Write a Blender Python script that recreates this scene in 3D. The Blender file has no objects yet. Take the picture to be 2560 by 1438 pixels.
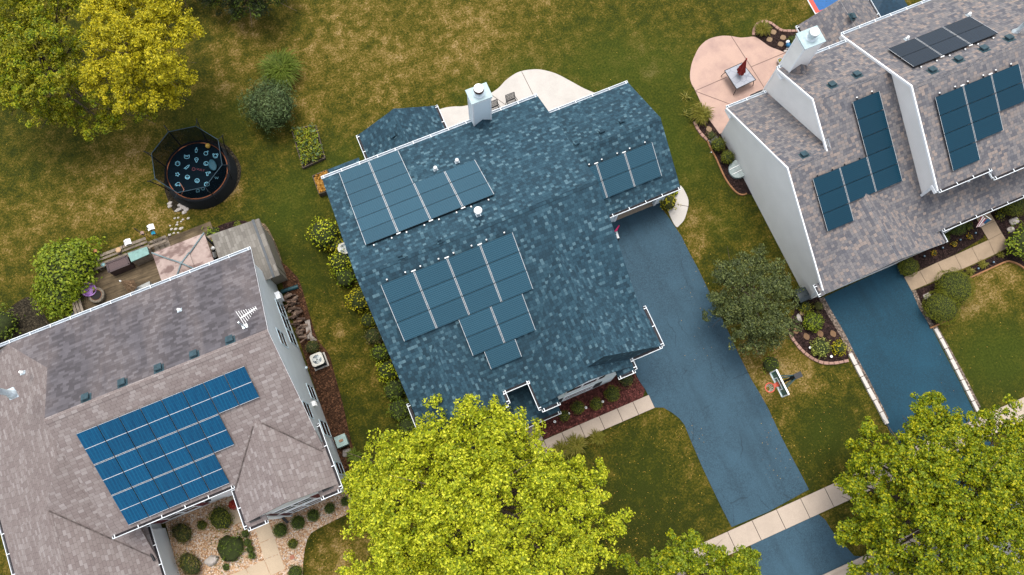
import bpy, math, random
import numpy as np
from mathutils import Vector, Matrix
R = math.radians
random.seed(7)
RNG = np.random.default_rng(11)
scene = bpy.context.scene
COL = scene.collection

# ------------------------------------------------------------------ camera (recovered from vanishing points)
F_PX, TH, RO, PH, CH = 2142.4553, R(14.27041748), R(2.54003219), R(64.57634307), 45.0
_d = Vector((0, math.sin(TH), -math.cos(TH))); _u = Vector((0, math.cos(TH), math.sin(TH))); _r = Vector((1, 0, 0))
_c, _s = math.cos(RO), math.sin(RO)
_r, _u = _c*_r + _s*_u, -_s*_r + _c*_u
_M = Matrix(((math.sin(PH), math.cos(PH), 0), (math.sin(PH-math.pi/2), math.cos(PH-math.pi/2), 0), (0, 0, 1)))
CD, CU, CR = _M @ _d, _M @ _u, _M @ _r
CAM = Vector((0, 0, CH))
def ray(px, py): return CD*F_PX + CR*(px-1280) - CU*(py-719)
def P(px, py, z=0.0):
    w = ray(px, py); t = (z-CH)/w.z
    return CAM + w*t
def PXp(px, py, X):
    w = ray(px, py); return CAM + w*(X/w.x)
cam_d = bpy.data.cameras.new("camera"); cam = bpy.data.objects.new("camera", cam_d); COL.objects.link(cam)
cam_d.sensor_width = 36.0; cam_d.lens = F_PX/2560*36.0; cam_d.clip_end = 2000
cam.matrix_world = Matrix(((CR.x, CU.x, -CD.x, 0), (CR.y, CU.y, -CD.y, 0), (CR.z, CU.z, -CD.z, CH), (0, 0, 0, 1)))
scene.camera = cam

# ------------------------------------------------------------------ light
world = bpy.data.worlds.new("World"); scene.world = world; world.use_nodes = True
wn = world.node_tree.nodes; bg = wn["Background"]
sky = wn.new("ShaderNodeTexSky"); sky.sky_type = 'NISHITA'; sky.sun_disc = False
SUN = Vector((0.15, 0.98, 0)).normalized(); ELEV = R(77)
sky.sun_elevation = ELEV; sky.sun_rotation = math.atan2(SUN.x, SUN.y)
sky.air_density = 1.0; sky.dust_density = 2.5; sky.ozone_density = 1.0
hsv = wn.new("ShaderNodeHueSaturation"); hsv.inputs["Saturation"].default_value = 0.30      # thin overcast: a whiter sky
world.node_tree.links.new(sky.outputs[0], hsv.inputs["Color"]); world.node_tree.links.new(hsv.outputs[0], bg.inputs[0]); bg.inputs[1].default_value = 0.125
sl = bpy.data.lights.new("sun", 'SUN'); sl.energy = 1.25; sl.angle = R(26); sl.color = (1.0, 0.95, 0.88)
so = bpy.data.objects.new("sun", sl); COL.objects.link(so)
sd = Vector((SUN.x*math.cos(ELEV), SUN.y*math.cos(ELEV), math.sin(ELEV)))
so.rotation_euler = sd.to_track_quat('Z', 'Y').to_euler(); so.location = sd*60
scene.view_settings.view_transform = 'Standard'; scene.view_settings.look = 'None'
scene.view_settings.exposure = 1.38; scene.view_settings.gamma = 1.0
scene.render.engine = 'CYCLES'
scene.cycles.max_bounces = 6; scene.cycles.diffuse_bounces = 3; scene.cycles.glossy_bounces = 3
scene.cycles.transmission_bounces = 4; scene.cycles.transparent_max_bounces = 8

# ------------------------------------------------------------------ material helpers
KALB = .74
WHITES = {'gray_siding', 'pale_blue_siding', 'white_siding', 'white_trim', 'pale_blue_trim', 'gutter_white', 'white_plastic', 'roof_edge_white', 'galvanised_metal'}
class NT:
    def __init__(s, name):
        s.m = bpy.data.materials.new(name); s.m.use_nodes = True
        s.n = s.m.node_tree.nodes; s.l = s.m.node_tree.links
        s.b = s.n["Principled BSDF"]; s.out = s.n["Material Output"]
    def node(s, t, **kw):
        n = s.n.new(t)
        for k, v in kw.items(): setattr(n, k, v)
        return n
    def put(s, sock, v):
        if isinstance(v, bpy.types.NodeSocket): s.l.new(v, sock)
        elif isinstance(v, (tuple, list)) and len(v) == 3 and sock.type == 'RGBA': sock.default_value = (*v, 1)
        else: sock.default_value = v
    def pos(s): return s.node("ShaderNodeNewGeometry").outputs["Position"]
    def uv(s): return s.node("ShaderNodeUVMap").outputs[0]
    def island(s): return s.node("ShaderNodeNewGeometry").outputs["Random Per Island"]
    def scalev(s, v, sc):
        m = s.node("ShaderNodeVectorMath", operation='MULTIPLY'); s.put(m.inputs[0], v); m.inputs[1].default_value = sc
        return m.outputs[0]
    def addv(s, v, sc):
        m = s.node("ShaderNodeVectorMath", operation='ADD'); s.put(m.inputs[0], v); s.put(m.inputs[1], sc)
        return m.outputs[0]
    def noise(s, v, scale, detail=3, rough=.55, dist=0.0):
        n = s.node("ShaderNodeTexNoise"); s.put(n.inputs["Vector"], v); n.inputs["Scale"].default_value = scale
        n.inputs["Detail"].default_value = detail; n.inputs["Roughness"].default_value = rough; n.inputs["Distortion"].default_value = dist
        return n.outputs["Fac"]
    def vor(s, v, scale, feature='F1', out="Distance"):
        n = s.node("ShaderNodeTexVoronoi", feature=feature); s.put(n.inputs["Vector"], v); n.inputs["Scale"].default_value = scale
        return n.outputs[out]
    def ramp(s, f, stops, interp='LINEAR'):
        n = s.node("ShaderNodeValToRGB"); n.color_ramp.interpolation = interp
        e = n.color_ramp.elements
        while len(e) < len(stops): e.new(0.5)
        for i, (p, c) in enumerate(stops):
            e[i].position = p; e[i].color = (*c, 1) if len(c) == 3 else c
        s.put(n.inputs[0], f); return n.outputs[0]
    def mix(s, f, a, b, mode='MIX'):
        n = s.node("ShaderNodeMix", data_type='RGBA', blend_type=mode)
        s.put(n.inputs[0], f); s.put(n.inputs[6], a); s.put(n.inputs[7], b); return n.outputs[2]
    def math(s, op, a, b=0.0, clamp=False):
        n = s.node("ShaderNodeMath", operation=op, use_clamp=clamp); s.put(n.inputs[0], a); s.put(n.inputs[1], b); return n.outputs[0]
    def maprange(s, v, a, b, c=0.0, d=1.0):
        n = s.node("ShaderNodeMapRange"); s.put(n.inputs[0], v)
        for i, x in enumerate((a, b, c, d)): n.inputs[i+1].default_value = x
        return n.outputs[0]
    def attr(s, name): return s.node("ShaderNodeAttribute", attribute_name=name).outputs["Fac"]
    def bump(s, h, strength, dist=.02):
        n = s.node("ShaderNodeBump"); n.inputs["Strength"].default_value = strength; n.inputs["Distance"].default_value = dist
        s.put(n.inputs["Height"], h); s.l.new(n.outputs[0], s.b.inputs["Normal"])
    def dim(s, color):
        """all colours but the whites are kept a step darker, so that the whites can be near the top of the range"""
        if s.m.name in WHITES: return color      # painted white and bare metal
        return s.mix(1.0, color, (KALB, KALB, KALB), 'MULTIPLY')
    def done(s, color, rough=.85, metal=0.0, spec=.3):
        color = s.dim(color)
        s.put(s.b.inputs["Base Color"], color); s.put(s.b.inputs["Roughness"], rough); s.b.inputs["Metallic"].default_value = metal
        s.b.inputs["Specular IOR Level"].default_value = spec
        return s.m
def sc3(c, k): return tuple(min(1.0, x*k) for x in c)
MATS = {}
def plain(name, color, rough=.7, metal=0.0, var=.12, scale=6.0, spec=.35):
    if name in MATS: return MATS[name]
    t = NT(name); f = t.noise(t.pos(), scale, 4)
    c = t.ramp(f, [(.25, sc3(color, 1-var*1.6)), (.75, sc3(color, 1+var))])
    MATS[name] = t.done(c, rough, metal, spec); return MATS[name]

def shingle(name, ramp1, bw, rh, dark, streak=None, mortar=.010, grain=.25, w2=None):
    t = NT(name); uv = t.uv()
    sp = t.node("ShaderNodeSeparateXYZ"); t.put(sp.inputs[0], uv)
    def tabs(w, seed, rowspan=1.0):
        """random value per shingle tab: courses slide by a random amount"""
        row = t.math('FLOOR', t.math('DIVIDE', sp.outputs[1], rh*rowspan))
        wr = t.node("ShaderNodeTexWhiteNoise", noise_dimensions='1D'); t.put(wr.inputs["W"], t.math('ADD', row, seed))
        uu = t.math('ADD', t.math('DIVIDE', sp.outputs[0], w), t.math('MULTIPLY', wr.outputs[0], 7.0))
        cell = t.math('FLOOR', uu); cv = t.node("ShaderNodeCombineXYZ"); t.put(cv.inputs[0], cell); t.put(cv.inputs[1], row); cv.inputs[2].default_value = seed
        wn = t.node("ShaderNodeTexWhiteNoise", noise_dimensions='3D'); t.put(wn.inputs["Vector"], cv.outputs[0])
        return wn.outputs[0], t.math('FRACT', uu)
    f, fu = tabs(bw, 3.3)
    if w2:
        f2, _ = tabs(w2, 9.1); f = t.math('ADD', t.math('MULTIPLY', f, .68), t.math('MULTIPLY', f2, .32))
    joint = t.maprange(t.math('ABSOLUTE', t.math('SUBTRACT', fu, .5)), .5-mortar/bw, .5, 0, 1)
    c = t.ramp(f, ramp1)
    big = t.noise(uv, .55, 4)
    c = t.mix(t.maprange(big, .3, .7, 0, .35), c, sc3(ramp1[len(ramp1)//2][1], .80))
    fine = t.noise(uv, 60.0, 2)
    c = t.mix(grain, c, t.ramp(fine, [(.3, sc3(ramp1[0][1], .75)), (.7, sc3(ramp1[-1][1], 1.05))]))
    # thin shadow line under each course's butt edge, mixed into the tab colour
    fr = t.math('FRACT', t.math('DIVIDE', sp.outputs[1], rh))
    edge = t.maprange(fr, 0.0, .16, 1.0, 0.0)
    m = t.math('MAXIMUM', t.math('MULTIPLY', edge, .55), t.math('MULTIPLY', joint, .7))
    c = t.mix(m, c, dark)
    if streak:
        s1 = t.noise(t.scalev(uv, (.55, .09, 1)), 1.0, 5, .6)
        s2 = t.noise(t.scalev(uv, (.28, .16, 1)), 1.0, 3)
        sm = t.math('MULTIPLY', t.maprange(s1, .28, .54, .40, 1), t.maprange(s2, .30, .50, .35, 1))
        c = t.mix(t.math('MULTIPLY', sm, .92), c, t.mix(t.maprange(f, .2, .9), streak, sc3(streak, 1.8)))
    t.bump(t.math('SUBTRACT', fr, t.math('MULTIPLY', joint, .4)), .35, .012)
    return t.done(c, .92, 0, .2)

M = {}
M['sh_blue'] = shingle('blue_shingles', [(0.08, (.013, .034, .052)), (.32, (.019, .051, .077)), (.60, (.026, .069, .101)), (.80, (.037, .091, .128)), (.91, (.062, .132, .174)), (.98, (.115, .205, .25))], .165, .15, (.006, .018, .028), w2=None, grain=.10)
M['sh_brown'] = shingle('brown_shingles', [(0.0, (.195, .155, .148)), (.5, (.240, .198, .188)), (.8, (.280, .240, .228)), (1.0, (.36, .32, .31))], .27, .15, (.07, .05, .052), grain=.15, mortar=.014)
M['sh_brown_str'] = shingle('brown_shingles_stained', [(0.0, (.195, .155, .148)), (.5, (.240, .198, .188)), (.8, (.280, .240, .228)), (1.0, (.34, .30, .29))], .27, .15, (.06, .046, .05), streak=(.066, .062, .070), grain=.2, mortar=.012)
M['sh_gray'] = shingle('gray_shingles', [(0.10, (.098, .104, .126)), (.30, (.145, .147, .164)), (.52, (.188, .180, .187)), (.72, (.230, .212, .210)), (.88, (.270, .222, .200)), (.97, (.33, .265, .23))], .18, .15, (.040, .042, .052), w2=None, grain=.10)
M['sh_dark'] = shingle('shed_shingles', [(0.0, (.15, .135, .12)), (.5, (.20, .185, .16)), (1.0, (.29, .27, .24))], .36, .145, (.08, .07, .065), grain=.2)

def siding(name, color):
    t = NT(name); p = t.pos(); s = t.node("ShaderNodeSeparateXYZ"); t.put(s.inputs[0], p)
    fr = t.math('FRACT', t.math('DIVIDE', s.outputs[2], .115))
    n = t.noise(p, 1.2, 4)
    c = t.ramp(n, [(.3, sc3(color, .93)), (.7, color)])
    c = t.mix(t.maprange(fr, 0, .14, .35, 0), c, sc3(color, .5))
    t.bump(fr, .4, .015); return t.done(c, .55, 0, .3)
M['side_lh'] = siding('gray_siding', (.72, .75, .76))
M['side_mh'] = siding('pale_blue_siding', (.74, .83, .88))
M['side_rh'] = siding('white_siding', (.86, .85, .83))
M['trim'] = plain('white_trim', (.80, .82, .84), .45, var=.05)
M['trim_blue'] = plain('pale_blue_trim', (.62, .76, .82), .45, var=.05)
M['gutter'] = plain('gutter_white', (.66, .70, .73), .45, var=.12, scale=2.5)
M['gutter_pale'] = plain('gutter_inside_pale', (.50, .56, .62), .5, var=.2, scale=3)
M['gutter_in'] = plain('gutter_inside_dark', (.05, .045, .05), .9, var=.4, scale=9)  # dark trough colour of the front and side gutters
M['glass'] = NT('window_glass').done((.008, .016, .026), .10, 0, .22)
M['maroon'] = plain('maroon_shutter', (.12, .012, .022), .6)
M['navy_sh'] = plain('dark_shutter', (.012, .02, .03), .6)
M['black'] = plain('black_metal', (.012, .014, .018), .5, var=.3)
M['iron'] = plain('cast_iron', (.02, .02, .024), .55, var=.3)
M['galv'] = plain('galvanised_metal', (.55, .62, .66), .35, .4, var=.12)
M['white_pl'] = plain('white_plastic', (.82, .82, .80), .4, var=.05)
M['teal_metal'] = plain('vent_metal', (.035, .075, .095), .5, var=.25)
M['chim_cap'] = plain('chimney_cap_metal', (.42, .54, .57), .5, .0, var=.15)
M['rust'] = plain('rusty_metal', (.10, .05, .04), .8, var=.4)

def mulch(name, c):
    t = NT(name); p = t.pos()
    v = t.vor(p, 14.0, out="Color"); n = t.noise(p, 2.2, 4)
    f = t.node("ShaderNodeSeparateColor"); t.put(f.inputs[0], v)
    col = t.ramp(f.outputs[0], [(0, sc3(c, .35)), (.6, c), (.9, sc3(c, 1.7)), (1, sc3(c, 2.6))])
    col = t.mix(t.maprange(n, .35, .65, 0, .45), col, sc3(c, .45))
    t.bump(t.vor(p, 14.0), .8, .05); return t.done(col, .95, 0, .15)
M['mulch_dark'] = mulch('dark_mulch', (.032, .018, .016))
M['mulch_red'] = mulch('red_mulch', (.115, .036, .030))
M['mulch_brown'] = mulch('brown_mulch', (.075, .035, .018))
M['dirt'] = mulch('bare_dirt', (.040, .032, .020))
M['dirt_pale'] = mulch('pale_dirt', (.16, .115, .07))
def gravel(name):
    t = NT(name); p = t.pos()
    v = t.vor(p, 15.0, out="Color"); f = t.node("ShaderNodeSeparateColor"); t.put(f.inputs[0], v)
    col = t.ramp(f.outputs[0], [(0, (.36, .19, .09)), (.25, (.60, .36, .19)), (.5, (.72, .50, .33)), (.75, (.78, .60, .45)), (.9, (.78, .70, .62)), (1, (.30, .22, .18))])
    dd = t.vor(p, 15.0)
    col = t.mix(t.maprange(dd, .45, .8, 0, .6), col, (.22, .125, .07))
    n = t.noise(p, 1.5, 3); col = t.mix(t.maprange(n, .4, .75, 0, .4), col, (.36, .22, .12))
    t.bump(t.math('SUBTRACT', 1.0, dd), 1.0, .05); return t.done(col, .85, 0, .25)
M['gravel'] = gravel('river_gravel')
def asphalt(name, c, crack=True):
    t = NT(name); p = t.pos()
    n1 = t.noise(p, 45, 2); n2 = t.noise(p, .45, 5); n3 = t.noise(t.scalev(p, (2.0, .25, 1)), .8, 4)
    n1 = t.math('ADD', t.math('MULTIPLY', n1, .5), t.math('MULTIPLY', t.noise(p, 18, 2), .5))
    col = t.ramp(n1, [(.30, sc3(c, .5)), (.5, c), (.70, sc3(c, 1.7))])
    col = t.mix(t.maprange(n2, .42, .72, 0, .55), col, sc3(c, 1.55))
    col = t.mix(t.maprange(n3, .5, .72, 0, .45), col, sc3(c, .62))
    if crack:
        w = t.addv(p, t.scalev(t.node("ShaderNodeTexNoise").outputs["Color"], (0, 0, 0)))
        nn = t.node("ShaderNodeTexNoise"); t.put(nn.inputs["Vector"], p); nn.inputs["Scale"].default_value = .9; nn.inputs["Detail"].default_value = 6
        w = t.addv(p, t.scalev(nn.outputs["Color"], (1.6, 1.6, 0)))
        e = t.vor(t.scalev(w, (1, .42, 1)), .34, 'DISTANCE_TO_EDGE')
        msk = t.maprange(t.noise(p, .35, 2), .44, .58)
        ck = t.math('MULTIPLY', t.maprange(e, 0.0, .008, 1, 0), msk)
        col = t.mix(t.math('MULTIPLY', ck, .55), col, sc3(c, .25))
    t.bump(n1, .5, .01); return t.done(col, .8, 0, .3)
M['asphalt'] = asphalt('driveway_asphalt', (.030, .070, .102))
M['asphalt2'] = asphalt('fresh_asphalt', (.005, .044, .074), False)
M['street'] = asphalt('street_asphalt', (.17, .17, .17))
def concrete(name, c, blotch=.35, pink=None):
    t = NT(name); p = t.pos()
    n1 = t.noise(p, 30, 3); n2 = t.noise(p, .8, 6, .65)
    col = t.ramp(n1, [(.3, sc3(c, .88)), (.7, sc3(c, 1.08))])
    col = t.mix(t.maprange(n2, .42, .7, 0, blotch), col, sc3(c, .66) if pink is None else pink)
    t.bump(n1, .25, .01); return t.done(col, .85, 0, .25)
M['conc'] = concrete('pale_concrete', (.56, .52, .475), .4)
M['conc_walk'] = concrete('walk_concrete', (.50, .41, .33), .35)
M['conc_tan'] = concrete('tan_aggregate', (.40, .30, .205), .6)
M['conc_lh'] = concrete('cream_concrete', (.56, .44, .31), .3)
M['stamped'] = concrete('stamped_concrete', (.52, .355, .285), .9, (.37, .25, .215))
M['stone_white'] = concrete('white_stone', (.62, .58, .53), .3)
M['stone_tan'] = concrete('tan_stone', (.30, .20, .12), .4)
M['stone_pink'] = concrete('pink_block', (.40, .24, .19), .4)
M['rock'] = concrete('grey_rock', (.30, .27, .25), .6)
M['rock_pale'] = concrete('pale_rock', (.52, .47, .43), .5)
M['joint'] = plain('joint_dirt', (.09, .065, .05), .95)
M['court_red'] = plain('court_red', (.62, .085, .06), .6, var=.1)
M['court_blue'] = plain('court_blue', (.012, .115, .34), .6, var=.12)
M['court_line'] = plain('court_line', (.75, .75, .75), .6)
def wood(name, c, along='x', w=.14):
    t = NT(name); p = t.pos(); s = t.node("ShaderNodeSeparateXYZ"); t.put(s.inputs[0], p)
    a, b = (0, 1) if along == 'x' else (1, 0)
    row = t.math('DIVIDE', s.outputs[b], w); fr = t.math('FRACT', row); idx = t.math('FLOOR', row)
    wn = t.node("ShaderNodeTexWhiteNoise", noise_dimensions='1D'); t.put(wn.inputs["W"], idx)
    st = t.noise(t.scalev(p, (1.2, 18, 1) if along == 'x' else (18, 1.2, 1)), 1.0, 4)
    blot = t.noise(p, 1.1, 4)
    col = t.ramp(st, [(.25, sc3(c, .35)), (.5, c), (.75, sc3(c, 1.5))])
    col = t.mix(t.math('MULTIPLY', wn.outputs[0], .5), col, sc3(c, .5))
    col = t.mix(t.maprange(blot, .42, .62, 0, .7), col, sc3(c, .28))
    col = t.mix(t.maprange(fr, 0, .10, .9, 0), col, (.012, .009, .007))
    return t.done(col, .9, 0, .2)
M['deck'] = wood('weathered_deck', (.17, .125, .075))
M['timber'] = plain('weathered_timber', (.24, .195, .15), .9, var=.35, scale=5)
M['timber_dk'] = plain('dark_timber', (.11, .085, .065), .9, var=.4, scale=5)
M['edge_wood'] = plain('orange_edging', (.33, .16, .07), .85, var=.2)
M['firewood'] = plain('split_firewood', (.20, .125, .085), .9, var=.5, scale=7)

def leafmat(name, stops, trans=.22, clump=1.2, rough=.55):
    t = NT(name); f = t.island()
    n = t.noise(t.pos(), clump, 3)
    k = t.math('ADD', t.math('MULTIPLY', f, .72), t.math('MULTIPLY', t.maprange(n, .25, .75), .28))
    c = t.dim(t.ramp(k, stops))
    t.put(t.b.inputs["Base Color"], c); t.b.inputs["Roughness"].default_value = rough; t.b.inputs["Specular IOR Level"].default_value = .25
    tr = t.node("ShaderNodeBsdfTranslucent"); t.put(tr.inputs[0], c)
    mx = t.node("ShaderNodeMixShader"); mx.inputs[0].default_value = trans
    t.l.new(t.b.outputs[0], mx.inputs[1]); t.l.new(tr.outputs[0], mx.inputs[2]); t.l.new(mx.outputs[0], t.out.inputs[0])
    return t.m
M['lf_yellow'] = leafmat('yellow_leaves', [(0, (.12, .13, .004)), (.30, (.32, .30, .006)), (.7, (.62, .52, .010)), (1, (.86, .70, .03))])
M['lf_olive'] = leafmat('olive_leaves', [(0, (.06, .085, .004)), (.35, (.18, .20, .006)), (.7, (.36, .34, .010)), (1, (.58, .48, .02))])
M['lf_lime'] = leafmat('lime_leaves', [(0, (.08, .13, .004)), (.28, (.24, .31, .008)), (.62, (.52, .56, .016)), (.90, (.80, .78, .05)), (1, (.86, .62, .03))])
M['lf_maple'] = leafmat('maple_leaves', [(0, (.04, .08, .004)), (.30, (.13, .20, .005)), (.65, (.32, .36, .006)), (1, (.66, .56, .012))])
M['lf_crab'] = leafmat('crabapple_leaves', [(0, (.025, .040, .014)), (.4, (.075, .098, .030)), (.75, (.15, .18, .05)), (.92, (.24, .25, .06)), (.97, (.45, .12, .07)), (1, (.6, .10, .07))])
M['lf_dark'] = leafmat('dark_needles', [(0, (.012, .022, .010)), (.5, (.028, .045, .014)), (1, (.065, .08, .02))])
M['lf_jun'] = leafmat('juniper_needles', [(0, (.030, .058, .022)), (.5, (.085, .13, .040)), (.85, (.15, .21, .07)), (1, (.24, .29, .10))], .2)
M['lf_box'] = leafmat('boxwood_leaves', [(0, (.035, .062, .006)), (.5, (.085, .135, .010)), (1, (.17, .22, .02))], .2)
M['lf_yew'] = leafmat('yew_leaves', [(0, (.065, .085, .005)), (.5, (.15, .17, .008)), (1, (.27, .27, .014))], .2)
M['lf_gold'] = leafmat('golden_leaves', [(0, (.20, .20, .01)), (.4, (.42, .38, .012)), (.8, (.64, .54, .015)), (1, (.78, .64, .03))])
M['lf_bright'] = leafmat('bright_green_leaves', [(0, (.08, .13, .008)), (.4, (.18, .25, .012)), (.8, (.31, .37, .018)), (1, (.46, .47, .04))])
M['lf_vari'] = leafmat('variegated_leaves', [(0, (.14, .18, .02)), (.4, (.30, .34, .06)), (.8, (.52, .54, .12)), (1, (.68, .66, .18))])
M['lf_brown'] = leafmat('brownish_leaves', [(0, (.07, .05, .025)), (.4, (.13, .10, .04)), (.8, (.20, .19, .02)), (1, (.28, .27, .02))], .2)
M['lf_hyd'] = leafmat('hydrangea_leaves', [(0, (.05, .08, .008)), (.5, (.12, .17, .012)), (.82, (.20, .25, .016)), (1, (.50, .52, .08))])
M['lf_red'] = leafmat('red_flowers', [(0, (.20, .012, .008)), (.6, (.38, .03, .015)), (1, (.50, .09, .03))], .2)
M['lf_yfl'] = leafmat('yellow_flowers', [(0, (.55, .30, .01)), (1, (.75, .50, .02))], .2)
M['lf_grass'] = leafmat('ornamental_grass', [(0, (.10, .11, .012)), (.5, (.20, .19, .02)), (1, (.36, .30, .07))], .3)
M['lf_lgrass'] = leafmat('green_grass_blades', [(0, (.07, .11, .012)), (.5, (.14, .20, .02)), (1, (.25, .29, .05))], .3)
M['lf_straw'] = leafmat('straw', [(0, (.30, .13, .02)), (.6, (.50, .24, .03)), (1, (.60, .38, .12))], .2)
M['lf_fallen'] = leafmat('fallen_leaf', [(0, (.22, .10, .02)), (.5, (.45, .26, .03)), (.9, (.62, .42, .06)), (1, (.70, .62, .45))], .1, 6)
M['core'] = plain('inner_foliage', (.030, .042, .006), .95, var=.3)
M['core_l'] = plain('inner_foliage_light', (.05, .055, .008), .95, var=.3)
M['bark'] = plain('bark', (.12, .085, .06), .9, var=.35, scale=9)
from mathutils.geometry import tessellate_polygon
# ------------------------------------------------------------------ object helpers
ORG = {}
def tag(o, label=None, cat=None, group=None, kind=None):
    if label: o["label"] = label
    if cat: o["category"] = cat
    if group: o["group"] = group
    if kind: o["kind"] = kind
    return o
def thing(name, loc, label, cat, group=None):
    o = bpy.data.objects.new(name, None); COL.objects.link(o); o.location = loc; o.empty_display_size = .3
    ORG[o] = Vector(loc); return tag(o, label, cat, group)
def link(name, me, parent=None, org=None):
    o = bpy.data.objects.new(name, me); COL.objects.link(o)
    if parent is not None: o.parent = parent; ORG[o] = ORG[parent]
    else:
        ORG[o] = Vector(org) if org is not None else Vector((0, 0, 0)); o.location = ORG[o]
    return o
class MB:
    def __init__(s): s.v = []; s.f = []; s.m = []; s.uv = []; s.sm = []
    def face(s, pts, mat=0, uv=None, smooth=False):
        b = len(s.v); s.v += [tuple(p) for p in pts]; s.f.append(tuple(range(b, b+len(pts)))); s.m.append(mat); s.sm.append(smooth)
        s.uv.append(uv if uv else [(p[0], p[1]) for p in pts]); return s
    def mesh(s, vs, fs, mat=0, smooth=False):
        b = len(s.v); s.v += [tuple(p) for p in vs]
        for f in fs:
            s.f.append(tuple(i+b for i in f)); s.m.append(mat); s.sm.append(smooth); s.uv.append([(vs[i][0], vs[i][1]) for i in f])
        return s
    def box(s, lo, hi, mat=0, mx=None):
        x0, y0, z0 = lo; x1, y1, z1 = hi
        vs = [Vector(p) for p in ((x0,y0,z0),(x1,y0,z0),(x1,y1,z0),(x0,y1,z0),(x0,y0,z1),(x1,y0,z1),(x1,y1,z1),(x0,y1,z1))]
        if mx is not None: vs = [mx @ p for p in vs]
        return s.mesh(vs, [(3,2,1,0),(4,5,6,7),(0,1,5,4),(1,2,6,5),(2,3,7,6),(3,0,4,7)], mat)
    def bar(s, a, b, w, h, mat=0, up=(0,0,1)):
        a, b = Vector(a), Vector(b); d = (b-a); L = d.length; d.normalize(); u = Vector(up)
        x = d.cross(u)
        if x.length < 1e-4: x = d.cross(Vector((1,0,0)))
        x.normalize(); z = x.cross(d)
        vs = []
        for p in (a, b):
            for i, j in ((-1,-1),(1,-1),(1,1),(-1,1)): vs.append(p + x*(i*w/2) + z*(j*h/2))
        return s.mesh(vs, [(3,2,1,0),(4,5,6,7),(0,1,5,4),(1,2,6,5),(2,3,7,6),(3,0,4,7)], mat)
    def tube(s, pts, rad, n=8, mat=0, cap=True, smooth=True):
        pts = [Vector(p) for p in pts]; rad = rad if isinstance(rad, (list, tuple)) else [rad]*len(pts)
        vs = []; prev = None
        for i, p in enumerate(pts):
            d = (pts[min(i+1, len(pts)-1)] - pts[max(i-1, 0)]).normalized()
            x = prev - d*prev.dot(d) if prev is not None else d.orthogonal()
            x.normalize(); prev = x; y = d.cross(x)
            for k in range(n):
                a = 2*math.pi*k/n; vs.append(p + (x*math.cos(a) + y*math.sin(a))*rad[i])
        fs = [(i*n+k, i*n+(k+1)%n, (i+1)*n+(k+1)%n, (i+1)*n+k) for i in range(len(pts)-1) for k in range(n)]
        s.mesh(vs, fs, mat, smooth)
        if cap: s.face(vs[:n][::-1], mat); s.face(vs[-n:], mat)
        return s
    def lathe(s, c, prof, n=16, mat=0, mx=None, smooth=True, cap=True):
        c = Vector(c); vs = []
        for r_, z in prof:
            for k in range(n):
                a = 2*math.pi*k/n; q = Vector((r_*math.cos(a), r_*math.sin(a), z))
                if mx is not None: q = mx @ q
                vs.append(c+q)
        fs = [(i*n+k, i*n+(k+1)%n, (i+1)*n+(k+1)%n, (i+1)*n+k) for i in range(len(prof)-1) for k in range(n)]
        s.mesh(vs, fs, mat, smooth)
        if cap and prof[0][0] > 1e-5: s.face(vs[:n][::-1], mat)
        if cap and prof[-1][0] > 1e-5: s.face(vs[-n:], mat)
        return s
    def prism(s, poly, z0, z1, mat=0, side=None):
        """poly: list of (x,y); z1 may be a function"""
        area = sum(poly[i][0]*poly[(i+1)%len(poly)][1]-poly[(i+1)%len(poly)][0]*poly[i][1] for i in range(len(poly)))
        if area < 0: poly = poly[::-1]
        f1 = z1 if callable(z1) else (lambda x, y: z1)
        f0 = z0 if callable(z0) else (lambda x, y: z0)
        top = [(x, y, f1(x, y)) for x, y in poly]; bot = [(x, y, f0(x, y)) for x, y in poly]
        if len(poly) > 6:
            tri = tessellate_polygon([[Vector((x, y, 0)) for x, y in poly]])
            for t_ in tri:
                a, b, c = (poly[i] for i in t_); up = (b[0]-a[0])*(c[1]-a[1])-(b[1]-a[1])*(c[0]-a[0]) > 0
                t_ = t_ if up else t_[::-1]; s.face([top[i] for i in t_], mat)
        else:
            s.face(top, mat)
        s.face(bot[::-1], mat) if len(poly) <= 6 else None
        n = len(poly)
        for i in range(n):
            j = (i+1) % n; s.face([bot[i], bot[j], top[j], top[i]], mat if side is None else side)
        return s
    def build(s, name, mats, parent=None, org=None):
        me = bpy.data.meshes.new(name)
        o_ = ORG[parent] if parent is not None else (Vector(org) if org is not None else Vector((0,0,0)))
        me.from_pydata([(p[0]-o_.x, p[1]-o_.y, p[2]-o_.z) for p in s.v], [], s.f)
        if not isinstance(mats, (list, tuple)): mats = [mats]
        for m in mats: me.materials.append(M[m] if isinstance(m, str) else m)
        me.polygons.foreach_set("material_index", s.m); me.polygons.foreach_set("use_smooth", s.sm)
        ul = me.uv_layers.new(name="UVMap")
        flat = [c for uv in s.uv for p in uv for c in p]
        ul.data.foreach_set("uv", flat)
        me.update()
        return link(name, me, parent, o_)
def ico(c, r, sub=2, jitter=0.0, seed=0, squash=(1,1,1), freq=2.0):
    import bmesh
    bm = bmesh.new(); bmesh.ops.create_icosphere(bm, subdivisions=sub, radius=1.0)
    rs = random.Random(seed); ph = [rs.uniform(0, 6.28) for _ in range(6)]
    vs = []
    for v in bm.verts:
        p = v.co; k = 1 + jitter*(math.sin(freq*p.x*2+ph[0])*math.sin(freq*p.y*2.3+ph[1]) + .6*math.sin(freq*p.z*3+ph[2]+p.x*3) + .5*math.sin(freq*5*p.x+ph[3])*math.sin(freq*4.4*p.y+ph[4]+p.z*4))
        vs.append((c[0]+p.x*r*squash[0]*k, c[1]+p.y*r*squash[1]*k, c[2]+p.z*r*squash[2]*k))
    fs = [tuple(v.index for v in f.verts) for f in bm.faces]; bm.free(); return vs, fs
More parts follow.
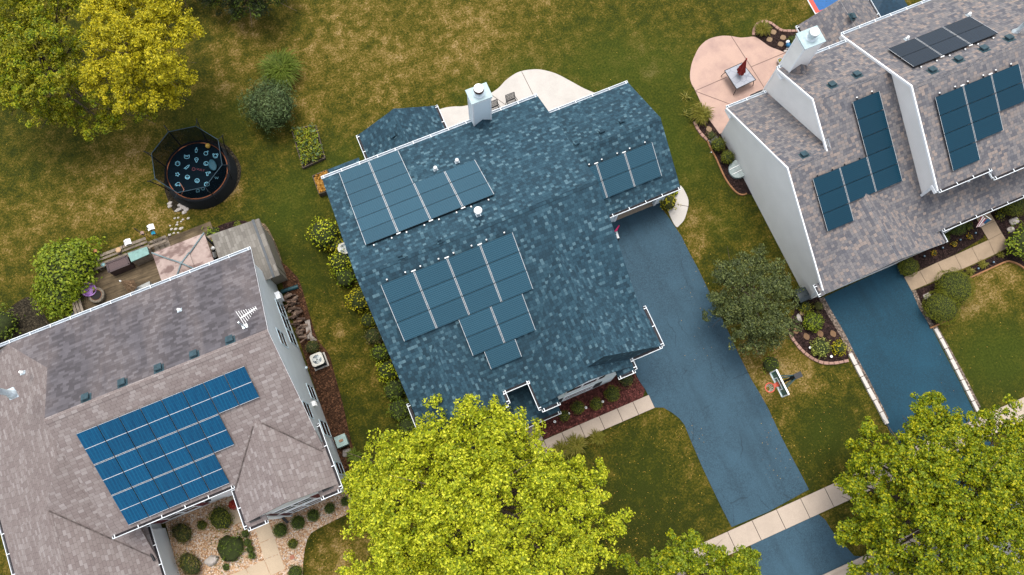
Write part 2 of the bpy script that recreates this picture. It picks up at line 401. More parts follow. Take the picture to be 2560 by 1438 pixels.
def catmull(pts, n=6, closed=False):
    out = []; N = len(pts)
    rng = range(N) if closed else range(N-1)
    for i in rng:
        g = (lambda k: pts[k % N]) if closed else (lambda k: pts[max(0, min(N-1, k))])
        p0, p1, p2, p3 = g(i-1), g(i), g(i+1), g(i+2)
        for k in range(n):
            t = k/n
            out.append(tuple(.5*(2*p1[a] + (-p0[a]+p2[a])*t + (2*p0[a]-5*p1[a]+4*p2[a]-p3[a])*t*t + (-p0[a]+3*p1[a]-3*p2[a]+p3[a])*t**3) for a in range(len(p1))))
    if not closed: out.append(tuple(pts[-1]))
    return out
def W2(pts, z=0): return [tuple(P(x, y, z)[:2]) for x, y in pts]

# ------------------------------------------------------------------ foliage
def quads_mesh(name, parts, parent=None, org=None, extra=None):
    """parts: list of (verts Nx4x3, material). One mesh of leaf quads (+ optional extra (vs, fs, mat) solids)."""
    mats = []; V = []; F = []; MI = []; base = 0
    if extra:
        for vs, fs, mt in extra:
            if mt not in mats: mats.append(mt)
            V.append(np.array(vs, dtype=np.float64).reshape(-1, 3))
            for f in fs: F.append(np.array(f)+base); MI.append(mats.index(mt))
            base += len(vs)
    nloop0 = sum(len(f) for f in F); npoly0 = len(F)
    loops = [np.concatenate(F)] if F else []
    starts = list(np.cumsum([0]+[len(f) for f in F])[:-1]) if F else []
    mi = list(MI)
    nl = nloop0
    for q, mt in parts:
        if mt not in mats: mats.append(mt)
        n = len(q); V.append(q.reshape(-1, 3)); loops.append(np.arange(base, base+4*n)); base += 4*n
        starts += list(range(nl, nl+4*n, 4)); nl += 4*n; mi += [mats.index(mt)]*n
    V = np.concatenate(V); o_ = ORG[parent] if parent is not None else (Vector(org) if org is not None else Vector((0,0,0)))
    V = V - np.array(o_)
    me = bpy.data.meshes.new(name)
    me.vertices.add(len(V)); me.vertices.foreach_set("co", V.astype(np.float32).ravel())
    L = np.concatenate(loops).astype(np.int32); me.loops.add(len(L)); me.loops.foreach_set("vertex_index", L)
    me.polygons.add(len(starts)); me.polygons.foreach_set("loop_start", np.array(starts, np.int32))
    for m in mats: me.materials.append(M[m])
    me.polygons.foreach_set("material_index", np.array(mi, np.int32))
    me.update(calc_edges=True); me.validate()
    return link(name, me, parent, o_)
def nrm(a): return a/np.maximum(np.linalg.norm(a, axis=-1, keepdims=True), 1e-9)
def leaves(c, n, size, aspect=.62, rng=RNG, var=.35):
    """leaf diamonds at c facing n"""
    N = len(c); t = nrm(np.cross(n, rng.normal(size=(N, 3)))); b = np.cross(n, t)
    s = size*(1+var*rng.uniform(-1, 1, (N, 1))); fold = n*s*.12
    return np.stack([c-t*s*.5, c+b*s*aspect*.5-fold, c+t*s*.5, c-b*s*aspect*.5-fold], axis=1)
def cluster_leaves(cc, crad, out, per, size, rng, up=.35, jit=1.15, flat=.6, aspect=.62):
    """cc clusters centres Nx3, out outward dirs"""
    N = len(cc); k = N*per
    d = nrm(rng.normal(size=(k, 3))); rr = rng.uniform(.25, 1, (k, 1))**.6
    cr = np.repeat(crad, per)[:, None] if np.ndim(crad) else crad
    off = d*rr*cr; off[:, 2] *= flat
    c = np.repeat(cc, per, axis=0) + off
    n = nrm(np.repeat(out, per, axis=0)*.5 + d*.35 + np.array([0, 0, up]) + rng.normal(size=(k, 3))*jit*.5)
    return leaves(c, n, size, aspect, rng)
def lobes_auto(c, Rr, n, rl, rng):
    out = []
    for i in range(n):
        a = i*2.39996 + rng.uniform(-.3, .3); q = math.sqrt((i+.5)/n)
        rad = rl*rng.uniform(.8, 1.2)
        x = c[0] + math.cos(a)*q*(Rr[0]-rad*.7); y = c[1] + math.sin(a)*q*(Rr[1]-rad*.7)
        z = c[2] + Rr[2]*math.sqrt(max(0, 1-q*q*.95)) - rad + rng.uniform(-.4, .4)
        out.append((x, y, z, rad))
    return out
def tree(name, label, cat, base, lobes, leaf, lm, cl=.5, dens=3.2, per=90, trunk=.22, seed=1, group=None, bark='bark', up=.35, flat=.6, lm2=None, aspect=.62, lowfrac=.2):
    rng = np.random.default_rng(seed)
    root = thing(name, (base[0], base[1], 0), label, cat, group)
    CC = []; OUT = []; subs = []
    for (x, y, z, r_) in lobes:
        m = int(4 + 3.6*r_); dd = nrm(rng.normal(size=(m, 3))); dd[:, 2] = np.abs(dd[:, 2])*1.1 - .15
        for k in range(m):
            s_ = r_*rng.uniform(.24, .44)+.05; q = dd[k]*(r_*rng.uniform(.5, 1.12)); subs.append((x+q[0], y+q[1], z+q[2]*.85, s_))
        subs.append((x, y, z-.35*r_, r_*.45))
    for (x, y, z, r_) in subs:
        n = max(4, int(dens*r_*r_/(cl*cl)))
        d = nrm(rng.normal(size=(n, 3))); d[:, 2] = np.where(rng.uniform(size=n) < lowfrac, d[:, 2], np.abs(d[:, 2]))
        rr = r_*rng.uniform(.55, 1.25, (n, 1))
        CC.append(np.array([x, y, z]) + d*rr*np.array([1, 1, .8])); OUT.append(d)
    CC = np.concatenate(CC); OUT = np.concatenate(OUT)
    crad = cl*rng.uniform(.65, 1.25, len(CC))
    q = cluster_leaves(CC, crad, OUT, per, leaf, rng, up=up, flat=flat, aspect=aspect)
    parts = []
    if lm2:
        k = rng.uniform(size=len(CC)) < .35; kk = np.repeat(k, per); parts = [(q[~kk], lm), (q[kk], lm2)]
    else: parts = [(q, lm)]
    quads_mesh('crown', parts, root)
    # trunk and limbs
    mb = MB(); zb = min(l[2]-l[3]*.5 for l in lobes); cx = sum(l[0] for l in lobes)/len(lobes); cy = sum(l[1] for l in lobes)/len(lobes); zm = sum(l[2] for l in lobes)/len(lobes)
    fork = Vector((base[0]*.7+cx*.3, base[1]*.7+cy*.3, max(1.2, zb*.8)))
    mb.tube([(base[0], base[1], -.1), (base[0], base[1], .25), fork, Vector((cx, cy, zm))], [trunk*1.35, trunk, trunk*.8, trunk*.35], 9)
    for (x, y, z, r_) in lobes:
        e = Vector((x, y, z)); mid = fork.lerp(e, .5) + Vector((0, 0, -.25)); mb.tube([fork, mid, e], [trunk*.5, trunk*.3, trunk*.08], 6)
        for _ in range(3):
            q2 = e + Vector(rng.normal(size=3))*r_*.55; mb.tube([mid.lerp(e, .6), q2], [trunk*.15, trunk*.04], 4)
    mb.build('trunk', bark, root)
    return root
def shrub(name, label, cat, px, r_, leaf=.07, lm='lf_box', core='core', hgt=None, n=None, seed=1, group=None, sq=1.0, jit=.12, z=None, loose=.12, up=.35, elong=None, aspect=.6):
    """round bush standing at ground pixel px (its visible centre), r in metres"""
    rng = np.random.default_rng(seed)
    hgt = hgt or r_*1.5; zc = hgt*.5
    c = P(px[0], px[1], zc); org = (c.x, c.y, 0)
    sx, sy = (1, 1) if elong is None else elong[:2]; ang = 0 if elong is None else elong[2]
    n = n or int(11.0*r_*r_/(leaf*leaf))+60
    d = nrm(rng.normal(size=(n, 3))); d[:, 2] = np.abs(d[:, 2])*1.0 - .25*(rng.uniform(size=n) < .35)
    ph = rng.uniform(0, 6.28, 6)
    k = 1 + jit*(np.sin(4*d[:, 0]+ph[0])*np.sin(4.6*d[:, 1]+ph[1]) + .7*np.sin(9*d[:, 0]+ph[2])*np.sin(8*d[:, 1]+ph[3]) + .5*np.sin(7*d[:, 2]+ph[4]))
    rad = (k*rng.uniform(1-loose*2, 1+loose*.6, n))[:, None]
    p = d*rad*np.array([r_*sx, r_*sy, hgt*.5])
    ca, sa = math.cos(ang), math.sin(ang)
    p = np.stack([p[:, 0]*ca-p[:, 1]*sa, p[:, 0]*sa+p[:, 1]*ca, p[:, 2]], axis=1) + np.array([c.x, c.y, zc])
    nn = nrm(d + np.array([0, 0, up]) + rng.normal(size=(n, 3))*.45)
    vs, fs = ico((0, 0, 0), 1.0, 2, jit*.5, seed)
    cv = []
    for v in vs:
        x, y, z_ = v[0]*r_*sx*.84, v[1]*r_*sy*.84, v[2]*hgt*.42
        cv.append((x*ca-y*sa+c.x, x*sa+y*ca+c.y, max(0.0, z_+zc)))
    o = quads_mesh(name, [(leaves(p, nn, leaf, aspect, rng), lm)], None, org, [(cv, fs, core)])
    return tag(o, label, cat, group)
def grass_tuft(name, label, px, r_, hgt, n, lm='lf_grass', w=.022, seed=1, cat='ornamental grass', group=None, lean=None):
    rng = np.random.default_rng(seed); c = P(px[0], px[1], hgt*.35); Q = []
    for i in range(n):
        a = rng.uniform(0, 6.28); L = r_*rng.uniform(.45, 1.1); h = hgt*rng.uniform(.6, 1.1); b0 = np.array([c.x, c.y, 0]) + np.array([rng.normal()*r_*.13, rng.normal()*r_*.13, 0])
        dx = np.array([math.cos(a), math.sin(a), 0]); sd_ = np.array([-dx[1], dx[0], 0])*w
        if lean is not None: dx = dx*.7 + np.array(lean)*.6
        p1 = b0 + dx*L*.35 + np.array([0, 0, h*.8]); p2 = b0 + dx*L*.75 + np.array([0, 0, h]); p3 = b0 + dx*L*1.05 + np.array([0, 0, h*.72])
        for u, v, k0, k1 in ((b0, p1, 1, .9), (p1, p2, .9, .7), (p2, p3, .7, .15)):
            Q.append([u-sd_*k0, u+sd_*k0, v+sd_*k1, v-sd_*k1])
    o = quads_mesh(name, [(np.array(Q), lm)], None, (c.x, c.y, 0)); return tag(o, label, cat, group)
# ------------------------------------------------------------------ lawn
def lawn_mat():
    t = NT('lawn_grass'); p = t.pos()
    n0 = t.noise(p, .28, 5, .6); n1 = t.noise(p, 1.5, 5, .62); n2 = t.noise(p, 9.0, 4, .65); n3 = t.noise(t.scalev(p, (17, 17, 1)), 1.0, 3)
    dry = t.attr('dry'); dk = t.attr('deep')
    k = t.math('ADD', t.math('MULTIPLY', t.math('SUBTRACT', n0, .5), .9), t.math('MULTIPLY', t.math('SUBTRACT', n1, .5), 1.7))
    k = t.math('ADD', k, t.math('MULTIPLY', t.math('SUBTRACT', n2, .5), 1.7))
    k = t.math('ADD', k, dry)
    f = t.maprange(k, .0, 1.0)
    c = t.ramp(f, [(.05, (.022, .032, .002)), (.26, (.052, .056, .003)), (.45, (.098, .082, .007)), (.63, (.165, .118, .020)), (.82, (.27, .180, .055)), (1.0, (.37, .255, .11))])
    c = t.mix(t.maprange(n3, .40, .66, 0, .7), c, sc3((.05, .05, .006), .6))
    n5 = t.noise(t.scalev(p, (22, 60, 1)), 1.0, 2)
    c = t.mix(t.maprange(n5, .58, .75, 0, .35), c, (.30, .24, .085))
    c = t.mix(dk, c, t.ramp(n2, [(.3, (.026, .040, .003)), (.7, (.062, .082, .008))]))
    t.bump(t.math('ADD', n3, n2), .6, .05)
    return t.done(c, .95, 0, .12)
M['lawn'] = lawn_mat()
# dryness of the turf: (pixel x, pixel y, radius px, dryness); deep green: same
DRY = [(900,60,260,.22),(620,60,140,.25),(1180,90,220,.26),(700,210,110,.18),(250,470,170,.26),(60,560,140,.14),(420,560,90,.30),(330,400,110,.16),(560,250,70,.18),(1000,200,160,.12),
       (1450,60,160,.12),(1630,180,26,.55),(1600,115,30,.35),(1800,60,120,.10),(1960,30,80,.22),(760,620,60,.05),(800,880,70,.05),(845,830,30,.30),(930,940,60,.05),(880,1060,80,-.10),(760,620,120,-.12),
       (1640,1050,50,.25),(1690,1110,40,.25),(1480,1100,80,.12),(1570,1220,190,-.20),(1700,1200,50,.12),(1600,1330,150,-.08),(820,1380,90,.20),(880,1400,60,.25),
       (1730,560,50,.40),(1745,620,30,.45),(1870,905,70,.35),(1960,920,70,.40),(2010,970,60,.38),(1930,1060,50,.10),(1990,1180,60,.08),(2050,1120,110,-.18),(2080,1080,50,-.15),
       (2440,730,70,.45),(2400,780,60,.32),(2530,700,50,.28),(2480,880,80,-.12),(2540,950,60,.0),(1900,1000,30,.3),(2140,1330,60,.2),(5,1400,60,.3),(450,640,40,.35),(590,470,26,.7),(575,500,18,.4)]
DEEP = [(1450,200,150,.50),(1560,150,120,.45),(1690,170,110,.55),(1650,330,90,.70),(1720,420,90,.6),(1300,190,60,.6),(1180,235,60,.55),(860,400,70,.55),(740,480,90,.5),(700,560,90,.45),(560,290,80,.45),(760,700,60,.3),(1880,70,60,.5),
        (2450,900,110,.65),(2540,880,80,.6),(2060,1080,70,.5),(1610,1180,90,.25),(130,360,120,.2),(480,330,60,.3),(1800,560,50,.4),(640,650,40,.3),(1000,370,0,.0)]
def lawn():
    xs = np.arange(-34, 50.01, .5); ys = np.arange(-14, 46.01, .5)
    X, Y = np.meshgrid(xs, ys, indexing='ij'); nx, ny = X.shape
    co = np.stack([X.ravel(), Y.ravel(), np.zeros(X.size)], 1)
    dry = np.full(X.size, .26); deep = np.zeros(X.size)
    for arr, L in ((dry, DRY), (deep, DEEP)):
        for px, py, r_, v in L:
            if r_ <= 0: continue
            c = P(px, py, 0); arr += v*np.exp(-((co[:, 0]-c.x)**2+(co[:, 1]-c.y)**2)/(r_/47.0)**2)
    deep = np.clip(deep, 0, .8)
    idx = np.arange(nx*ny).reshape(nx, ny)
    F = np.stack([idx[:-1, :-1], idx[1:, :-1], idx[1:, 1:], idx[:-1, 1:]], -1).reshape(-1, 4)
    # outer ring to the horizon
    B = 700.0; e = [(-34, -14), (50, -14), (50, 46), (-34, 46)]; o = [(-B, -B), (B, -B), (B, B), (-B, B)]
    base = len(co); co = np.concatenate([co, np.array([(x, y, 0) for x, y in e+o])])
    Fr = [(base+4+i, base+4+(i+1) % 4, base+(i+1) % 4, base+i) for i in range(4)]
    me = bpy.data.meshes.new('lawn'); me.from_pydata(co.tolist(), [], F.tolist()+Fr)
    for nm, a in (('dry', dry), ('deep', deep)):
        at = me.attributes.new(nm, 'FLOAT', 'POINT'); at.data.foreach_set('value', np.concatenate([a, np.full(8, .25 if nm == 'dry' else 0)]).astype(np.float32))
    me.materials.append(M['lawn']); o_ = link('lawn', me); tag(o_, kind='structure')
lawn()
def ground(name, poly, z, mat, z0=-.06):
    mb = MB(); mb.prism(poly, z0, z, 0); o = mb.build(name, mat); tag(o, kind='structure'); return o
def gpx(name, pts, z, mat, smooth=0, closed=True):
    if smooth: pts = catmull(pts, smooth, True)
    return ground(name, W2(pts), z, mat)
# driveway of the middle house
dl = [(1584,924),(1600,957),(1612,972),(1636,1019),(1658,1019),(1677,1030),(1697,1045),(1711,1062),(1727,1102),(1754,1165),(1781,1222),(1808,1278),(1829,1318)]
dr = [(2022,1224),(1998,1178),(1975,1135),(1950,1086),(1920,1021),(1900,985),(1881,954),(1850,893),(1815,818),(1780,745),(1745,672),(1722,630),(1704,592),(1677,552),(1651,517)]
ground('driveway', [(9.0, 11.62)] + [(9.0, 5.0)] + W2(dl) + W2([(1920,1280)]) + W2(dr) + [(14.4, 11.62)], .02, 'asphalt')
YS1, YS0 = P(1940,1273.5).y, P(1963.4,1323.6).y      # sidewalk edges
def slabs(name, rects, z, mat, gap=.012):
    """concrete flags with open joints on a dirt base; rects = list of quads (xy)"""
    mb = MB()
    for q in rects:
        cx = sum(p[0] for p in q)/len(q); cy = sum(p[1] for p in q)/len(q)
        qq = []
        for p in q:
            dx, dy = p[0]-cx, p[1]-cy; L = math.hypot(dx, dy); k = (L-gap*1.6)/L; qq.append((cx+dx*k, cy+dy*k))
        mb.prism(qq, -.06, z, 0)
        mb.prism([(cx+(p[0]-cx)*.995, cy+(p[1]-cy)*.995) for p in q], -.07, z-.022, 1)
    o = mb.build(name, [mat, 'joint']); tag(o, kind='structure'); return o
xj = P(1940,1273.5).x; sw = abs(P(2000,1245).x-P(1940,1273).x)
slabs('sidewalk', [[(xj+(i)*sw, YS0), (xj+(i+1)*sw, YS0), (xj+(i+1)*sw, YS1), (xj+i*sw, YS1)] for i in range(-22, 22)], .045, 'conc_walk')
ap = [(2047,1287),(2063,1300),(2075,1320),(2090,1342),(2110,1362),(2135,1390)]
yc = P(2110,1412).y
a0 = W2(ap)
ground('driveway_apron', [(P(1880,1372).x, YS0), (P(1880,1372).x-.2, YS0-.9), (P(1880,1372).x-.9, yc)] + [(a0[-1][0]+.35, yc)] + a0[::-1] + [(a0[0][0], YS0)], .02, 'asphalt')
ground('curb', [(-60, yc-.16), (90, yc-.16), (90, yc), (-60, yc)], .10, 'conc_walk')
ground('gutter_pan', [(-60, yc-.62), (90, yc-.62), (90, yc-.165), (-60, yc-.165)], .012, 'conc_walk')
ground('street', [(-60, yc-9), (90, yc-9), (90, yc-.625), (-60, yc-.625)], .008, 'street')
# driveway of the right house
rl = [(2058,744),(2120,874),(2160,950),(2217,1064),(2240,1108)]; rr = [(2240,660),(2281,729),(2301,774),(2326,814),(2354,871),(2401,960),(2437,1035),(2458,1080)]
A, Bq = W2(rl), W2(rr)
def ext(p, q, y): k = (y-q[1])/(q[1]-p[1]); return (q[0]+(q[0]-p[0])*k, y)
ground('driveway', A + [ext(A[-2], A[-1], YS1)] + [ext(Bq[-2], Bq[-1], YS1)] + Bq[::-1], .024, 'asphalt2')
ground('driveway_apron', [(ext(A[-2], A[-1], YS0)), (ext(A[-2], A[-1], YS0)[0]-.8, yc), (ext(Bq[-2], Bq[-1], YS0)[0]+.8, yc), ext(Bq[-2], Bq[-1], YS0)], .024, 'asphalt2')
# patios
pt = [(1094,276),(1113,270),(1136,267),(1160,266),(1195,255),(1227,234),(1247,220),(1264,202),(1286,186),(1303,179),(1325,175),(1353,175),(1390,185),(1427,204),(1460,222),(1494,236)]
pt = catmull(pt, 4)
ground('concrete_patio', W2(pt) + W2([(1520,275)]) + [(9.4, 17.2), (4.2, 17.2)], .04, 'conc')
mbj = MB()
for a, b in (((1304,180),(1338,248)), ((1226,236),(1262,262))):
    a, b = P(*a), P(*b); mbj.bar((a.x, a.y, .0405), (b.x, b.y, .0405), .03, .006)
tag(mbj.build('patio_joint', 'joint'), kind='structure')
sp = [(1798,335),(1786,318),(1773,300),(1762,280),(1752,258),(1738,227),(1727,206),(1725,185),(1729,160),(1738,137),(1750,116),(1771,99),(1800,91),(1825,91),(1850,95),(1868,94),(1886,93),(1902,102),(1923,117),(1944,125),(1963,133)]
sp = catmull(sp, 4)
ground('stamped_patio', W2(sp) + W2([(2010,200),(1900,330)]), .04, 'stamped')
mbj = MB()
for a, b in (((1828,92),(1863,146)),((1863,146),(1911,222)),((1962,133),(1878,168)),((1738,228),(1816,194)),((1738,229),(1826,262))):
    a, b = P(*a), P(*b); mbj.bar((a.x, a.y, .0405), (b.x, b.y, .0405), .045, .006)
tag(mbj.build('patio_joint', plain('stained_joint', (.20, .13, .11), .9)), kind='structure')
# side walk of the middle garage
gpx('side_path', [(1690,470),(1703,466),(1718,492),(1721,510),(1717,530),(1710,550),(1700,562),(1691,568),(1680,552),(1672,532),(1660,500)], .035, 'conc', 4)
mbj = MB(); a, b = P(1691,512), P(1722,517); mbj.bar((a.x, a.y, .0355), (b.x, b.y, .0355), .03, .006); tag(mbj.build('patio_joint', 'joint'), kind='structure')
# beds
gpx('mulch_bed', [(1343,1055),(1360,1098),(1480,1048),(1604,1000),(1613,976),(1590,940),(1580,905),(1400,985)], .03, 'mulch_red')
gpx('mulch_bed', [(700,690),(735,684),(752,712),(762,745),(778,800),(795,850),(822,885),(835,930),(845,965),(857,1010),(868,1060),(880,1110),(890,1145),(878,1170),(856,1172)], .03, 'mulch_brown', 3)
gpx('mulch_bed', [(525,585),(548,565),(590,552),(622,556),(640,580),(600,600),(560,610)], .03, 'mulch_dark', 3)
gpx('dirt_strip', [(640,575),(662,560),(690,610),(704,650),(718,690),(735,700),(705,706),(690,680)], .012, 'dirt_pale', 3)
gpx('dirt_patch', [(20,775),(45,755),(75,742),(100,765),(118,800),(135,830),(90,850),(40,870),(-40,880),(-20,820)], .012, 'dirt', 3)
gpx('dirt_patch', [(425,512),(440,530),(480,523),(520,518),(560,500),(590,470),(602,440),(600,410),(585,385),(560,360),(500,350),(430,400),(410,460)], .012, 'dirt', 3)
gpx('dirt_patch', [(393,612),(400,597),(430,590),(452,600),(470,615),(440,640),(400,640)], .012, 'mulch_dark', 3)
gpx('gravel_bed', [(412,1300),(560,1235),(860,1222),(896,1268),(863,1288),(830,1304),(797,1321),(778,1333),(768,1349),(762,1374),(758,1407),(757,1438),(752,1520),(470,1520)], .035, 'gravel')
bedA = [(1884,92),(1883,78),(1891,64),(1907,58),(1925,62),(1940,72),(1957,81),(1980,82),(2000,80),(2030,130),(1990,190),(1966,150),(1963,133),(1944,125),(1923,117),(1902,102)]
gpx('mulch_bed', bedA, .03, 'mulch_dark')
bedB = [(1752,258),(1737,275),(1730,292),(1737,310),(1749,328),(1767,351),(1778,375),(1789,395),(1801,422),(1812,445),(1827,467),(1843,483),(1856,487),(1868,485),(1885,490),(1815,330),(1798,335),(1773,300)]
gpx('mulch_bed', bedB, .03, 'mulch_dark')
gpx('mulch_bed', [(2240,655),(2362,600),(2437,538),(2470,530),(2458,594),(2386,637),(2298,676),(2267,690),(2250,685)], .03, 'mulch_dark')
lowbed = [(2279,729),(2343,704),(2412,674),(2504,631),(2525,618),(2480,549),(2470,520),(2600,470),(2640,700),(2600,690),(2565,672),(2545,660),(2525,654),(2511,655),(2466,676),(2421,698),(2405,760),(2380,800),(2352,809),(2324,820),(2310,785),(2291,743)]
gpx('mulch_bed', lowbed, .028, 'mulch_dark')
bedC = [(2030,735),(2049,742),(2069,780),(2098,825),(2121,868),(2121,901),(2080,907),(2047,903),(2014,883),(1987,854),(1971,827),(1968,802),(1985,785),(1990,757),(2010,750)]
gpx('mulch_bed', bedC, .03, 'mulch_dark')
gpx('bin_pad', [(1987,737),(2008,726),(2034,737),(1992,757)], .04, 'conc_tan')
# walks
lx = [P(x, y).x for x, y in ((1358,1098),(1403.6,1079.7),(1448.8,1061.6),(1497.6,1040.8),(1542,1020),(1580.8,1002.8),(1622,987.5))]
y1, y0 = P(1480,1048).y, P(1510,1075).y
rects = [[(lx[i], y0), (lx[i+1], y0), (lx[i+1], y1), (lx[i], y1)] for i in range(6)]
w = lx[0]-P(1307,1076).x
rects += [[(lx[0]-w, y0), (lx[0], y0), (lx[0], y1), (lx[0]-w, y1)], [(lx[0]-w, y1), (lx[0], y1), (lx[0], 3.6), (lx[0]-w, 3.6)]]
slabs('front_walk', rects, .045, 'conc_walk')
slabs('front_walk', [W2(q) for q in ([(639,1321),(672,1303),(687,1342),(649,1359)], [(649,1359),(687,1342),(700.5,1384),(661,1399)], [(661,1399),(700.5,1384),(714,1422),(678,1440)], [(661,1399),(678,1440),(636,1460),(615,1421)], [(615,1421),(636,1460),(590,1480),(565,1442)], [(566,1247),(584,1240),(601,1271),(585,1279)], [(584,1240),(602,1232),(619,1264),(601,1271)], [(585,1279),(601,1271),(612,1302),(597,1309)], [(573,1268),(585,1279),(597,1309),(585,1314)])], .05, 'conc_lh')
slabs('front_walk', [W2(q) for q in ([(2259,693),(2298,677.4),(2317,711.7),(2278,728)], [(2298,677.4),(2343,656),(2362,692),(2317,711.7)], [(2343,656),(2386,638),(2404,674),(2362,692)], [(2386,638),(2428,619),(2447,655),(2404,674)], [(2428,619),(2470,600.6),(2486,637),(2447,655)], [(2470,600.6),(2504,583),(2525,617),(2486,637)], [(2451,569),(2487,553),(2504,583),(2470,600.6)], [(2437,541),(2470,525),(2487,553),(2451,569)])], .045, 'conc_tan', .008)
# pebble strip along the right driveway
def strip(name, pts, w, z, mat):
    c = [Vector((*p, 0)) for p in W2(pts)]; L = []; Rr = []
    for i, p in enumerate(c):
        d = (c[min(i+1, len(c)-1)]-c[max(i-1, 0)]).normalized(); n = Vector((-d.y, d.x, 0)); L.append((p+n*w/2)[:2]); Rr.append((p-n*w/2)[:2])
    return ground(name, [tuple(x) for x in L]+[tuple(x) for x in Rr[::-1]], z, mat)
M['pebble'] = mulch('pebbles', (.20, .155, .125))
strip('pebble_strip', [(2053,745),(2075,785),(2105,835),(2128,882),(2165,950),(2215,1050)], .30, .032, 'pebble')
strip('pebble_strip', [(2284,727),(2302,770),(2330,815)], .22, .034, 'pebble')
strip('pebble_strip', [(2335,815),(2362,862),(2402,935),(2445,1020)], .30, .032, 'pebble')
# sport court behind the right house
cA = P(2038,37); cxx, cyy = cA.x, cA.y
ground('sport_court', [(cxx, cyy), (cxx+9, cyy), (cxx+9, cyy+9), (cxx, cyy+9)], .03, 'court_line')
ground('sport_court', [(cxx+.06, cyy+.06), (cxx+9, cyy+.06), (cxx+9, cyy+9), (cxx+.06, cyy+9)], .034, 'court_red')
cB = P(2047.5,28)
ground('sport_court', [(cB.x, cB.y), (cxx+9, cB.y), (cxx+9, cyy+9), (cB.x, cyy+9)], .038, 'court_blue')
gpx('mulch_bed', [(2178,20),(2200,10),(2225,8),(2240,25),(2220,50),(2190,48)], .03, 'mulch_dark')
# ------------------------------------------------------------------ roofs and walls
def clip(poly, a, b, c):
    """keep a*x+b*y+c >= 0"""
    out = []
    for i in range(len(poly)):
        p, q = poly[i], poly[(i+1) % len(poly)]
        fp, fq = a*p[0]+b*p[1]+c, a*q[0]+b*q[1]+c
        if fp >= -1e-9: out.append(p)
        if (fp > 1e-9 and fq < -1e-9) or (fp < -1e-9 and fq > 1e-9):
            t = fp/(fp-fq); out.append((p[0]+(q[0]-p[0])*t, p[1]+(q[1]-p[1])*t))
    return out
def rect(x0, x1, y0, y1): return [(x0, y0), (x1, y0), (x1, y1), (x0, y1)]
def pl_y(z0, y0, s): return (0.0, s, z0-s*y0)       # z = z0 + s*(y-y0)
def pl_x(z0, x0, s): return (s, 0.0, z0-s*x0)
def roof(name, parent, planes, foot, mats, thick=.16, only=None, uvo=0.0, stain=None, host=None):
    """lower envelope of planes over a footprint, built as tiled slabs; mats = [shingle, edge]"""
    mb = MB()
    for i, (a, b, c) in enumerate(planes):
        if only is not None and i not in only: continue
        poly = list(foot)
        for j, (a2, b2, c2) in enumerate(planes):
            if i != j and poly: poly = clip(poly, a2-a, b2-b, c2-c)
        if host is not None and poly: poly = clip(poly, a-host[0], b-host[1], c-host[2]+.3)
        if len(poly) < 3: continue
        ar = sum(poly[k][0]*poly[(k+1) % len(poly)][1]-poly[(k+1) % len(poly)][0]*poly[k][1] for k in range(len(poly)))
        if ar < 0: poly = poly[::-1]
        s = math.hypot(a, b); g = (a/s, b/s); e = (-g[1], g[0]); cs = math.sqrt(1+s*s)
        z = lambda p: a*p[0]+b*p[1]+c
        uv = [((p[0]*e[0]+p[1]*e[1])+uvo+i*7.3, (p[0]*g[0]+p[1]*g[1])*cs+i*.05) for p in poly]
        mi = 2 if stain is not None and i in stain else 0
        mb.face([(p[0], p[1], z(p)) for p in poly], mi, uv)
        bot = [(p[0], p[1], z(p)-thick) for p in poly]; mb.face(bot[::-1], 1)
        for k in range(len(poly)):
            k2 = (k+1) % len(poly); mb.face([bot[k], bot[k2], (poly[k2][0], poly[k2][1], z(poly[k2])), (poly[k][0], poly[k][1], z(poly[k]))], 1)
    return mb.build(name, mats, parent)
def extr_x(name, parent, prof, x0, x1, mat):
    """prof in (y,z) extruded along x"""
    mb = MB(); A = [(x0, y, z) for y, z in prof]; B = [(x1, y, z) for y, z in prof]; n = len(prof)
    mb.face(A[::-1], 0); mb.face(B, 0)
    for i in range(n): mb.face([A[i], A[(i+1) % n], B[(i+1) % n], B[i]], 0)
    return mb.build(name, mat, parent)
def extr_y(name, parent, prof, y0, y1, mat):
    mb = MB(); A = [(x, y0, z) for x, z in prof]; B = [(x, y1, z) for x, z in prof]; n = len(prof)
    mb.face(A, 0); mb.face(B[::-1], 0)
    for i in range(n): mb.face([A[(i+1) % n], A[i], B[i], B[(i+1) % n]], 0)
    return mb.build(name, mat, parent)
def gutter(parent, p0, p1, z, out, w=.13, cap=True, straps=True, inner=None):
    """open trough along an eave (x,y)->(x,y); out = outward direction (x,y)"""
    mb = MB(); a = Vector((p0[0], p0[1], z)); b = Vector((p1[0], p1[1], z)); o = Vector((out[0], out[1], 0)); d = (b-a).normalized(); L = (b-a).length
    def bx(o0, o1, z0, z1, m, s0=0.0, s1=None):
        s1 = L if s1 is None else s1
        vs = []
        for s_ in (s0, s1):
            for oo, zz in ((o0, z0), (o1, z0), (o1, z1), (o0, z1)): vs.append(a + d*s_ + o*oo + Vector((0, 0, zz)))
        mb.mesh(vs, [(3,2,1,0),(4,5,6,7),(0,1,5,4),(1,2,6,5),(2,3,7,6),(3,0,4,7)], m)
    bx(w-.025, w, -.11, 0, 0); bx(0, w-.026, -.115, -.10, 1); bx(-.012, .012, -.12, -.005, 1)
    if cap: bx(.013, w-.026, -.099, -.004, 0, 0, .02); bx(.013, w-.026, -.099, -.004, 0, L-.02, L)
    if straps:
        n = max(1, int(L/.95))
        for i in range(n+1):
            s_ = .12 + (L-.24)*i/n; bx(-.03, w+.004, .003, .012, 0, s_-.018, s_+.018)
    return mb.build('gutter', ['gutter', inner or ('gutter_pale' if out[1] > .5 else 'gutter_in')], parent)
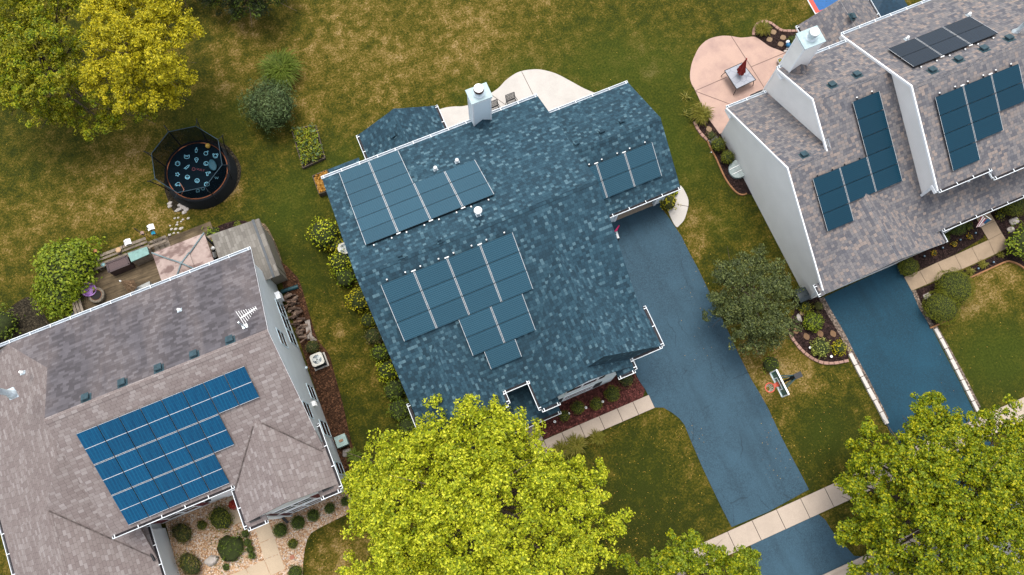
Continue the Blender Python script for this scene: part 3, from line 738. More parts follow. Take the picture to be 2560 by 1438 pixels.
def window_x(parent, X, y0, y1, z0, z1, sgn=1, sash=1, trim='trim_blue', mull=0):
    """window in a wall x = X facing sgn; a frame with its glass as sub-part"""
    f = .045; mb = MB()
    mb.box((min(X, X+sgn*.025), y0-f, z0-f), (max(X, X+sgn*.025), y1+f, z0)); mb.box((min(X, X+sgn*.025), y0-f, z1), (max(X, X+sgn*.025), y1+f, z1+f))
    mb.box((min(X, X+sgn*.025), y0-f, z0), (max(X, X+sgn*.025), y0, z1)); mb.box((min(X, X+sgn*.025), y1, z0), (max(X, X+sgn*.025), y1+f, z1))
    zm = (z0+z1)/2
    if sash: mb.box((min(X, X+sgn*.022), y0, zm-.022), (max(X, X+sgn*.022), y1, zm+.022))
    for i in range(mull):
        y = y0+(y1-y0)*(i+1)/(mull+1); mb.box((min(X, X+sgn*.024), y-.05, z0), (max(X, X+sgn*.024), y+.05, z1))
    o = mb.build('window', trim, parent)
    g = MB(); g.box((min(X-.02*sgn, X+.012*sgn), y0+.002, z0+.002), (max(X-.02*sgn, X+.012*sgn), y1-.002, z1-.002)); g.build('pane', 'glass', o); return o
def window_y(parent, Y, x0, x1, z0, z1, sgn=-1, sash=1, trim='trim'):
    f = .05; a, b = sorted((Y, Y+sgn*.025)); a2, b2 = sorted((Y, Y+sgn*.022)); mb = MB()
    mb.box((x0-f, a, z0-f), (x1+f, b, z0)); mb.box((x0-f, a, z1), (x1+f, b, z1+f)); mb.box((x0-f, a, z0), (x0, b, z1)); mb.box((x1, a, z0), (x1+f, b, z1))
    if sash: mb.box((x0, a2, (z0+z1)/2-.022), (x1, b2, (z0+z1)/2+.022))
    o = mb.build('window', trim, parent); g = MB(); a3, b3 = sorted((Y-.02*sgn, Y+.012*sgn)); g.box((x0+.002, a3, z0+.002), (x1-.002, b3, z1-.002)); g.build('pane', 'glass', o); return o
def shutter(parent, Y, x0, x1, z0, z1, mat): mb = MB(); mb.box((x0, Y-.04, z0), (x1, Y, z1)); return mb.build('shutter', mat, parent)
def on_roof(px, py, pln, off=0.0):
    a, b, c = pln; w = ray(px, py); t = (a*CAM.x+b*CAM.y+c+off-CAM.z)/(w.z-a*w.x-b*w.y); return CAM+w*t
def roof_frame(pln, x, y, off=0.0):
    """matrix with x along the eave, y up the slope, z off the roof"""
    a, b, c = pln; n = Vector((-a, -b, 1)).normalized(); g = Vector((a, b, a*a+b*b)).normalized(); e = g.cross(n)
    o = Vector((x, y, a*x+b*y+c)) + n*off
    return Matrix(((e.x, g.x, n.x, o.x), (e.y, g.y, n.y, o.y), (e.z, g.z, n.z, o.z), (0, 0, 0, 1)))
def roof_vent(parent, px, py, pln, mat='teal_metal', s=.30):
    q = on_roof(px, py, pln, .1); mx = roof_frame(pln, q.x, q.y); mb = MB()
    mb.box((-s*.75, -s*.75, -.01), (s*.75, s*.75, .012), 0, mx); mb.box((-s*.42, -s*.42, .012), (s*.42, s*.42, .10), 0, mx)
    mb.box((-s*.52, -s*.62, .10), (s*.52, s*.5, .15), 0, mx); return mb.build('roof_vent', mat, parent)
def vent_pipe(parent, px, py, pln, h=.28, rad=.05, mat='white_pl', boot=True, cap=False):
    q = on_roof(px, py, pln, 0); mx = roof_frame(pln, q.x, q.y); mb = MB()
    if boot: mb.box((-.11, -.11, -.01), (.11, .11, .008), 1, mx); mb.lathe((q.x, q.y, q.z-.03), [(.11, 0), (.075, .12)], 12, 1)
    mb.lathe((q.x, q.y, q.z-.1), [(rad, 0), (rad, h+.1), (rad*.72, h+.1), (rad*.72, h)], 12, 0)
    if cap: mb.lathe((q.x, q.y, q.z+h), [(rad*1.6, 0), (rad*1.75, .05), (rad*1.5, .11), (rad*.6, .16), (0, .17)], 14, 0)
    return mb.build('vent_pipe', [mat, 'galv'], parent)
def chimney(parent, x0, x1, y0, y1, zt, side, cap, flue_mat, band):
    mb = MB(); mb.box((x0, y0, 0), (x1, y1, zt-.18)); 
    t = .07
    for xx in (x0-.02, x1-t+.02):
        for yy in (y0-.02, y1-t+.02): mb.box((xx, yy, 0), (xx+t, yy+t, zt-.181), 1)
    mb.box((x0-.05, y0-.05, zt-.18), (x1+.05, y1+.05, zt), 1)
    o = mb.build('chimney', [side, 'trim'], parent)
    c = MB(); c.box((x0-.08, y0-.08, zt), (x1+.08, y1+.08, zt+.05)); c.build('chimney_cap', cap, o)
    f = MB(); cx, cy = (x0+x1)/2, (y0+y1)/2
    f.lathe((cx, cy, zt+.05), [(.26, 0), (.17, .06), (.17, .32)], 18, 0); f.lathe((cx, cy, zt+.37), [(.24, 0), (.25, .03), (.25, .17), (.23, .2)], 20, 1)
    f.lathe((cx, cy, zt+.571), [(.235, 0), (.22, .03), (0, .05)], 20, 2)
    for k in range(3): f.lathe((cx+.13*math.cos(k*2.1), cy+.13*math.sin(k*2.1), zt+.60), [(.012, 0), (.012, .015)], 6, 1)
    f.build('flue', ['galv', band, flue_mat], o); return o
def downspout(parent, pts, s=.07, mat='gutter'):
    mb = MB()
    for a, b in zip(pts[:-1], pts[1:]): mb.bar(a, b, s, s*.8, 0, up=(.3, .2, 1))
    return mb.build('downspout', mat, parent)
def rake(parent, pts, mat='trim', dx=-.03, h=.16):
    """barge board along a sloped gable edge, pts (x,y,z) of the roof top"""
    mb = MB()
    for a, b in zip(pts[:-1], pts[1:]):
        a, b = Vector(a), Vector(b); vs = []
        for p in (a, b):
            for ox, oz in ((dx*2, -h), (0, -h), (0, .012), (dx*2, .012)): vs.append(p+Vector((ox, 0, oz)))
        mb.mesh(vs, [(0,1,2,3),(7,6,5,4),(0,4,5,1),(1,5,6,2),(2,6,7,3),(3,7,4,0)])
    return mb.build('barge_board', mat, parent)

# ================================================================== LEFT HOUSE
LH = thing('house', (-12, 10, 0), 'two storey house with a faded pinkish brown shingle roof and grey siding at lower left', 'house', 'houses in a row')
LB, LF = pl_y(8.5, 10.65, -.615), pl_y(8.5, 10.65, .6)
roof('roof', LH, [LB, LF], rect(-16.4, -6.5, 5.5, 15.73), ['sh_brown', plain('roof_edge_brown', (.2, .16, .15)), 'sh_brown_str'], stain=[0])
LG, LL = (0, .58, 5.0-.58*7.8), pl_x(2.8, -22.1, .7)
LR = pl_x(2.8, -15.8, -.7)
roof('garage_roof', LH, [LL, LG, (LB[0], LB[1], LB[2]-.015)], rect(-22.1, -16.36, 7.8, 15.73), ['sh_brown', plain('roof_edge_brown', (.2, .16, .15)), 'sh_brown_str'], stain=[2], uvo=.4)
roof('garage_roof', LH, [LG], rect(-18.95, -15.8, 4.0, 7.8), ['sh_brown', plain('roof_edge_brown', (.2, .16, .15))], uvo=.9)
roof('garage_roof', LH, [LL, LR], rect(-22.1, -15.8, -1.0, 7.8), ['sh_brown', plain('roof_edge_brown', (.2, .16, .15))], uvo=.2)
W1, W2_ = pl_x(5.25, -10.85, .66), pl_x(5.25, -6.45, -.66)
roof('wing_roof', LH, [W1, W2_], rect(-10.85, -6.45, 3.75, 8.2), ['sh_brown', plain('roof_edge_brown', (.2, .16, .15))], uvo=.5, host=LF)
# eave returns of the front gable
for xa, xb in ((-10.85, -9.9), (-7.4, -6.45)):
    mb = MB(); mb.prism(rect(xa, xb, 3.5, 3.85), lambda x, y: 5.08+(y-3.5)*.45, lambda x, y: 5.16+(y-3.5)*.45); mb.build('eave_return', 'sh_brown', LH)
    gutter(LH, (xa, 3.5), (xb, 3.5), 5.2, (0, -1))
    mb = MB(); mb.bar((xa+.2, 3.72, 5.30), (xb-.25, 3.72, 5.30), .10, .05); mb.build('dark_flashing', 'black', LH)
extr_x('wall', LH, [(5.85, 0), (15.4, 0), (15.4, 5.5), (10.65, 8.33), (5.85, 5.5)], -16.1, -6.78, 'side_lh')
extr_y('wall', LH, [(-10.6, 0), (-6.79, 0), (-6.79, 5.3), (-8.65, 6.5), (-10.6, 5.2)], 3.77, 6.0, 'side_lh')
mb = MB(); mb.box((-21.8, -.6, 0), (-16.2, 15.3, 2.75)); mb.box((-16.21, -.6, 0), (-16.05, 5.6, 2.9)); mb.build('wall', 'side_lh', LH)
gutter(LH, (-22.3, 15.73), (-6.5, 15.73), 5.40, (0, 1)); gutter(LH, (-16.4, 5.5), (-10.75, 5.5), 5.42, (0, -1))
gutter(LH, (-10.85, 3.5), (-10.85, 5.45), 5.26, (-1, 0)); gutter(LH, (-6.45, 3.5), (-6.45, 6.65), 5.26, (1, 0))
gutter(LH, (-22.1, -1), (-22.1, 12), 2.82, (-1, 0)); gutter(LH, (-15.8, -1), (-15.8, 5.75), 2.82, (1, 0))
rake(LH, [(-6.5, 15.73, 5.376), (-6.5, 10.65, 8.5), (-6.5, 6.3, 5.9)], 'trim', .004, .05)
for y0, y1 in ((13.27, 14.0), (12.44, 13.17), (11.62, 12.34)): window_x(LH, -6.78, y0, y1, .45, 2.05)
for y0, y1, z0, z1 in ((11.0, 11.75, 3.4, 4.75), (8.55, 9.28, .5, 2.0), (7.25, 7.97, 3.5, 4.85), (6.58, 7.32, .35, 2.1), (4.5, 5.1, .35, 2.1)): window_x(LH, -6.78, y0, y1, z0, z1)
for x0, x1 in ((-9.73, -8.95), (-8.83, -8.05)):
    window_y(LH, 3.77, x0, x1, 3.0, 4.6); window_y(LH, 3.77, x0, x1, .55, 2.2)
for z0, z1 in ((3.0, 4.6), (.55, 2.2)):
    shutter(LH, 3.77, -10.22, -9.84, z0, z1, 'maroon'); shutter(LH, 3.77, -7.94, -7.56, z0, z1, 'maroon')
for x0, x1 in ((-15.45, -14.75), (-14.62, -13.92)): window_y(LH, 5.85, x0, x1, .6, 2.2); window_y(LH, 5.85, x0, x1, 3.3, 4.7)
for x0 in (-15.95, -13.8): shutter(LH, 5.85, x0, x0+.36, .6, 2.2, 'maroon'); shutter(LH, 5.85, x0, x0+.36, 3.3, 4.7, 'maroon')
mb = MB(); mb.box((-13.15, 5.72, 1.9), (-12.95, 5.85, 2.2)); mb.build('porch_lamp', 'black', LH)
mb = MB(); mb.box((-12.6, 5.79, .1), (-11.6, 5.85, 2.2)); mb.build('front_door', 'trim', LH)
mb = MB(); mb.box((-11.5, 5.2, 2.3), (-10.62, 5.86, 2.42)); mb.build('porch_soffit', plain('cream_soffit', (.62, .55, .42)), LH)
mb = MB(); mb.box((-6.78, 8.02, 2.2), (-6.62, 8.26, 2.42)); mb.box((-6.62, 8.0, 2.18), (-6.60, 8.28, 2.24)); mb.build('dryer_vent', 'white_pl', LH)
mb = MB(); mb.box((-6.78, 14.15, .8), (-6.55, 14.55, 1.5)); mb.build('meter_box', 'trim', LH)
mb = MB(); mb.lathe((-6.72, 10.4, .5), [(.06, 0), (.08, .05), (.05, .12), (0, .13)], 10); mb.build('tap', 'trim_blue', LH)
for px, py in ((574, 851), (484, 888), (395, 922), (304, 959), (213, 996)): roof_vent(LH, px, py, LB)
vent_pipe(LH, 449, 776, LB, .22, .055); vent_pipe(LH, 57, 932, LB, .25, .06)
q = on_roof(30, 985, LG); mb = MB(); mb.box((-.2, -.22, -.01), (.2, .26, .015), 0, roof_frame(LG, q.x, q.y)); mb.lathe((q.x, q.y, q.z), [(.22, 0), (.16, .2), (.13, .22), (.13, 1.3)], 14); mb.lathe((q.x, q.y, q.z+1.25), [(.2, 0), (.22, .06), (0, .2)], 14); mb.build('flue_pipe', 'galv', LH)
downspout(LH, [(-16.0, 5.55, 5.3), (-15.95, 5.78, 4.9), tuple(on_roof(345, 1325, LR, .06)), tuple(on_roof(376, 1382, LR, .06))], .06)
a, b = on_roof(377, 1383, LR, .06), on_roof(386, 1402, LR, .06); mb = MB(); mb.tube([a, b], .06, 8); mb.build('downspout_end', 'black', LH)
downspout(LH, [(-9.9, 3.66, 5.1), (-9.95, 3.66, .15)], .07); a = P(716, 1298, .1); mb = MB(); mb.bar((a.x-.15, a.y+.15, .1), (a.x, a.y-.2, .07), .12, .1); mb.build('downspout_end', 'black', LH)

# lean-to shed at the back corner of the left house
SH = thing('garden_shed', (-7.3, 16.5, 0), 'small grey shingled lean-to shed at the back corner of the brown roofed house', 'shed')
roof('roof', SH, [pl_x(2.75, -6.35, -.10), pl_x(2.72, -6.05, -1.6)], rect(-8.55, -6.02, 14.9, 18.2), ['sh_dark', plain('shed_edge', (.10, .09, .08))], .08)
mb = MB(); mb.box((-6.40, 14.88, 2.735), (-6.28, 18.22, 2.80)); mb.build('ridge_cap', plain('shed_cap', (.10, .11, .12)), SH)
mb = MB(); mb.box((-8.5, 15.42, 0), (-6.12, 18.1, 2.62)); mb.build('wall', plain('tan_board', (.30, .26, .20), .9, var=.1), SH)
mb = MB(); mb.box((-6.12, 15.7, .1), (-6.09, 17.9, 2.3)); mb.build('door', plain('tan_door', (.27, .235, .18), .9), SH)

# ================================================================== MIDDLE HOUSE
MH = thing('house', (3.5, 11, 0), 'house with a blue shingle roof and a white chimney in the middle of the row', 'house', 'houses in a row')
EB = plain('roof_edge_blue', (.03, .05, .065))
MBk, MF = pl_y(8.95, 11.4, -.555), pl_y(8.95, 11.4, .555)
roof('roof', MH, [MBk, MF], rect(-2.13, 9.42, 4.72, 17.8), ['sh_blue', EB])
A1, A2, A3 = pl_x(5.2, 9.75, -.84), pl_x(5.2, 3.33, .84), pl_y(5.25, 3.8, 9.0)
roof('wing_roof', MH, [A1, A2, A3], rect(3.33, 9.75, 3.8, 9.75), ['sh_blue', EB], uvo=.3, host=MF)
roof('wing_roof', MH, [pl_x(5.24, 8.1, -.84), pl_x(5.23, 3.32, .84)], rect(3.32, 8.1, 3.45, 6.4), ['sh_blue', EB], uvo=.7, host=MF)
roof('wing_roof', MH, [pl_x(5.2, 2.0, -.84), pl_x(5.2, -2.2, .84)], rect(-2.2, 2.0, 4.09, 8.4), ['sh_blue', EB], uvo=.1, host=MF)
roof('porch_roof', MH, [pl_y(2.72, 3.02, .28)], rect(-1.6, 4.37, 3.02, 5.2), ['sh_blue', EB], uvo=.2)
for xa, xb in ((3.33, 4.25), (7.22, 8.1)):
    mb = MB(); mb.prism(rect(xa, xb, 3.22, 3.6), lambda x, y: 5.06+(y-3.2)*.45, lambda x, y: 5.14+(y-3.2)*.45); mb.build('eave_return', 'sh_blue', MH); gutter(MH, (xa, 3.24), (xb, 3.24), 5.2, (0, -1))
G1, G2 = pl_y(4.72, 14.57, -.61), pl_y(4.72, 14.57, .61)
roof('garage_roof', MH, [G1, G2], rect(9.1, 14.9, 11.3, 17.84), ['sh_blue', EB], uvo=.6)
S1, S2 = pl_x(2.72, .34, .62), pl_x(2.72, 4.74, -.62)
roof('sunroom_roof', MH, [S1, S2], rect(.34, 4.74, 17.3, 20.6), ['sh_blue', EB], uvo=.8)
roof('box_bay_roof', MH, [pl_y(2.62, 19.42, -.35)], rect(-1.82, -.08, 17.3, 19.42), ['sh_blue', EB])
extr_x('wall', MH, [(5.0, 0), (17.45, 0), (17.45, 5.5), (11.4, 8.8), (5.0, 5.3)], -1.85, 9.12, 'side_mh')
extr_y('wall', MH, [(3.68, 0), (7.72, 0), (7.72, 5.35), (5.71, 7.03), (3.68, 5.3)], 3.62, 5.1, 'side_mh')
mb = MB(); mb.box((7.73, 4.15, 0), (9.4, 5.2, 5.2)); mb.box((9.13, 4.15, 0), (9.42, 5.9, 5.15)); mb.build('wall', 'side_mh', MH)
extr_y('wall', MH, [(-1.86, 0), (1.65, 0), (1.65, 5.3), (-.1, 6.8), (-1.86, 5.3)], 4.45, 6.0, 'side_mh')
# garage shell: side and back walls, piers and header round the open door
mb = MB()
mb.box((14.35, 11.77, 0), (14.5, 17.5, 2.75)); mb.box((9.13, 17.35, 0), (14.349, 17.5, 2.75)); mb.box((9.13, 11.62, 0), (11.66, 11.77, 2.8)); mb.box((13.98, 11.62, 0), (14.5, 11.769, 2.8)); mb.box((11.661, 11.62, 2.25), (13.979, 11.77, 2.8))
mb.build('garage_wall', 'side_mh', MH)
extr_x('garage_wall', MH, [(11.8, 2.6), (17.3, 2.6), (14.57, 4.5)], 14.36, 14.49, 'side_mh')
mb = MB()
for x in (11.56, 13.98): mb.box((x, 11.59, 0), (x+.12, 11.62, 2.3))
mb.box((11.56, 11.588, 2.3), (14.1, 11.619, 2.42)); mb.build('garage_door_trim', 'trim', MH)
mb = MB(); mb.box((9.14, 11.62, -.05), (14.34, 17.34, .05)); mb.build('garage_floor', concrete('garage_slab', (.42, .34, .26), .5), MH)
mb = MB(); mb.box((11.7, 11.9, 2.5), (13.95, 14.0, 2.56)); mb.build('open_garage_door', 'trim', MH)
mb = MB(); mb.lathe((14.22, 11.5, 1.75), [(.02, 0), (.10, .04), (.12, .2), (.07, .3), (.09, .32), (0, .4)], 8); mb.box((14.20, 11.5, 1.95), (14.24, 11.62, 2.0)); mb.build('wall_lantern', 'black', MH)
mb = MB(); mb.box((-1.7, 17.4, 0), (-.2, 19.2, 2.5)); mb.box((.6, 17.4, 0), (4.5, 20.4, 2.7)); mb.build('wall', 'side_mh', MH)
extr_y('wall', MH, [(.7, 2.6), (4.4, 2.6), (2.54, 3.85)], 20.3, 20.41, 'side_mh')
gutter(MH, (-2.15, 17.8), (9.42, 17.8), 5.41, (0, 1)); gutter(MH, (2.0, 4.72), (3.33, 4.72), 5.24, (0, -1)); gutter(MH, (3.33, 3.24), (3.33, 4.7), 5.22, (-1, 0)); gutter(MH, (2.0, 4.09), (2.0, 4.7), 5.22, (1, 0))
gutter(MH, (1.1, 4.09), (2.0, 4.09), 5.22, (0, -1)); gutter(MH, (-2.2, 4.09), (-1.2, 4.09), 5.22, (0, -1)); gutter(MH, (-2.2, 4.09), (-2.2, 5.9), 5.22, (-1, 0))
gutter(MH, (8.1, 3.8), (9.75, 3.8), 5.24, (0, -1)); gutter(MH, (8.1, 3.24), (8.1, 3.78), 5.24, (1, 0)); gutter(MH, (9.75, 3.75), (9.75, 5.85), 5.22, (1, 0))
gutter(MH, (-1.6, 3.02), (4.37, 3.02), 2.74, (0, -1)); gutter(MH, (9.9, 11.3), (14.9, 11.3), 2.74, (0, -1)); gutter(MH, (9.7, 17.84), (14.9, 17.84), 2.74, (0, 1))
gutter(MH, (.34, 17.6), (.34, 20.6), 2.74, (-1, 0)); gutter(MH, (4.74, 17.6), (4.74, 20.6), 2.74, (1, 0))
for x0, x1 in ((4.85, 5.6), (5.7, 6.4), (6.5, 6.85)): window_y(MH, 3.62, x0, x1, 3.7, 4.8, sash=0)
window_y(MH, 3.62, 4.95, 6.45, .8, 2.1, sash=1); shutter(MH, 3.62, 6.58, 6.95, .75, 2.15, 'navy_sh'); shutter(MH, 3.62, 4.4, 4.8, .75, 2.15, 'navy_sh')
downspout(MH, [(8.2, 3.75, 5.1), (8.45, 4.08, 4.7), (8.45, 4.08, .1)]); downspout(MH, [(14.6, 11.45, 2.6), (14.42, 11.56, 2.2), (14.42, 11.56, .15)])
chimney(MH, 5.80, 6.72, 17.40, 18.05, 8.15, 'side_mh', 'chim_cap', 'white_pl', 'rust')
a = roof_frame(MBk, 6.26, 17.2); mb = MB(); mb.mesh([(5.8, 17.40, 5.62), (6.72, 17.40, 5.62), (6.26, 16.9, 5.905), (6.26, 17.40, 6.02)], [(0, 2, 3), (2, 1, 3)]); mb.build('chimney_saddle', 'sh_blue', MH)
for px, py in ((1089, 424), (1143, 405)): vent_pipe(MH, px, py, MBk, .16, .055, 'white_pl', True, True)
vent_pipe(MH, 1196, 538, MBk, .55, .085, 'galv', True, False); q = on_roof(1196, 538, MBk)
mb = MB(); mb.lathe((q.x, q.y, q.z+.52), [(.05, 0), (.17, .05), (.19, .12), (.13, .2), (0, .24)], 18); mb.build('vent_cap', 'white_pl', MH)
for px, py in ((1555, 305), (1505, 330), (1442, 360)): roof_vent(MH, px, py, G1, 'sh_blue', .26)
roof_vent(MH, 985, 335, S1, 'sh_blue', .28); 
for px, py in ((1100, 600), (1195, 560), (1000, 640)): roof_vent(MH, px, py, MBk, 'sh_blue', .22)
mb = MB()
for x in (-1.4, 1.6, 4.2): mb.box((x-.06, 3.1, 0), (x+.06, 3.22, 2.7))
mb.build('porch_post', 'trim', MH)

# ================================================================== RIGHT HOUSE
RH = thing('house', (27, 9, 0), 'large house with a mottled grey brown shingle roof and tall white gable walls at right', 'house', 'houses in a row')
EG = plain('roof_edge_white', (.72, .74, .76), .5)
RF = pl_y(2.75, 3.3, .488); R1 = pl_y(2.72, 14.42, -.594)
roof('roof', RH, [RF, R1], rect(19.2, 21.62, 3.25, 14.42), ['sh_gray', EG])
R2 = pl_y(6.9, 11.8, -.59)
roof('roof', RH, [RF, R2], [(21.42, 9.9), (25.78, 9.9), (25.78, 14.5), (21.42, 14.5)], ['sh_gray', EG], uvo=.31)
roof('roof', RH, [RF], rect(21.62, 25.78, 3.25, 9.9), ['sh_gray', EG], uvo=0)
roof('roof', RH, [RF], rect(25.78, 37, 3.86, 6.3), ['sh_gray', EG], uvo=0)
R3, R3f = pl_y(8.0, 10.25, -.60), pl_y(8.0, 10.25, .49)
roof('roof', RH, [R3, R3f], [(25.5, 5.45), (28.48, 5.45), (28.48, 5.0), (37, 5.0), (37, 15.0), (25.5, 15.0)], ['sh_gray', EG], uvo=.77)
GW1, GW2 = pl_x(2.74, 19.06, .53), pl_x(2.74, 26.3, -.53)
roof('garage_roof', RH, [GW1, GW2], rect(19.21, 26.3, 3.2, 7.4), ['sh_gray', EG], uvo=.2, host=RF)
B1, B2 = pl_x(2.92, 24.94, .62), pl_x(2.92, 29.33, -.62)
roof('sunroom_roof', RH, [B1, B2], rect(24.94, 29.33, 14.4, 17.3), ['sh_gray', EG], uvo=.4)
zRF = lambda y: 2.75+.488*(y-3.3)
extr_x('wall', RH, [(3.6, 0), (14.0, 0), (14.0, 2.85), (9.36, 5.6), (3.6, 2.75)], 19.36, 21.0, 'side_rh')
extr_x('wall', RH, [(3.7, 0), (14.1, 0), (14.1, 5.45), (11.8, 6.78), (3.7, 2.8)], 21.62, 25.0, 'side_rh')
extr_x('wall', RH, [(5.85, 0), (14.6, 0), (14.6, 5.3), (10.25, 7.86), (5.85, 5.72)], 25.7, 36.8, 'side_rh')
mb = MB(); mb.box((25.3, 14.5, 0), (29.0, 17.0, 2.95)); mb.box((19.5, 3.45, 0), (25.9, 3.6, 2.6)); mb.build('wall', 'side_rh', RH)
extr_y('wall', RH, [(19.5, 2.5), (25.9, 2.5), (22.68, 4.4)], 3.35, 3.47, 'side_rh')
mb = MB(); mb.box((20.3, 3.40, .03), (24.9, 3.45, 2.25)); mb.build('garage_door', 'trim', RH)
rake(RH, [(19.2, 14.42, 2.72), (19.2, 9.36, 5.71), (19.2, 3.4, 2.8)]); rake(RH, [(21.42, 14.5, 5.307), (21.42, 11.8, 6.9), (21.42, 9.3, 5.68)]); rake(RH, [(25.5, 15.0, 5.15), (25.5, 10.25, 8.0), (25.5, 5.45, 5.648)])
for x0, yb, yf, zt in ((19.2, 14.42, 0, 2.72), (21.42, 14.5, 0, 5.3), (25.5, 15.0, 5.45, 5.15)):
    mb = MB(); mb.box((x0-.05, yb-.55, zt-.28), (x0+.22, yb+.02, zt-.12)); mb.build('eave_box', 'trim', RH)
mb = MB(); mb.box((25.42, 5.42, 5.3), (25.66, 5.85, 5.5)); mb.build('eave_box', 'trim', RH)
gutter(RH, (19.2, 14.42), (21.62, 14.42), 2.74, (0, 1)); gutter(RH, (21.42, 14.5), (25.5, 14.5), 5.33, (0, 1)); gutter(RH, (25.5, 15.0), (37, 15.0), 5.17, (0, 1))
gutter(RH, (25.5, 5.45), (28.5, 5.45), 5.66, (0, -1)); gutter(RH, (28.5, 5.0), (28.5, 5.45), 5.55, (-1, 0), straps=False); gutter(RH, (28.5, 5.0), (37, 5.0), 5.45, (0, -1))
gutter(RH, (26.3, 3.86), (37, 3.86), 3.02, (0, -1)); gutter(RH, (26.3, 3.2), (26.3, 3.86), 2.76, (1, 0), straps=False); gutter(RH, (24.94, 15.1), (24.94, 17.3), 2.94, (-1, 0)); gutter(RH, (29.33, 15.1), (29.33, 17.3), 2.94, (1, 0))
mb = MB(); mb.prism(rect(18.95, 19.2, 3.18, 3.85), 2.60, 2.70); mb.build('eave_return', 'sh_gray', RH); gutter(RH, (18.98, 3.18), (18.98, 3.85), 2.74, (-1, 0)); 
mb = MB(); mb.bar((19.03, 3.6, 2.55), (19.33, 3.55, 2.1), .1, .1); mb.bar((19.33, 3.55, 2.1), (19.33, 3.52, .1), .09, .09); mb.build('downspout', 'gutter', RH)
mb = MB()
mb.bar((25.6, 5.5, 5.5), (25.62, 5.78, 5.1), .12, .1); mb.bar((25.62, 5.78, 5.1), (25.62, 5.78, zRF(5.78)+.05), .12, .1); mb.build('downspout', 'gutter', RH)
mb = MB(); mb.bar((28.4, 5.45, 5.5), (28.35, 5.78, 5.1), .12, .1); mb.bar((28.35, 5.78, 5.1), (28.35, 5.78, zRF(5.78)+.05), .12, .1); mb.bar((28.35, 5.78, zRF(5.78)+.1), (28.3, 5.5, zRF(5.5)+.08), .12, .1); mb.build('downspout', 'gutter', RH)
chimney(RH, 21.7, 22.7, 13.98, 14.75, 8.0, 'side_rh', 'chim_cap', 'white_pl', 'galv')
mb = MB(); mb.mesh([(21.7, 13.98, 5.63), (22.7, 13.98, 5.63), (22.2, 13.45, 5.94), (22.2, 13.98, 6.1)], [(0, 2, 3), (2, 1, 3)]); mb.build('chimney_saddle', 'sh_gray', RH)
for px, py in ((2083, 212), (2145, 186)): roof_vent(RH, px, py, R2)
for px, py in ((2334, 175), (2399, 148), (2463, 121), (2526, 95)): roof_vent(RH, px, py, R3)
roof_vent(RH, 2013, 387, R1); roof_vent(RH, 2131, 40, B2)
vent_pipe(RH, 2266, 98, R3, .25, .06); vent_pipe(RH, 2421, 38, R3, .22, .06); 
q = on_roof(2540, 80, R3); mb = MB(); mb.lathe((q.x, q.y, q.z-.05), [(.2, 0), (.12, .2), (.10, .22), (.10, 1.0)], 14); mb.lathe((q.x, q.y, q.z+.95), [(.15, 0), (.16, .06), (0, .14)], 14); mb.build('flue_pipe', 'galv', RH)
mb = MB(); mb.bar((27.9, 3.92, 2.95), (27.95, 3.9, .1), .08, .08); mb.build('downspout', 'gutter', RH)

# ridge caps and dark brown strips along the valleys
def up(p, k=.022): return (p[0], p[1], p[2]+k)
def caps(parent, pa, pb, foot, mat, edge): roof('ridge_cap', parent, [up(pa), up(pb)], foot, [mat, edge], .03, uvo=2.17)
BE = plain('roof_edge_brown', (.2, .16, .15))
caps(MH, MBk, MF, rect(-2.13, 9.42, 11.25, 11.55), 'sh_blue', EB); caps(MH, G1, G2, rect(9.43, 14.9, 14.43, 14.71), 'sh_blue', EB); caps(MH, S1, S2, rect(2.40, 2.68, 17.9, 20.6), 'sh_blue', EB); caps(MH, A1, A2, rect(6.40, 6.68, 4.15, 9.3), 'sh_blue', EB)
caps(LH, LB, LF, rect(-16.4, -6.5, 10.5, 10.8), 'sh_brown', BE); caps(LH, W1, W2_, rect(-8.79, -8.51, 3.75, 7.5), 'sh_brown', BE); caps(LH, LL, LR, rect(-19.09, -18.81, -1.0, 7.6), 'sh_brown', BE)
caps(RH, RF, R1, rect(19.2, 21.6, 9.22, 9.5), 'sh_gray', EG); caps(RH, RF, R2, rect(21.42, 25.7, 11.66, 11.94), 'sh_gray', EG); caps(RH, R3, R3f, rect(25.5, 37, 10.11, 10.39), 'sh_gray', EG); caps(RH, GW1, GW2, rect(22.54, 22.82, 3.2, 7.0), 'sh_gray', EG); caps(RH, B1, B2, rect(27.0, 27.27, 15.2, 17.3), 'sh_gray', EG)
VBR = plain('valley_brown', (.13, .105, .098), .95, var=.5, scale=5)
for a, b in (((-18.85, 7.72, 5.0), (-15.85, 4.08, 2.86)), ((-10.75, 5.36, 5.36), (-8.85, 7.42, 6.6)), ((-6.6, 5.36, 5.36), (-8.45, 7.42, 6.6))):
    mb = MB(); mb.bar(a, b, .05, .04); mb.build('valley', VBR, LH)
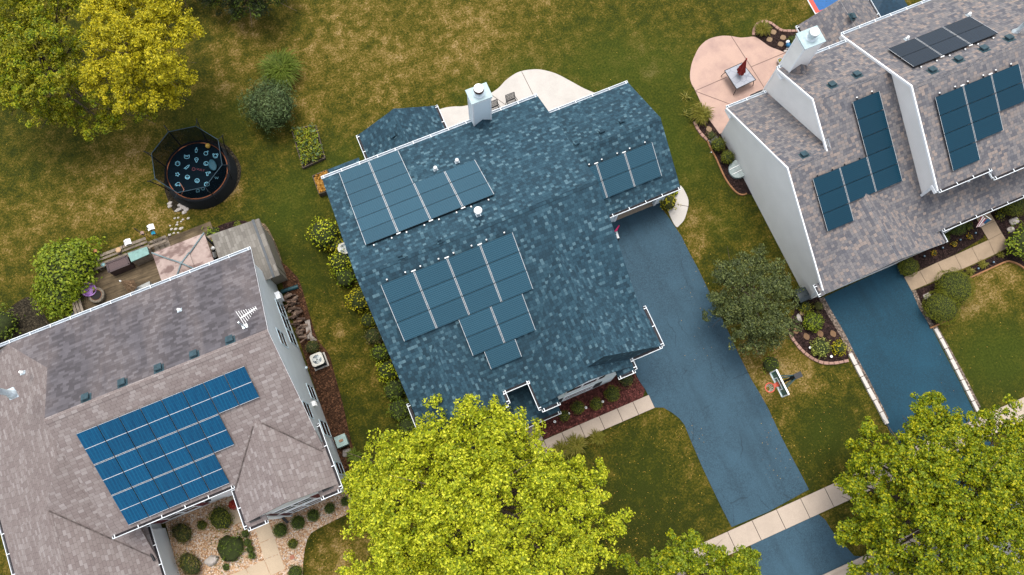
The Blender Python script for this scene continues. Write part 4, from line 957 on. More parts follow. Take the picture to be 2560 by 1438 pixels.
# ------------------------------------------------------------------ solar arrays
def panelmat(name, base, line, nlines, along_v, rough=.22, var=.25, streak=False):
    t = NT(name); uv = t.uv(); s = t.node("ShaderNodeSeparateXYZ"); t.put(s.inputs[0], uv)
    oi = t.node("ShaderNodeObjectInfo").outputs["Random"]
    fr = t.math('FRACT', t.math('MULTIPLY', s.outputs[1 if along_v else 0], nlines))
    ln = t.maprange(t.math('ABSOLUTE', t.math('SUBTRACT', fr, .5)), .36, .5, 0, 1)
    fr2 = t.math('FRACT', t.math('MULTIPLY', s.outputs[0 if along_v else 1], nlines*1.5))
    ln2 = t.maprange(t.math('ABSOLUTE', t.math('SUBTRACT', fr2, .5)), .42, .5, 0, .5)
    c = t.mix(t.math('MULTIPLY', t.math('MAXIMUM', ln, ln2), .85), base, line)
    c = t.mix(t.math('MULTIPLY', oi, var), c, sc3(base, .45))
    if streak:
        wn = t.noise(t.addv(t.scalev(uv, (26, 1.3, 1)), t.scalev(t.node("ShaderNodeObjectInfo").outputs["Location"], (3.1, 1.7, 0))), 1.0, 2)
        c = t.mix(t.maprange(wn, .45, .72, 0, .6), c, line)
    n = t.noise(t.pos(), 30, 2); c = t.mix(t.maprange(n, .35, .7, 0, .25), c, sc3(base, 1.7))
    m = t.done(c, rough, 0, .22); return m
M['pv_mh'] = panelmat('solar_cells_grey_blue', (.018, .066, .102), (.095, .20, .26), 10, True)
M['pv_rh'] = panelmat('solar_cells_teal', (.004, .034, .060), (.014, .066, .10), 10, True)
M['pv_rh2'] = panelmat('solar_cells_slate', (.009, .017, .030), (.028, .05, .075), 10, True, .12)
M['pv_lh'] = panelmat('solar_cells_bright_blue', (.0008, .050, .125), (.006, .125, .24), 6, False, .25, .45, True)
M['pv_frame'] = plain('panel_side_black', (.01, .012, .016), .5)
M['pv_white'] = plain('panel_frame_silver', (.66, .68, .70), .4, .1)
def array(label, pln, x0, ytop, cells, pw, ph, cell, style='mh', gx=.035, gy=.03, off=.13):
    """cells: list of (col, row); x0 left edge, ytop = y of the top edge of row 0; row index grows downhill(front) or as given"""
    a, b, c = pln; sl = math.sqrt(1+b*b); sgn = 1 if b > 0 else -1
    root = thing('solar_array', (x0, ytop, pln[1]*ytop+c), label, 'solar panels', 'roof solar arrays')
    cols = {}
    for (ci, ri) in cells:
        # local frame: u along +X, v toward the ridge
        u0 = x0 + ci*(pw+gx); v0 = -(ri+1)*(ph+gy)+gy
        yy = ytop; o = roof_frame(pln, 0, yy, off)
        ux = sgn  # roof_frame e-axis direction along +-x
        def L(u, v, w):
            g = Vector((0, b, b*b)).normalized(); n = Vector((0, -b, 1)).normalized()
            return Vector((u, ytop, b*ytop+c)) + g*v + n*(w+off)
        mb = MB()
        def slab(ua, ub, va, vb, w0, w1, m, uvq=False):
            vs = [L(ua, va, w0), L(ub, va, w0), L(ub, vb, w0), L(ua, vb, w0), L(ua, va, w1), L(ub, va, w1), L(ub, vb, w1), L(ua, vb, w1)]
            top = [4, 5, 6, 7]
            A = (vs[5]-vs[4]).cross(vs[7]-vs[4])
            if A.z < 0: top = top[::-1]
            mb.face([vs[i] for i in top], m, [((0, 0), (1, 0), (1, 1), (0, 1))[i-4] for i in top])
            mb.mesh(vs, [(3, 2, 1, 0), (0, 1, 5, 4), (1, 2, 6, 5), (2, 3, 7, 6), (3, 0, 4, 7)], 1)
        slab(u0, u0+pw, v0, v0+ph, 0, .038, 0)
        if style == 'lh':
            e = .016
            slab(u0, u0+pw, v0, v0+e, .001, .041, 2); slab(u0, u0+pw, v0+ph-e, v0+ph, .001, .041, 2); slab(u0, u0+pw, v0+ph/2-.012, v0+ph/2+.012, .001, .041, 2)
        else:
            e = .02 if style == 'mh' else .015
            slab(u0, u0+e, v0, v0+ph, .001, .041, 2); slab(u0+pw-e, u0+pw, v0, v0+ph, .001, .041, 2)
        mb.build('solar_panel', [cell, 'pv_frame', 'pv_white'], root)
        cols.setdefault(ci, []).append(ri)
    g = Vector((0, b, b*b)).normalized(); n = Vector((0, -b, 1)).normalized()
    def Lw(u, v, w): return Vector((u, ytop, b*ytop+c)) + g*v + n*w
    done = set()
    for ci, rs in cols.items():
        for k in (.22, .78):
            u = x0+ci*(pw+gx)+pw*k; vt = -min(rs)*(ph+gy); vb = -(max(rs)+1)*(ph+gy)+gy
            e_ = -.06 if style == 'lh' else .07
            mb = MB(); mb.bar(Lw(u, vt+e_, off-.045), Lw(u, vb+.05, off-.045), .045, .05, up=n); mb.build('rail', 'pv_frame', root)
            if style != 'lh' and min(rs) == 0:
                mb = MB(); mb.bar(Lw(u-.03, vt+.12, off-.05), Lw(u+.03, vt+.12, off-.05), .05, .045, up=n); mb.build('clamp', 'white_pl', root)
        if style != 'lh' and ci > 0 and min(rs) == 0 and 0 in cols.get(ci-1, []):
            u = x0+ci*(pw+gx)-gx/2
            mb = MB(); mb.bar(Lw(u-.10, .05, off+.0), Lw(u+.10, .05, off+.0), .045, .03, up=n); mb.build('clamp', 'white_pl', root)
        # feet down to the roof
        for k in (.5,):
            mb = MB(); u = x0+ci*(pw+gx)+pw*k
            for ri in sorted(rs):
                v = -(ri+.5)*(ph+gy); mb.bar(Lw(u, v, -.01), Lw(u, v, off-.002), .05, .05, up=(1, 0, 0))
            mb.build('mounting_foot', 'pv_frame', root)
    return root
# back slope: rows counted from the ridge side
array('grey blue solar array beside the back gutter of the blue roof', MBk, -1.25, 12.66, [(c_, r_) for c_ in (0, 1) for r_ in range(6)] + [(c_, r_) for c_ in (2, 3) for r_ in range(3)], 1.525, .905, 'pv_mh')
array('stepped solar array narrowing to a single panel on the front slope of the blue roof', MF, -1.28, 10.73, [(c_, r_) for c_ in range(4) for r_ in range(3)] + [(1.655, 3), (2.655, 3), (1.655, 4), (2.655, 4), (2.0, 5)], 1.535, .905, 'pv_mh')
array('small two row solar array on the low garage roof beside the blue driveway', G2, 9.38, 13.72, [(c_, r_) for c_ in range(3) for r_ in range(2)], 1.535, .905, 'pv_mh')
array('L shaped teal solar array between the two white gable walls', RF, 20.18, 11.05, [(2, r_) for r_ in range(5)] + [(1, 3), (1, 4), (0, 3), (0, 4), (0, 5)], 1.50, .915, 'pv_rh', 'rh')
array('dark slate solar array of two rows on the far back slope of the grey roof', R3, 26.32, 11.12, [(c_, r_) for c_ in range(3) for r_ in range(2)], 1.56, .96, 'pv_rh2', 'rh')
array('stair stepped teal solar array below the ridge of the grey roof at the right edge', R3f, 26.38, 9.42, [(0, r_) for r_ in range(4)] + [(1, r_) for r_ in range(3)] + [(2, 0), (2, 1)], 1.53, .91, 'pv_rh', 'rh')
array('bright blue stepped solar array on the pinkish brown roof', LF, -15.48, 9.81, [(c_, 0) for c_ in range(8)] + [(c_, 1) for c_ in range(6)] + [(c_, 2) for c_ in range(5)], .897, 1.575, 'pv_lh', 'lh', gx=.04, gy=.03, off=.11)

# ------------------------------------------------------------------ roof antenna
a = on_roof(613, 818, LB); AN = thing('tv_antenna', a, 'white television antenna with many rods on the brown shingle roof', 'antenna')
top = Vector((a.x, a.y, a.z+1.0)); mb = MB(); mb.tube([a, top], .035, 8); mb.box((a.x-.12, a.y-.12, a.z-.05), (a.x+.12, a.y+.12, a.z+.03)); mb.build('mast', 'galv', AN)
p0, p1 = P(601, 796, top.z), P(640, 770, top.z); mb = MB(); mb.tube([p0, p1], .03, 6); mb.build('boom', 'white_pl', AN)
dd = (p1-p0).normalized(); sd2 = Vector((-dd.y, dd.x, 0))
for i in range(9):
    t_ = i/8; q = p0.lerp(p1, t_); L = .8*(.46, .40, .34, .30, .26, .18, .15, .13, .11)[i]
    mb = MB(); mb.tube([q-sd2*L, q+sd2*L], .011, 5); mb.build('rod', 'white_pl', AN)

# ------------------------------------------------------------------ trampoline
def trampoline():
    c = P(506, 441, 0); c.z = 0; root = thing('trampoline', c, 'round black trampoline with flared safety net poles and pale doodles on its mat', 'trampoline')
    zm = .85; ri, ro = 1.62, 1.80; N = 48
    cm = Vector((c.x, c.y, zm))
    mat_nt = plain('trampoline_mat', (.002, .008, .014), .8, var=.2, spec=.05)
    mb = MB(); mb.lathe((c.x, c.y, zm), [(ri, -.01), (ri, 0), (0, .002)], N, 0, smooth=False); mb.build('jumping_mat', mat_nt, root)
    mb = MB(); mb.lathe((c.x, c.y, zm), [(ri+.0, -.004), (ri+.03, .02), (ri+.05, -.01)], N, cap=False); mb.build('edge_band', plain('orange_band', (.40, .13, .05), .7), root)
    mb = MB(); mb.lathe((c.x, c.y, 0), [(ro+.16, .0), (ro+.14, .3), (ro, zm-.05), (ro-.02, zm+.01), (ri+.06, zm-.02)], N); mb.build('skirt', plain('skirt_fabric', (.006, .009, .013), .8), root)
    mb = MB()
    for k in range(56):
        a_ = 2*math.pi*k/56; e = Vector((math.cos(a_), math.sin(a_), 0)); mb.bar(cm+e*(ri+.05), cm+e*(ri+.17)+Vector((0, 0, -.03)), .012, .012)
    mb.build('springs', 'black', root)
    net = NT('safety_net'); tr = net.node("ShaderNodeBsdfTransparent"); mx = net.node("ShaderNodeMixShader")
    df = net.node("ShaderNodeBsdfDiffuse"); df.inputs[0].default_value = (.003, .006, .010, 1); mx.inputs[0].default_value = .74
    net.l.new(tr.outputs[0], mx.inputs[1]); net.l.new(df.outputs[0], mx.inputs[2]); net.l.new(mx.outputs[0], net.out.inputs[0])
    ztop = 2.45; n = 8; ph = .22
    top = [Vector((c.x+1.92*math.cos(ph+2*math.pi*k/n), c.y+1.92*math.sin(ph+2*math.pi*k/n), ztop)) for k in range(n)]
    bot = [Vector((c.x+(ri+.08)*math.cos(ph+2*math.pi*k/n), c.y+(ri+.08)*math.sin(ph+2*math.pi*k/n), zm+.02)) for k in range(n)]
    mb = MB()
    for k in range(n):
        j = (k+1) % n; mb.face([bot[k], bot[j], top[j], top[k]])
    mb.build('safety_net', net.m, root)
    mb = MB()
    for k in range(n): mb.tube([top[k], top[(k+1) % n]], .022, 5)
    mb.build('net_top_cord', plain('net_cord', (.02, .05, .07), .7), root)
    for k in range(n):
        a_ = ph+2*math.pi*k/n; e = Vector((math.cos(a_), math.sin(a_), 0)); b0 = Vector((c.x, c.y, 0))
        pts = [b0+e*(ro+.02)+Vector((0, 0, .15)), b0+e*(ro+.10)+Vector((0, 0, zm)), b0+e*(ro+.22)+Vector((0, 0, 1.7)), b0+e*(ro+.42)+Vector((0, 0, 2.55)), b0+e*(ro+.50)+Vector((0, 0, 2.62))]
        mb = MB(); mb.tube(pts, [.03, .03, .028, .025, .02], 7); mb.tube([pts[3], top[k]], .014, 5); mb.build('pole', plain('pole_sleeve', (.010, .016, .024), .6), root)
    # doodles printed on the mat: thin raised outlines
    ink = plain('doodle_ink', (.20, .52, .68), .7, var=.1)
    ex = (P(520, 440, zm)-P(500, 440, zm)).normalized(); ey = (P(500, 420, zm)-P(500, 440, zm)).normalized()
    def ring(n_, r_, f=None): return [(r_*math.cos(2*math.pi*i/n_)*(1 if f is None else f(i)), r_*math.sin(2*math.pi*i/n_)*(1 if f is None else f(i))) for i in range(n_+1)]
    star = ring(10, .13, lambda i: 1 if i % 2 == 0 else .45)
    cat = [(-.12, -.06), (-.14, .04), (-.13, .13), (-.06, .08), (.06, .08), (.13, .13), (.14, .04), (.12, -.06), (.0, -.10), (-.12, -.06)]
    cone = [(0, -.15), (-.08, .02), (.08, .02), (0, -.15)]; scoop = [(-.10, .02), (-.09, .10), (0, .15), (.09, .10), (.10, .02)]
    rocket = [(-.15, -.10), (-.05, -.02), (.05, .08), (.16, .12), (.11, .01), (.02, -.07), (-.04, -.14), (-.06, -.06), (-.15, -.10)]
    face = ring(16, .12); eye1 = [(x-.045, y+.03) for x, y in ring(6, .015)]; eye2 = [(x+.045, y+.03) for x, y in ring(6, .015)]; smile = [(-.06, -.03), (-.02, -.06), (.03, -.06), (.07, -.03)]
    car = [(-.15, -.06), (-.15, .0), (-.08, .03), (-.04, .10), (.06, .10), (.10, .03), (.15, .0), (.15, -.06), (-.15, -.06)]
    hand = [(-.04, -.14), (-.06, 0), (-.04, .06), (-.02, .02), (0, .15), (.03, .15), (.03, .02), (.07, .04), (.05, -.06), (.03, -.14), (-.04, -.14)]
    gun = [(-.13, .06), (.13, .10), (.13, .04), (.02, .01), (.0, -.13), (-.07, -.12), (-.06, .0), (-.13, .06)]
    items = [((867, 493), [hand]), ((1005, 540), [ring(14, .10, lambda i: 1+.15*(i % 2)), [(.05, .09), (.12, .15), (.12, .08)]]), ((1143, 577), [face] + [[(x-.10, y+.09) for x, y in ring(8, .05)], [(x+.10, y+.09) for x, y in ring(8, .05)], smile]),
             ((732, 592), [cat, eye1, eye2]), ((870, 637), [cone, scoop]), ((1008, 686), [face, smile, eye1]), ((600, 685), [ring(12, .12, lambda i: 1+.18*(i % 2)), eye1, eye2]), ((728, 735), [rocket]),
             ((597, 842), [star]), ((740, 882), [face, [(-.10, 0), (.10, .0), (.06, -.07), (-.06, -.07), (-.10, 0)]]), ((880, 932), [face, eye1, eye2, smile]), ((1035, 830), [gun]), ((606, 982), [car, [(x-.08, y-.07) for x, y in ring(8, .035)], [(x+.08, y-.07) for x, y in ring(8, .035)]]),
             ((1020, 980), [[(0, .12), (.13, .05), (.13, -.08), (0, -.13), (-.13, -.08), (-.13, .05), (0, .12)], eye1, eye2]), ((965, 1048), [ring(12, .08)]), ((890, 1080), [[(-.08, -.07), (.08, -.05), (.08, .08), (-.08, .06), (-.08, -.07)]]), ((1160, 890), [[(-.1, .06), (-.05, -.07), (0, .04), (.05, -.07), (.1, .06)]])]
    for (u, v), lines in items:
        o = P(340+u/5.754, 290+v/5.754, zm); mb = MB()
        for ln in lines:
            pts = [o + ex*x + ey*y + Vector((0, 0, .008)) for x, y in ln]
            for p_, q_ in zip(pts[:-1], pts[1:]): mb.bar(p_, q_, .024, .005)
        mb.build('doodle', ink, root)
    # maker's name and ring
    red = plain('logo_ink', (.16, .035, .05), .7)
    o = P(340+830/5.754, 290+766/5.754, zm); mb = MB(); pts = [o+ex*x+ey*y+Vector((0, 0, .008)) for x, y in ring(16, .085)]
    for p_, q_ in zip(pts[:-1], pts[1:]): mb.bar(p_, q_, .028, .005)
    cu = bpy.data.curves.new('t', 'FONT'); cu.body = 'VULY'; cu.size = .17; cu.extrude = .002
    to = bpy.data.objects.new('t', cu); COL.objects.link(to); dg = bpy.context.evaluated_depsgraph_get(); me = to.evaluated_get(dg).to_mesh()
    o2 = P(340+866/5.754, 290+772/5.754, zm) + Vector((0, 0, .006)); al = math.radians(-12); ex2 = ex*math.cos(al)+ey*math.sin(al); ey2 = ey*math.cos(al)-ex*math.sin(al)
    mb.mesh([o2+ex2*v.co.x*1.15+ey2*(v.co.y-.02)+Vector((0, 0, v.co.z)) for v in me.vertices], [tuple(p.vertices) for p in me.polygons])
    to.to_mesh_clear() if hasattr(to, 'to_mesh_clear') else None; bpy.data.objects.remove(to)
    mb.build('logo', red, root)
    # entrance post with hoop at the near side, blue pad at the door
    b = P(500, 470, zm); mb = MB(); mb.tube([P(450, 458, zm+.1), P(460, 474, zm+.02), P(452, 490, zm)], .02, 6); mb.build('door_rod', plain('copper_rod', (.42, .17, .10), .5), root)
    pd = P(531, 413, zm+.25); mb = MB(); v_, f_ = ico((pd.x, pd.y, pd.z), .3, 2, .05, 2, (.75, 1.2, .14)); mb.mesh(v_, f_, 0, True); mb.build('door_flap', plain('blue_pad', (.012, .075, .11), .7), root)
    q = P(520, 365, zm+.12); bb = MB(); v_, f_ = ico((q.x, q.y, q.z+.02), .14, 3); bb.mesh(v_, f_, 0, True); o = bb.build('ball', plain('yellow_ball', (.55, .35, .06), .5), None, (q.x, q.y, q.z)); tag(o, 'yellow ball lying at the edge of the trampoline mat', 'ball')
trampoline()
# ------------------------------------------------------------------ deck of the left house
def deck():
    zd = .55; c0 = P(190, 770, zd); ce = P(556, 640, zd); yb = P(300, 640, zd).y
    x0, x1 = c0.x+.05, ce.x
    root = thing('deck', (x0, 15.6, 0), 'weathered wooden deck with plank benches behind the brown roofed house', 'deck')
    mb = MB(); mb.box((x0, 15.42, zd-.1), (x1, yb, zd)); mb.build('deck_boards', 'deck', root)
    mb = MB()
    for x in np.arange(x0+.1, x1, 1.5):
        for y in (15.6, yb-.15): mb.box((x-.06, y-.06, 0), (x+.06, y+.06, zd-.1))
    mb.build('post', 'timber_dk', root)
    xb1 = P(366, 601, 1.2).x; yr = P(300, 627, 1.2).y
    mb = MB()
    for k, (yy, zz, w_) in enumerate(((yr+.14, 1.22, .16), (yr-.02, 1.12, .13), (yr-.20, .98, .13), (yr-.36, .98, .13))): mb.box((x0+.5, yy-w_/2, zz-.04), (xb1, yy+w_/2, zz))
    for x in np.arange(x0+.6, xb1, 1.2): mb.box((x-.05, yr-.4, zd), (x+.05, yr+.2, .94))
    mb.build('bench_rail', 'timber', root)
    xl = P(195, 765, 1.1).x; mb = MB()
    for k in range(3): mb.box((xl-.3+k*.17, 15.6, 1.0), (xl-.17+k*.17, yb-1.2, 1.04))
    mb.box((xl-.3, 15.65, zd), (xl-.2, 15.75, 1.0)); mb.box((xl-.3, yb-1.4, zd), (xl-.2, yb-1.3, 1.0)); mb.build('side_bench', 'timber', root)
    xr = P(553, 620, 1.3).x; y2 = P(531, 588, 1.3).y; mb = MB()
    mb.box((xr-.13, 15.5, 1.32), (xr+.06, y2, 1.37)); 
    for y in np.arange(15.7, y2, 1.0): mb.box((xr-.1, y-.05, .0), (xr+.0, y+.05, 1.32))
    mb.box((xr-1.0, y2-.12, 1.32), (xr+.05, y2+.02, 1.36)); mb.build('railing', 'timber', root)
    ax, bx_ = P(368, 610, .8).x, P(402, 597, .8).x; mb = MB()
    for k in range(2): mb.box((ax+.05, yr-.35+k*.28, .92-.1*k), (bx_+.3, yr-.22+k*.28, .96-.1*k))
    mb.build('stair_rail', 'timber', root)
    mb = MB()
    for k in range(3):
        q = P(391+k*13, 617-k*5.5, zd); mb.box((q.x-.13, q.y-.3, zd-.25), (q.x+.13, q.y+.3, zd+.02))
    mb.build('step', 'timber', root)
    return zd
ZD = deck()
# gazebo with a tired pink-brown roof
def gazebo():
    ze = 2.75; nw, ne = P(381, 634.6, ze), P(509.6, 581, ze); L = ne.x-nw.x; x0, x1 = nw.x, ne.x; y1 = (nw.y+ne.y)/2; y0 = y1-L; cx, cy = (x0+x1)/2, (y0+y1)/2
    zA = ze+.55
    t = NT('faded_canopy'); p = t.pos(); n = t.noise(t.scalev(p, (.8, 1.3, 1)), .9, 4, .55); n2 = t.noise(p, 6, 3)
    col = t.ramp(n, [(.32, (.15, .098, .086)), (.46, (.20, .135, .12)), (.52, (.42, .32, .285)), (.62, (.46, .36, .32)), (.70, (.22, .155, .135))]); col = t.mix(t.maprange(n2, .4, .7, 0, .3), col, (.22, .15, .13))
    cm = t.done(col, .8)
    root = thing('gazebo', (cx, cy, ZD), 'square gazebo with a faded pink brown canopy and blue grey ribs on the deck', 'gazebo')
    mb = MB(); C = [Vector((x0, y0, ze)), Vector((x1, y0, ze)), Vector((x1, y1, ze)), Vector((x0, y1, ze))]; k = .72
    A = Vector((cx, cy, zA)); I = [c.lerp(A, k) + Vector((0, 0, -.0)) for c in C]
    for i in range(4):
        j = (i+1) % 4; mb.face([C[i], C[j], I[j], I[i]], 0); mb.face([C[i]-Vector((0, 0, .1)), C[j]-Vector((0, 0, .1)), C[j], C[i]], 0)
    mb.build('canopy', cm, root)
    mb = MB(); U = [c.lerp(A, k-.06) + Vector((0, 0, .10)) for c in C]; A2 = A+Vector((0, 0, .16))
    for i in range(4):
        j = (i+1) % 4; mb.face([U[i], U[j], A2], 0)
    mb.build('top_canopy', cm, root)
    rib = plain('canopy_rib', (.22, .29, .31), .5)
    for c, u in zip(C, U):
        mb = MB(); mb.tube([c+Vector((0, 0, .03)), u+Vector((0, 0, -.05)), u+Vector((0, 0, .03)), A2+Vector((0, 0, .03))], .04, 6); mb.build('rib', rib, root)
    mb = MB(); mb.lathe((A2.x, A2.y, A2.z), [(.07, 0), (.07, .08), (0, .1)], 10); mb.build('finial', rib, root)
    for c in C:
        mb = MB(); d_ = (A-c); d_.z = 0; d_.normalize(); q = c+d_*.12; mb.box((q.x-.05, q.y-.05, ZD), (q.x+.05, q.y+.05, ze-.02)); mb.build('post', plain('gazebo_post', (.03, .05, .06), .5), root)
gazebo()
def chest(name, corners_px, zt, z0, mat, lidmat, label, cat, rim):
    q = [P(x, y, zt) for x, y in corners_px]; c = sum(q, Vector())/4
    root = thing(name, (c.x, c.y, z0), label, cat)
    mb = MB(); mb.prism([(p.x*.97+c.x*.03, p.y*.97+c.y*.03) for p in q], z0, zt-.08); mb.build('body', mat, root)
    mb = MB(); mb.prism([(p.x, p.y) for p in q], zt-.08, zt); mb.build('lid', lidmat, root)
    if rim:
        mb = MB()
        for i in range(4):
            a, b = q[i].lerp(c, .06), q[(i+1) % 4].lerp(c, .06); mb.bar((a.x, a.y, zt+.015), (b.x, b.y, zt+.015), .10, .035)
        mb.build('lid_rim', rim, root)
    return root
br = plain('brown_resin', (.055, .032, .034), .6, var=.15)
chest('storage_box', [(265, 659), (317, 639), (325.5, 660), (271, 682)], ZD+.75, ZD, br, plain('brown_lid', (.10, .065, .065), .7, var=.3, scale=20), 'brown plastic storage box with a sunken lid on the deck', 'storage box', br)
chest('storage_box', [(319, 633), (367, 616.5), (373, 635), (328, 655)], ZD+.85, ZD, 'timber', plain('green_lid', (.20, .36, .33), .6, var=.2, scale=5), 'wooden box with a pale green lid beside the brown storage box', 'storage box', None)
# fire pit and the purple dish leaning on it
q = P(241, 738, ZD+.3); fp = thing('fire_pit', (q.x, q.y, ZD), 'round stone fire pit with a sooty bowl on the deck', 'fire pit')
mb = MB(); mb.lathe((q.x, q.y, ZD), [(.36, 0), (.42, .28), (.42, .34), (.29, .34), (.28, .25)], 24, cap=False); mb.build('rim', plain('pit_stone', (.20, .17, .13), .9, var=.4, scale=10), fp)
mb = MB(); mb.lathe((q.x, q.y, ZD+.25), [(.285, 0.085), (.27, .02), (.15, -.08), (0, -.09)], 20); mb.build('bowl', plain('soot', (.015, .013, .013), .9), fp)
mb = MB(); mb.lathe((q.x, q.y, ZD+.335), [(.295, 0), (.295, .01), (.275, .01)], 24, cap=False); mb.build('rust_ring', plain('rust_ring', (.22, .08, .03), .9), fp)
q = P(221, 724, ZD+.45); mx = Matrix.Rotation(R(24), 3, Vector((.5, .8, 0)).normalized())
mb = MB(); mb.lathe((q.x, q.y, q.z), [(0, -.12), (.30, -.10), (.38, .04), (.37, .05), (.30, -.02), (0, -.04)], 28, 0, mx)
tag(mb.build('dish', plain('purple_plastic', (.30, .13, .42), .4, var=.18, scale=12), None, (q.x, q.y, q.z)), 'purple plastic dish leaning against the round fire pit', 'dish')
def folded_umbrella(name, label, base, tip, col, polecol, r0, seed=1, knob=None):
    base, tip = Vector(base), Vector(tip); root = thing(name, base, label, 'umbrella'); d_ = (tip-base).normalized(); L = (tip-base).length
    mb = MB(); mb.tube([base, tip], .022, 8); mb.build('pole', polecol, root)
    x = d_.orthogonal().normalized(); y = d_.cross(x); n = 24; mb = MB(); rows = []
    for t_, r_ in ((.42, r0), (.47, r0*.98), (.62, r0*.72), (.78, r0*.45), (.92, r0*.22), (.98, r0*.1)):
        ring_ = []
        for k in range(n):
            a_ = 2*math.pi*k/n; f = (1+.38*(1 if k % 3 == 0 else -.45)) * (1 + .08*math.sin(a_*2+seed)); dz = (.05*math.sin(k*2.1+seed) if t_ < .5 else 0)
            ring_.append(base + d_*(L*(t_+dz)) + (x*math.cos(a_)+y*math.sin(a_))*r_*f)
        rows.append(ring_)
    vs = [p for r_ in rows for p in r_]; fs = [(i*n+k, i*n+(k+1) % n, (i+1)*n+(k+1) % n, (i+1)*n+k) for i in range(len(rows)-1) for k in range(n)]
    mb.mesh(vs, fs); mb.face(rows[-1]); mb.build('folded_canopy', col, root)
    mb = MB(); mb.tube([base+d_*L*.60, base+d_*L*.63], r0*.78, 12); mb.build('tie', col, root)
    mb = MB(); mb.tube([tip, tip+d_*.1], [.05, .02], 8); mb.build('finial', knob or polecol, root)
    return root
b = P(352, 727, ZD); folded_umbrella('patio_umbrella', 'folded tan patio umbrella on the wooden deck', (b.x, b.y, ZD), P(301, 703, ZD+2.2), plain('tan_cloth', (.50, .33, .20), .9, var=.2), 'iron', .24, 2, 'white_pl')
q = P(350, 722, ZD+.3); tb = thing('deck_table', (q.x, q.y, ZD), 'pale grey slatted table beside the tan umbrella', 'table'); 
cr = [P(327, 725, ZD+.65), P(374, 703, ZD+.65), P(377, 722, ZD+.65), P(331, 742, ZD+.65)]; cc = sum(cr, Vector())/4
mb = MB(); mb.prism([(p.x, p.y) for p in cr], ZD+.62, ZD+.65); mb.build('table_top', plain('grey_table', (.36, .37, .36), .7, var=.15), tb)
for p in cr: 
    p = p.lerp(cc, .12); mb = MB(); mb.box((p.x-.03, p.y-.03, ZD), (p.x+.03, p.y+.03, ZD+.62)); mb.build('leg', 'galv', tb)
# slim bag leaning on the deck railing
a, b = P(541, 650, ZD+.05), P(532.5, 621, ZD+1.1); bg_ = thing('bag', a, 'slim white and black bag standing between gazebo and deck railing', 'bag')
mb = MB(); mb.tube([a, a.lerp(b, .35)], [.12, .11], 10); mb.build('base', 'black', bg_)
mb = MB(); mb.tube([a.lerp(b, .35), a.lerp(b, .8)], [.115, .10], 10); mb.build('body', 'white_pl', bg_)
mb = MB(); mb.tube([a.lerp(b, .8), a.lerp(b, .88)], [.09, .09], 10); mb.build('collar', 'black', bg_); mb = MB(); v_, f_ = ico(tuple(b), .11, 2); mb.mesh(v_, f_, 0, True); mb.build('top', 'white_pl', bg_)
mb = MB(); c_ = a.lerp(b, .5); mb.tube([a.lerp(b, .62), c_+Vector((.22, .1, .1)), c_+Vector((.3, .05, -.05))], .018, 6); mb.build('strap', 'black', bg_)
q = P(296, 625, 1.25); mb = MB(); mb.lathe((q.x, q.y, 1.22), [(.08, 0), (.15, .03), (.15, .05), (.03, .035), (0, .035)], 18); tag(mb.build('saucer', plain('tan_clay', (.50, .33, .19), .8), None, (q.x, q.y, 1.22)), 'tan clay saucer on the plank bench rail of the deck', 'saucer')
q = P(259, 663, ZD+.35); mb = MB(); v_, f_ = ico((q.x, q.y, q.z), .13, 3); mb.mesh(v_, f_, 0, True); mb.lathe((q.x, q.y, ZD), [(.10, 0), (.05, .1), (.05, .25)], 10, 1); tag(mb.build('glass_globe', [plain('teal_glass', (.25, .45, .48), .15), 'timber_dk'], None, (q.x, q.y, ZD)), 'shiny pale teal glass globe beside the brown storage box', 'globe')
q = P(190, 770, .5); chest('black_bin', [(177, 782), (202, 772), (207, 784), (180, 796)], 1.0, 0.0, 'black', 'black', 'black bin at the corner of the deck by the white gutter', 'bin', None)
def feeder(px, py, label, col, z=1.9, foot=None, s=.14, cat='bird feeder'):
    h = P(px, py, z); f = Vector((h.x-.35, h.y-.32, 0)) if foot is None else P(*foot, 0); root = thing('bird_feeder', f, label, cat, 'feeders on hooks by the deck')
    mb = MB(); mb.tube([f, Vector((f.x, f.y, z*.9)), Vector((f.x*.7+h.x*.3, f.y*.7+h.y*.3, z+.22)), Vector((h.x, h.y, z+.16))], .014, 6); mb.build('hook', 'iron', root)
    mb = MB(); mb.box((h.x-s, h.y-s*.9, z-.22), (h.x+s, h.y+s*.9, z-.03)); mb.build('body', 'timber', root)
    mb = MB(); a_ = .35
    for sg in (-1, 1): mb.mesh([(h.x, h.y-s*1.1, z+.05), (h.x, h.y+s*1.1, z+.05), (h.x+sg*s*1.25, h.y+s*1.1, z-.05), (h.x+sg*s*1.25, h.y-s*1.1, z-.05)], [(0, 1, 2, 3) if sg > 0 else (3, 2, 1, 0)])
    mb.build('feeder_roof', col, root)
feeder(376, 568, 'white roofed bird feeder on a hook out over the lawn', 'white_pl'); feeder(318, 605, 'white roofed bird feeder on a hook close to the deck bench', 'white_pl')
feeder(382, 582, 'small bright blue bird feeder above the dark mulch', plain('blue_plastic', (.02, .35, .55), .4), 1.7, (398, 592), .08)
feeder(354, 582, 'small pinkish bird feeder beside the larger white feeder', plain('pale_pink', (.50, .33, .28), .6), 1.5, (362, 592), .07)
feeder(237, 627, 'tiny bird feeder with an orange cap above the leafy bush', plain('orange_cap', (.55, .25, .10), .6), 1.6, (232, 634), .07)
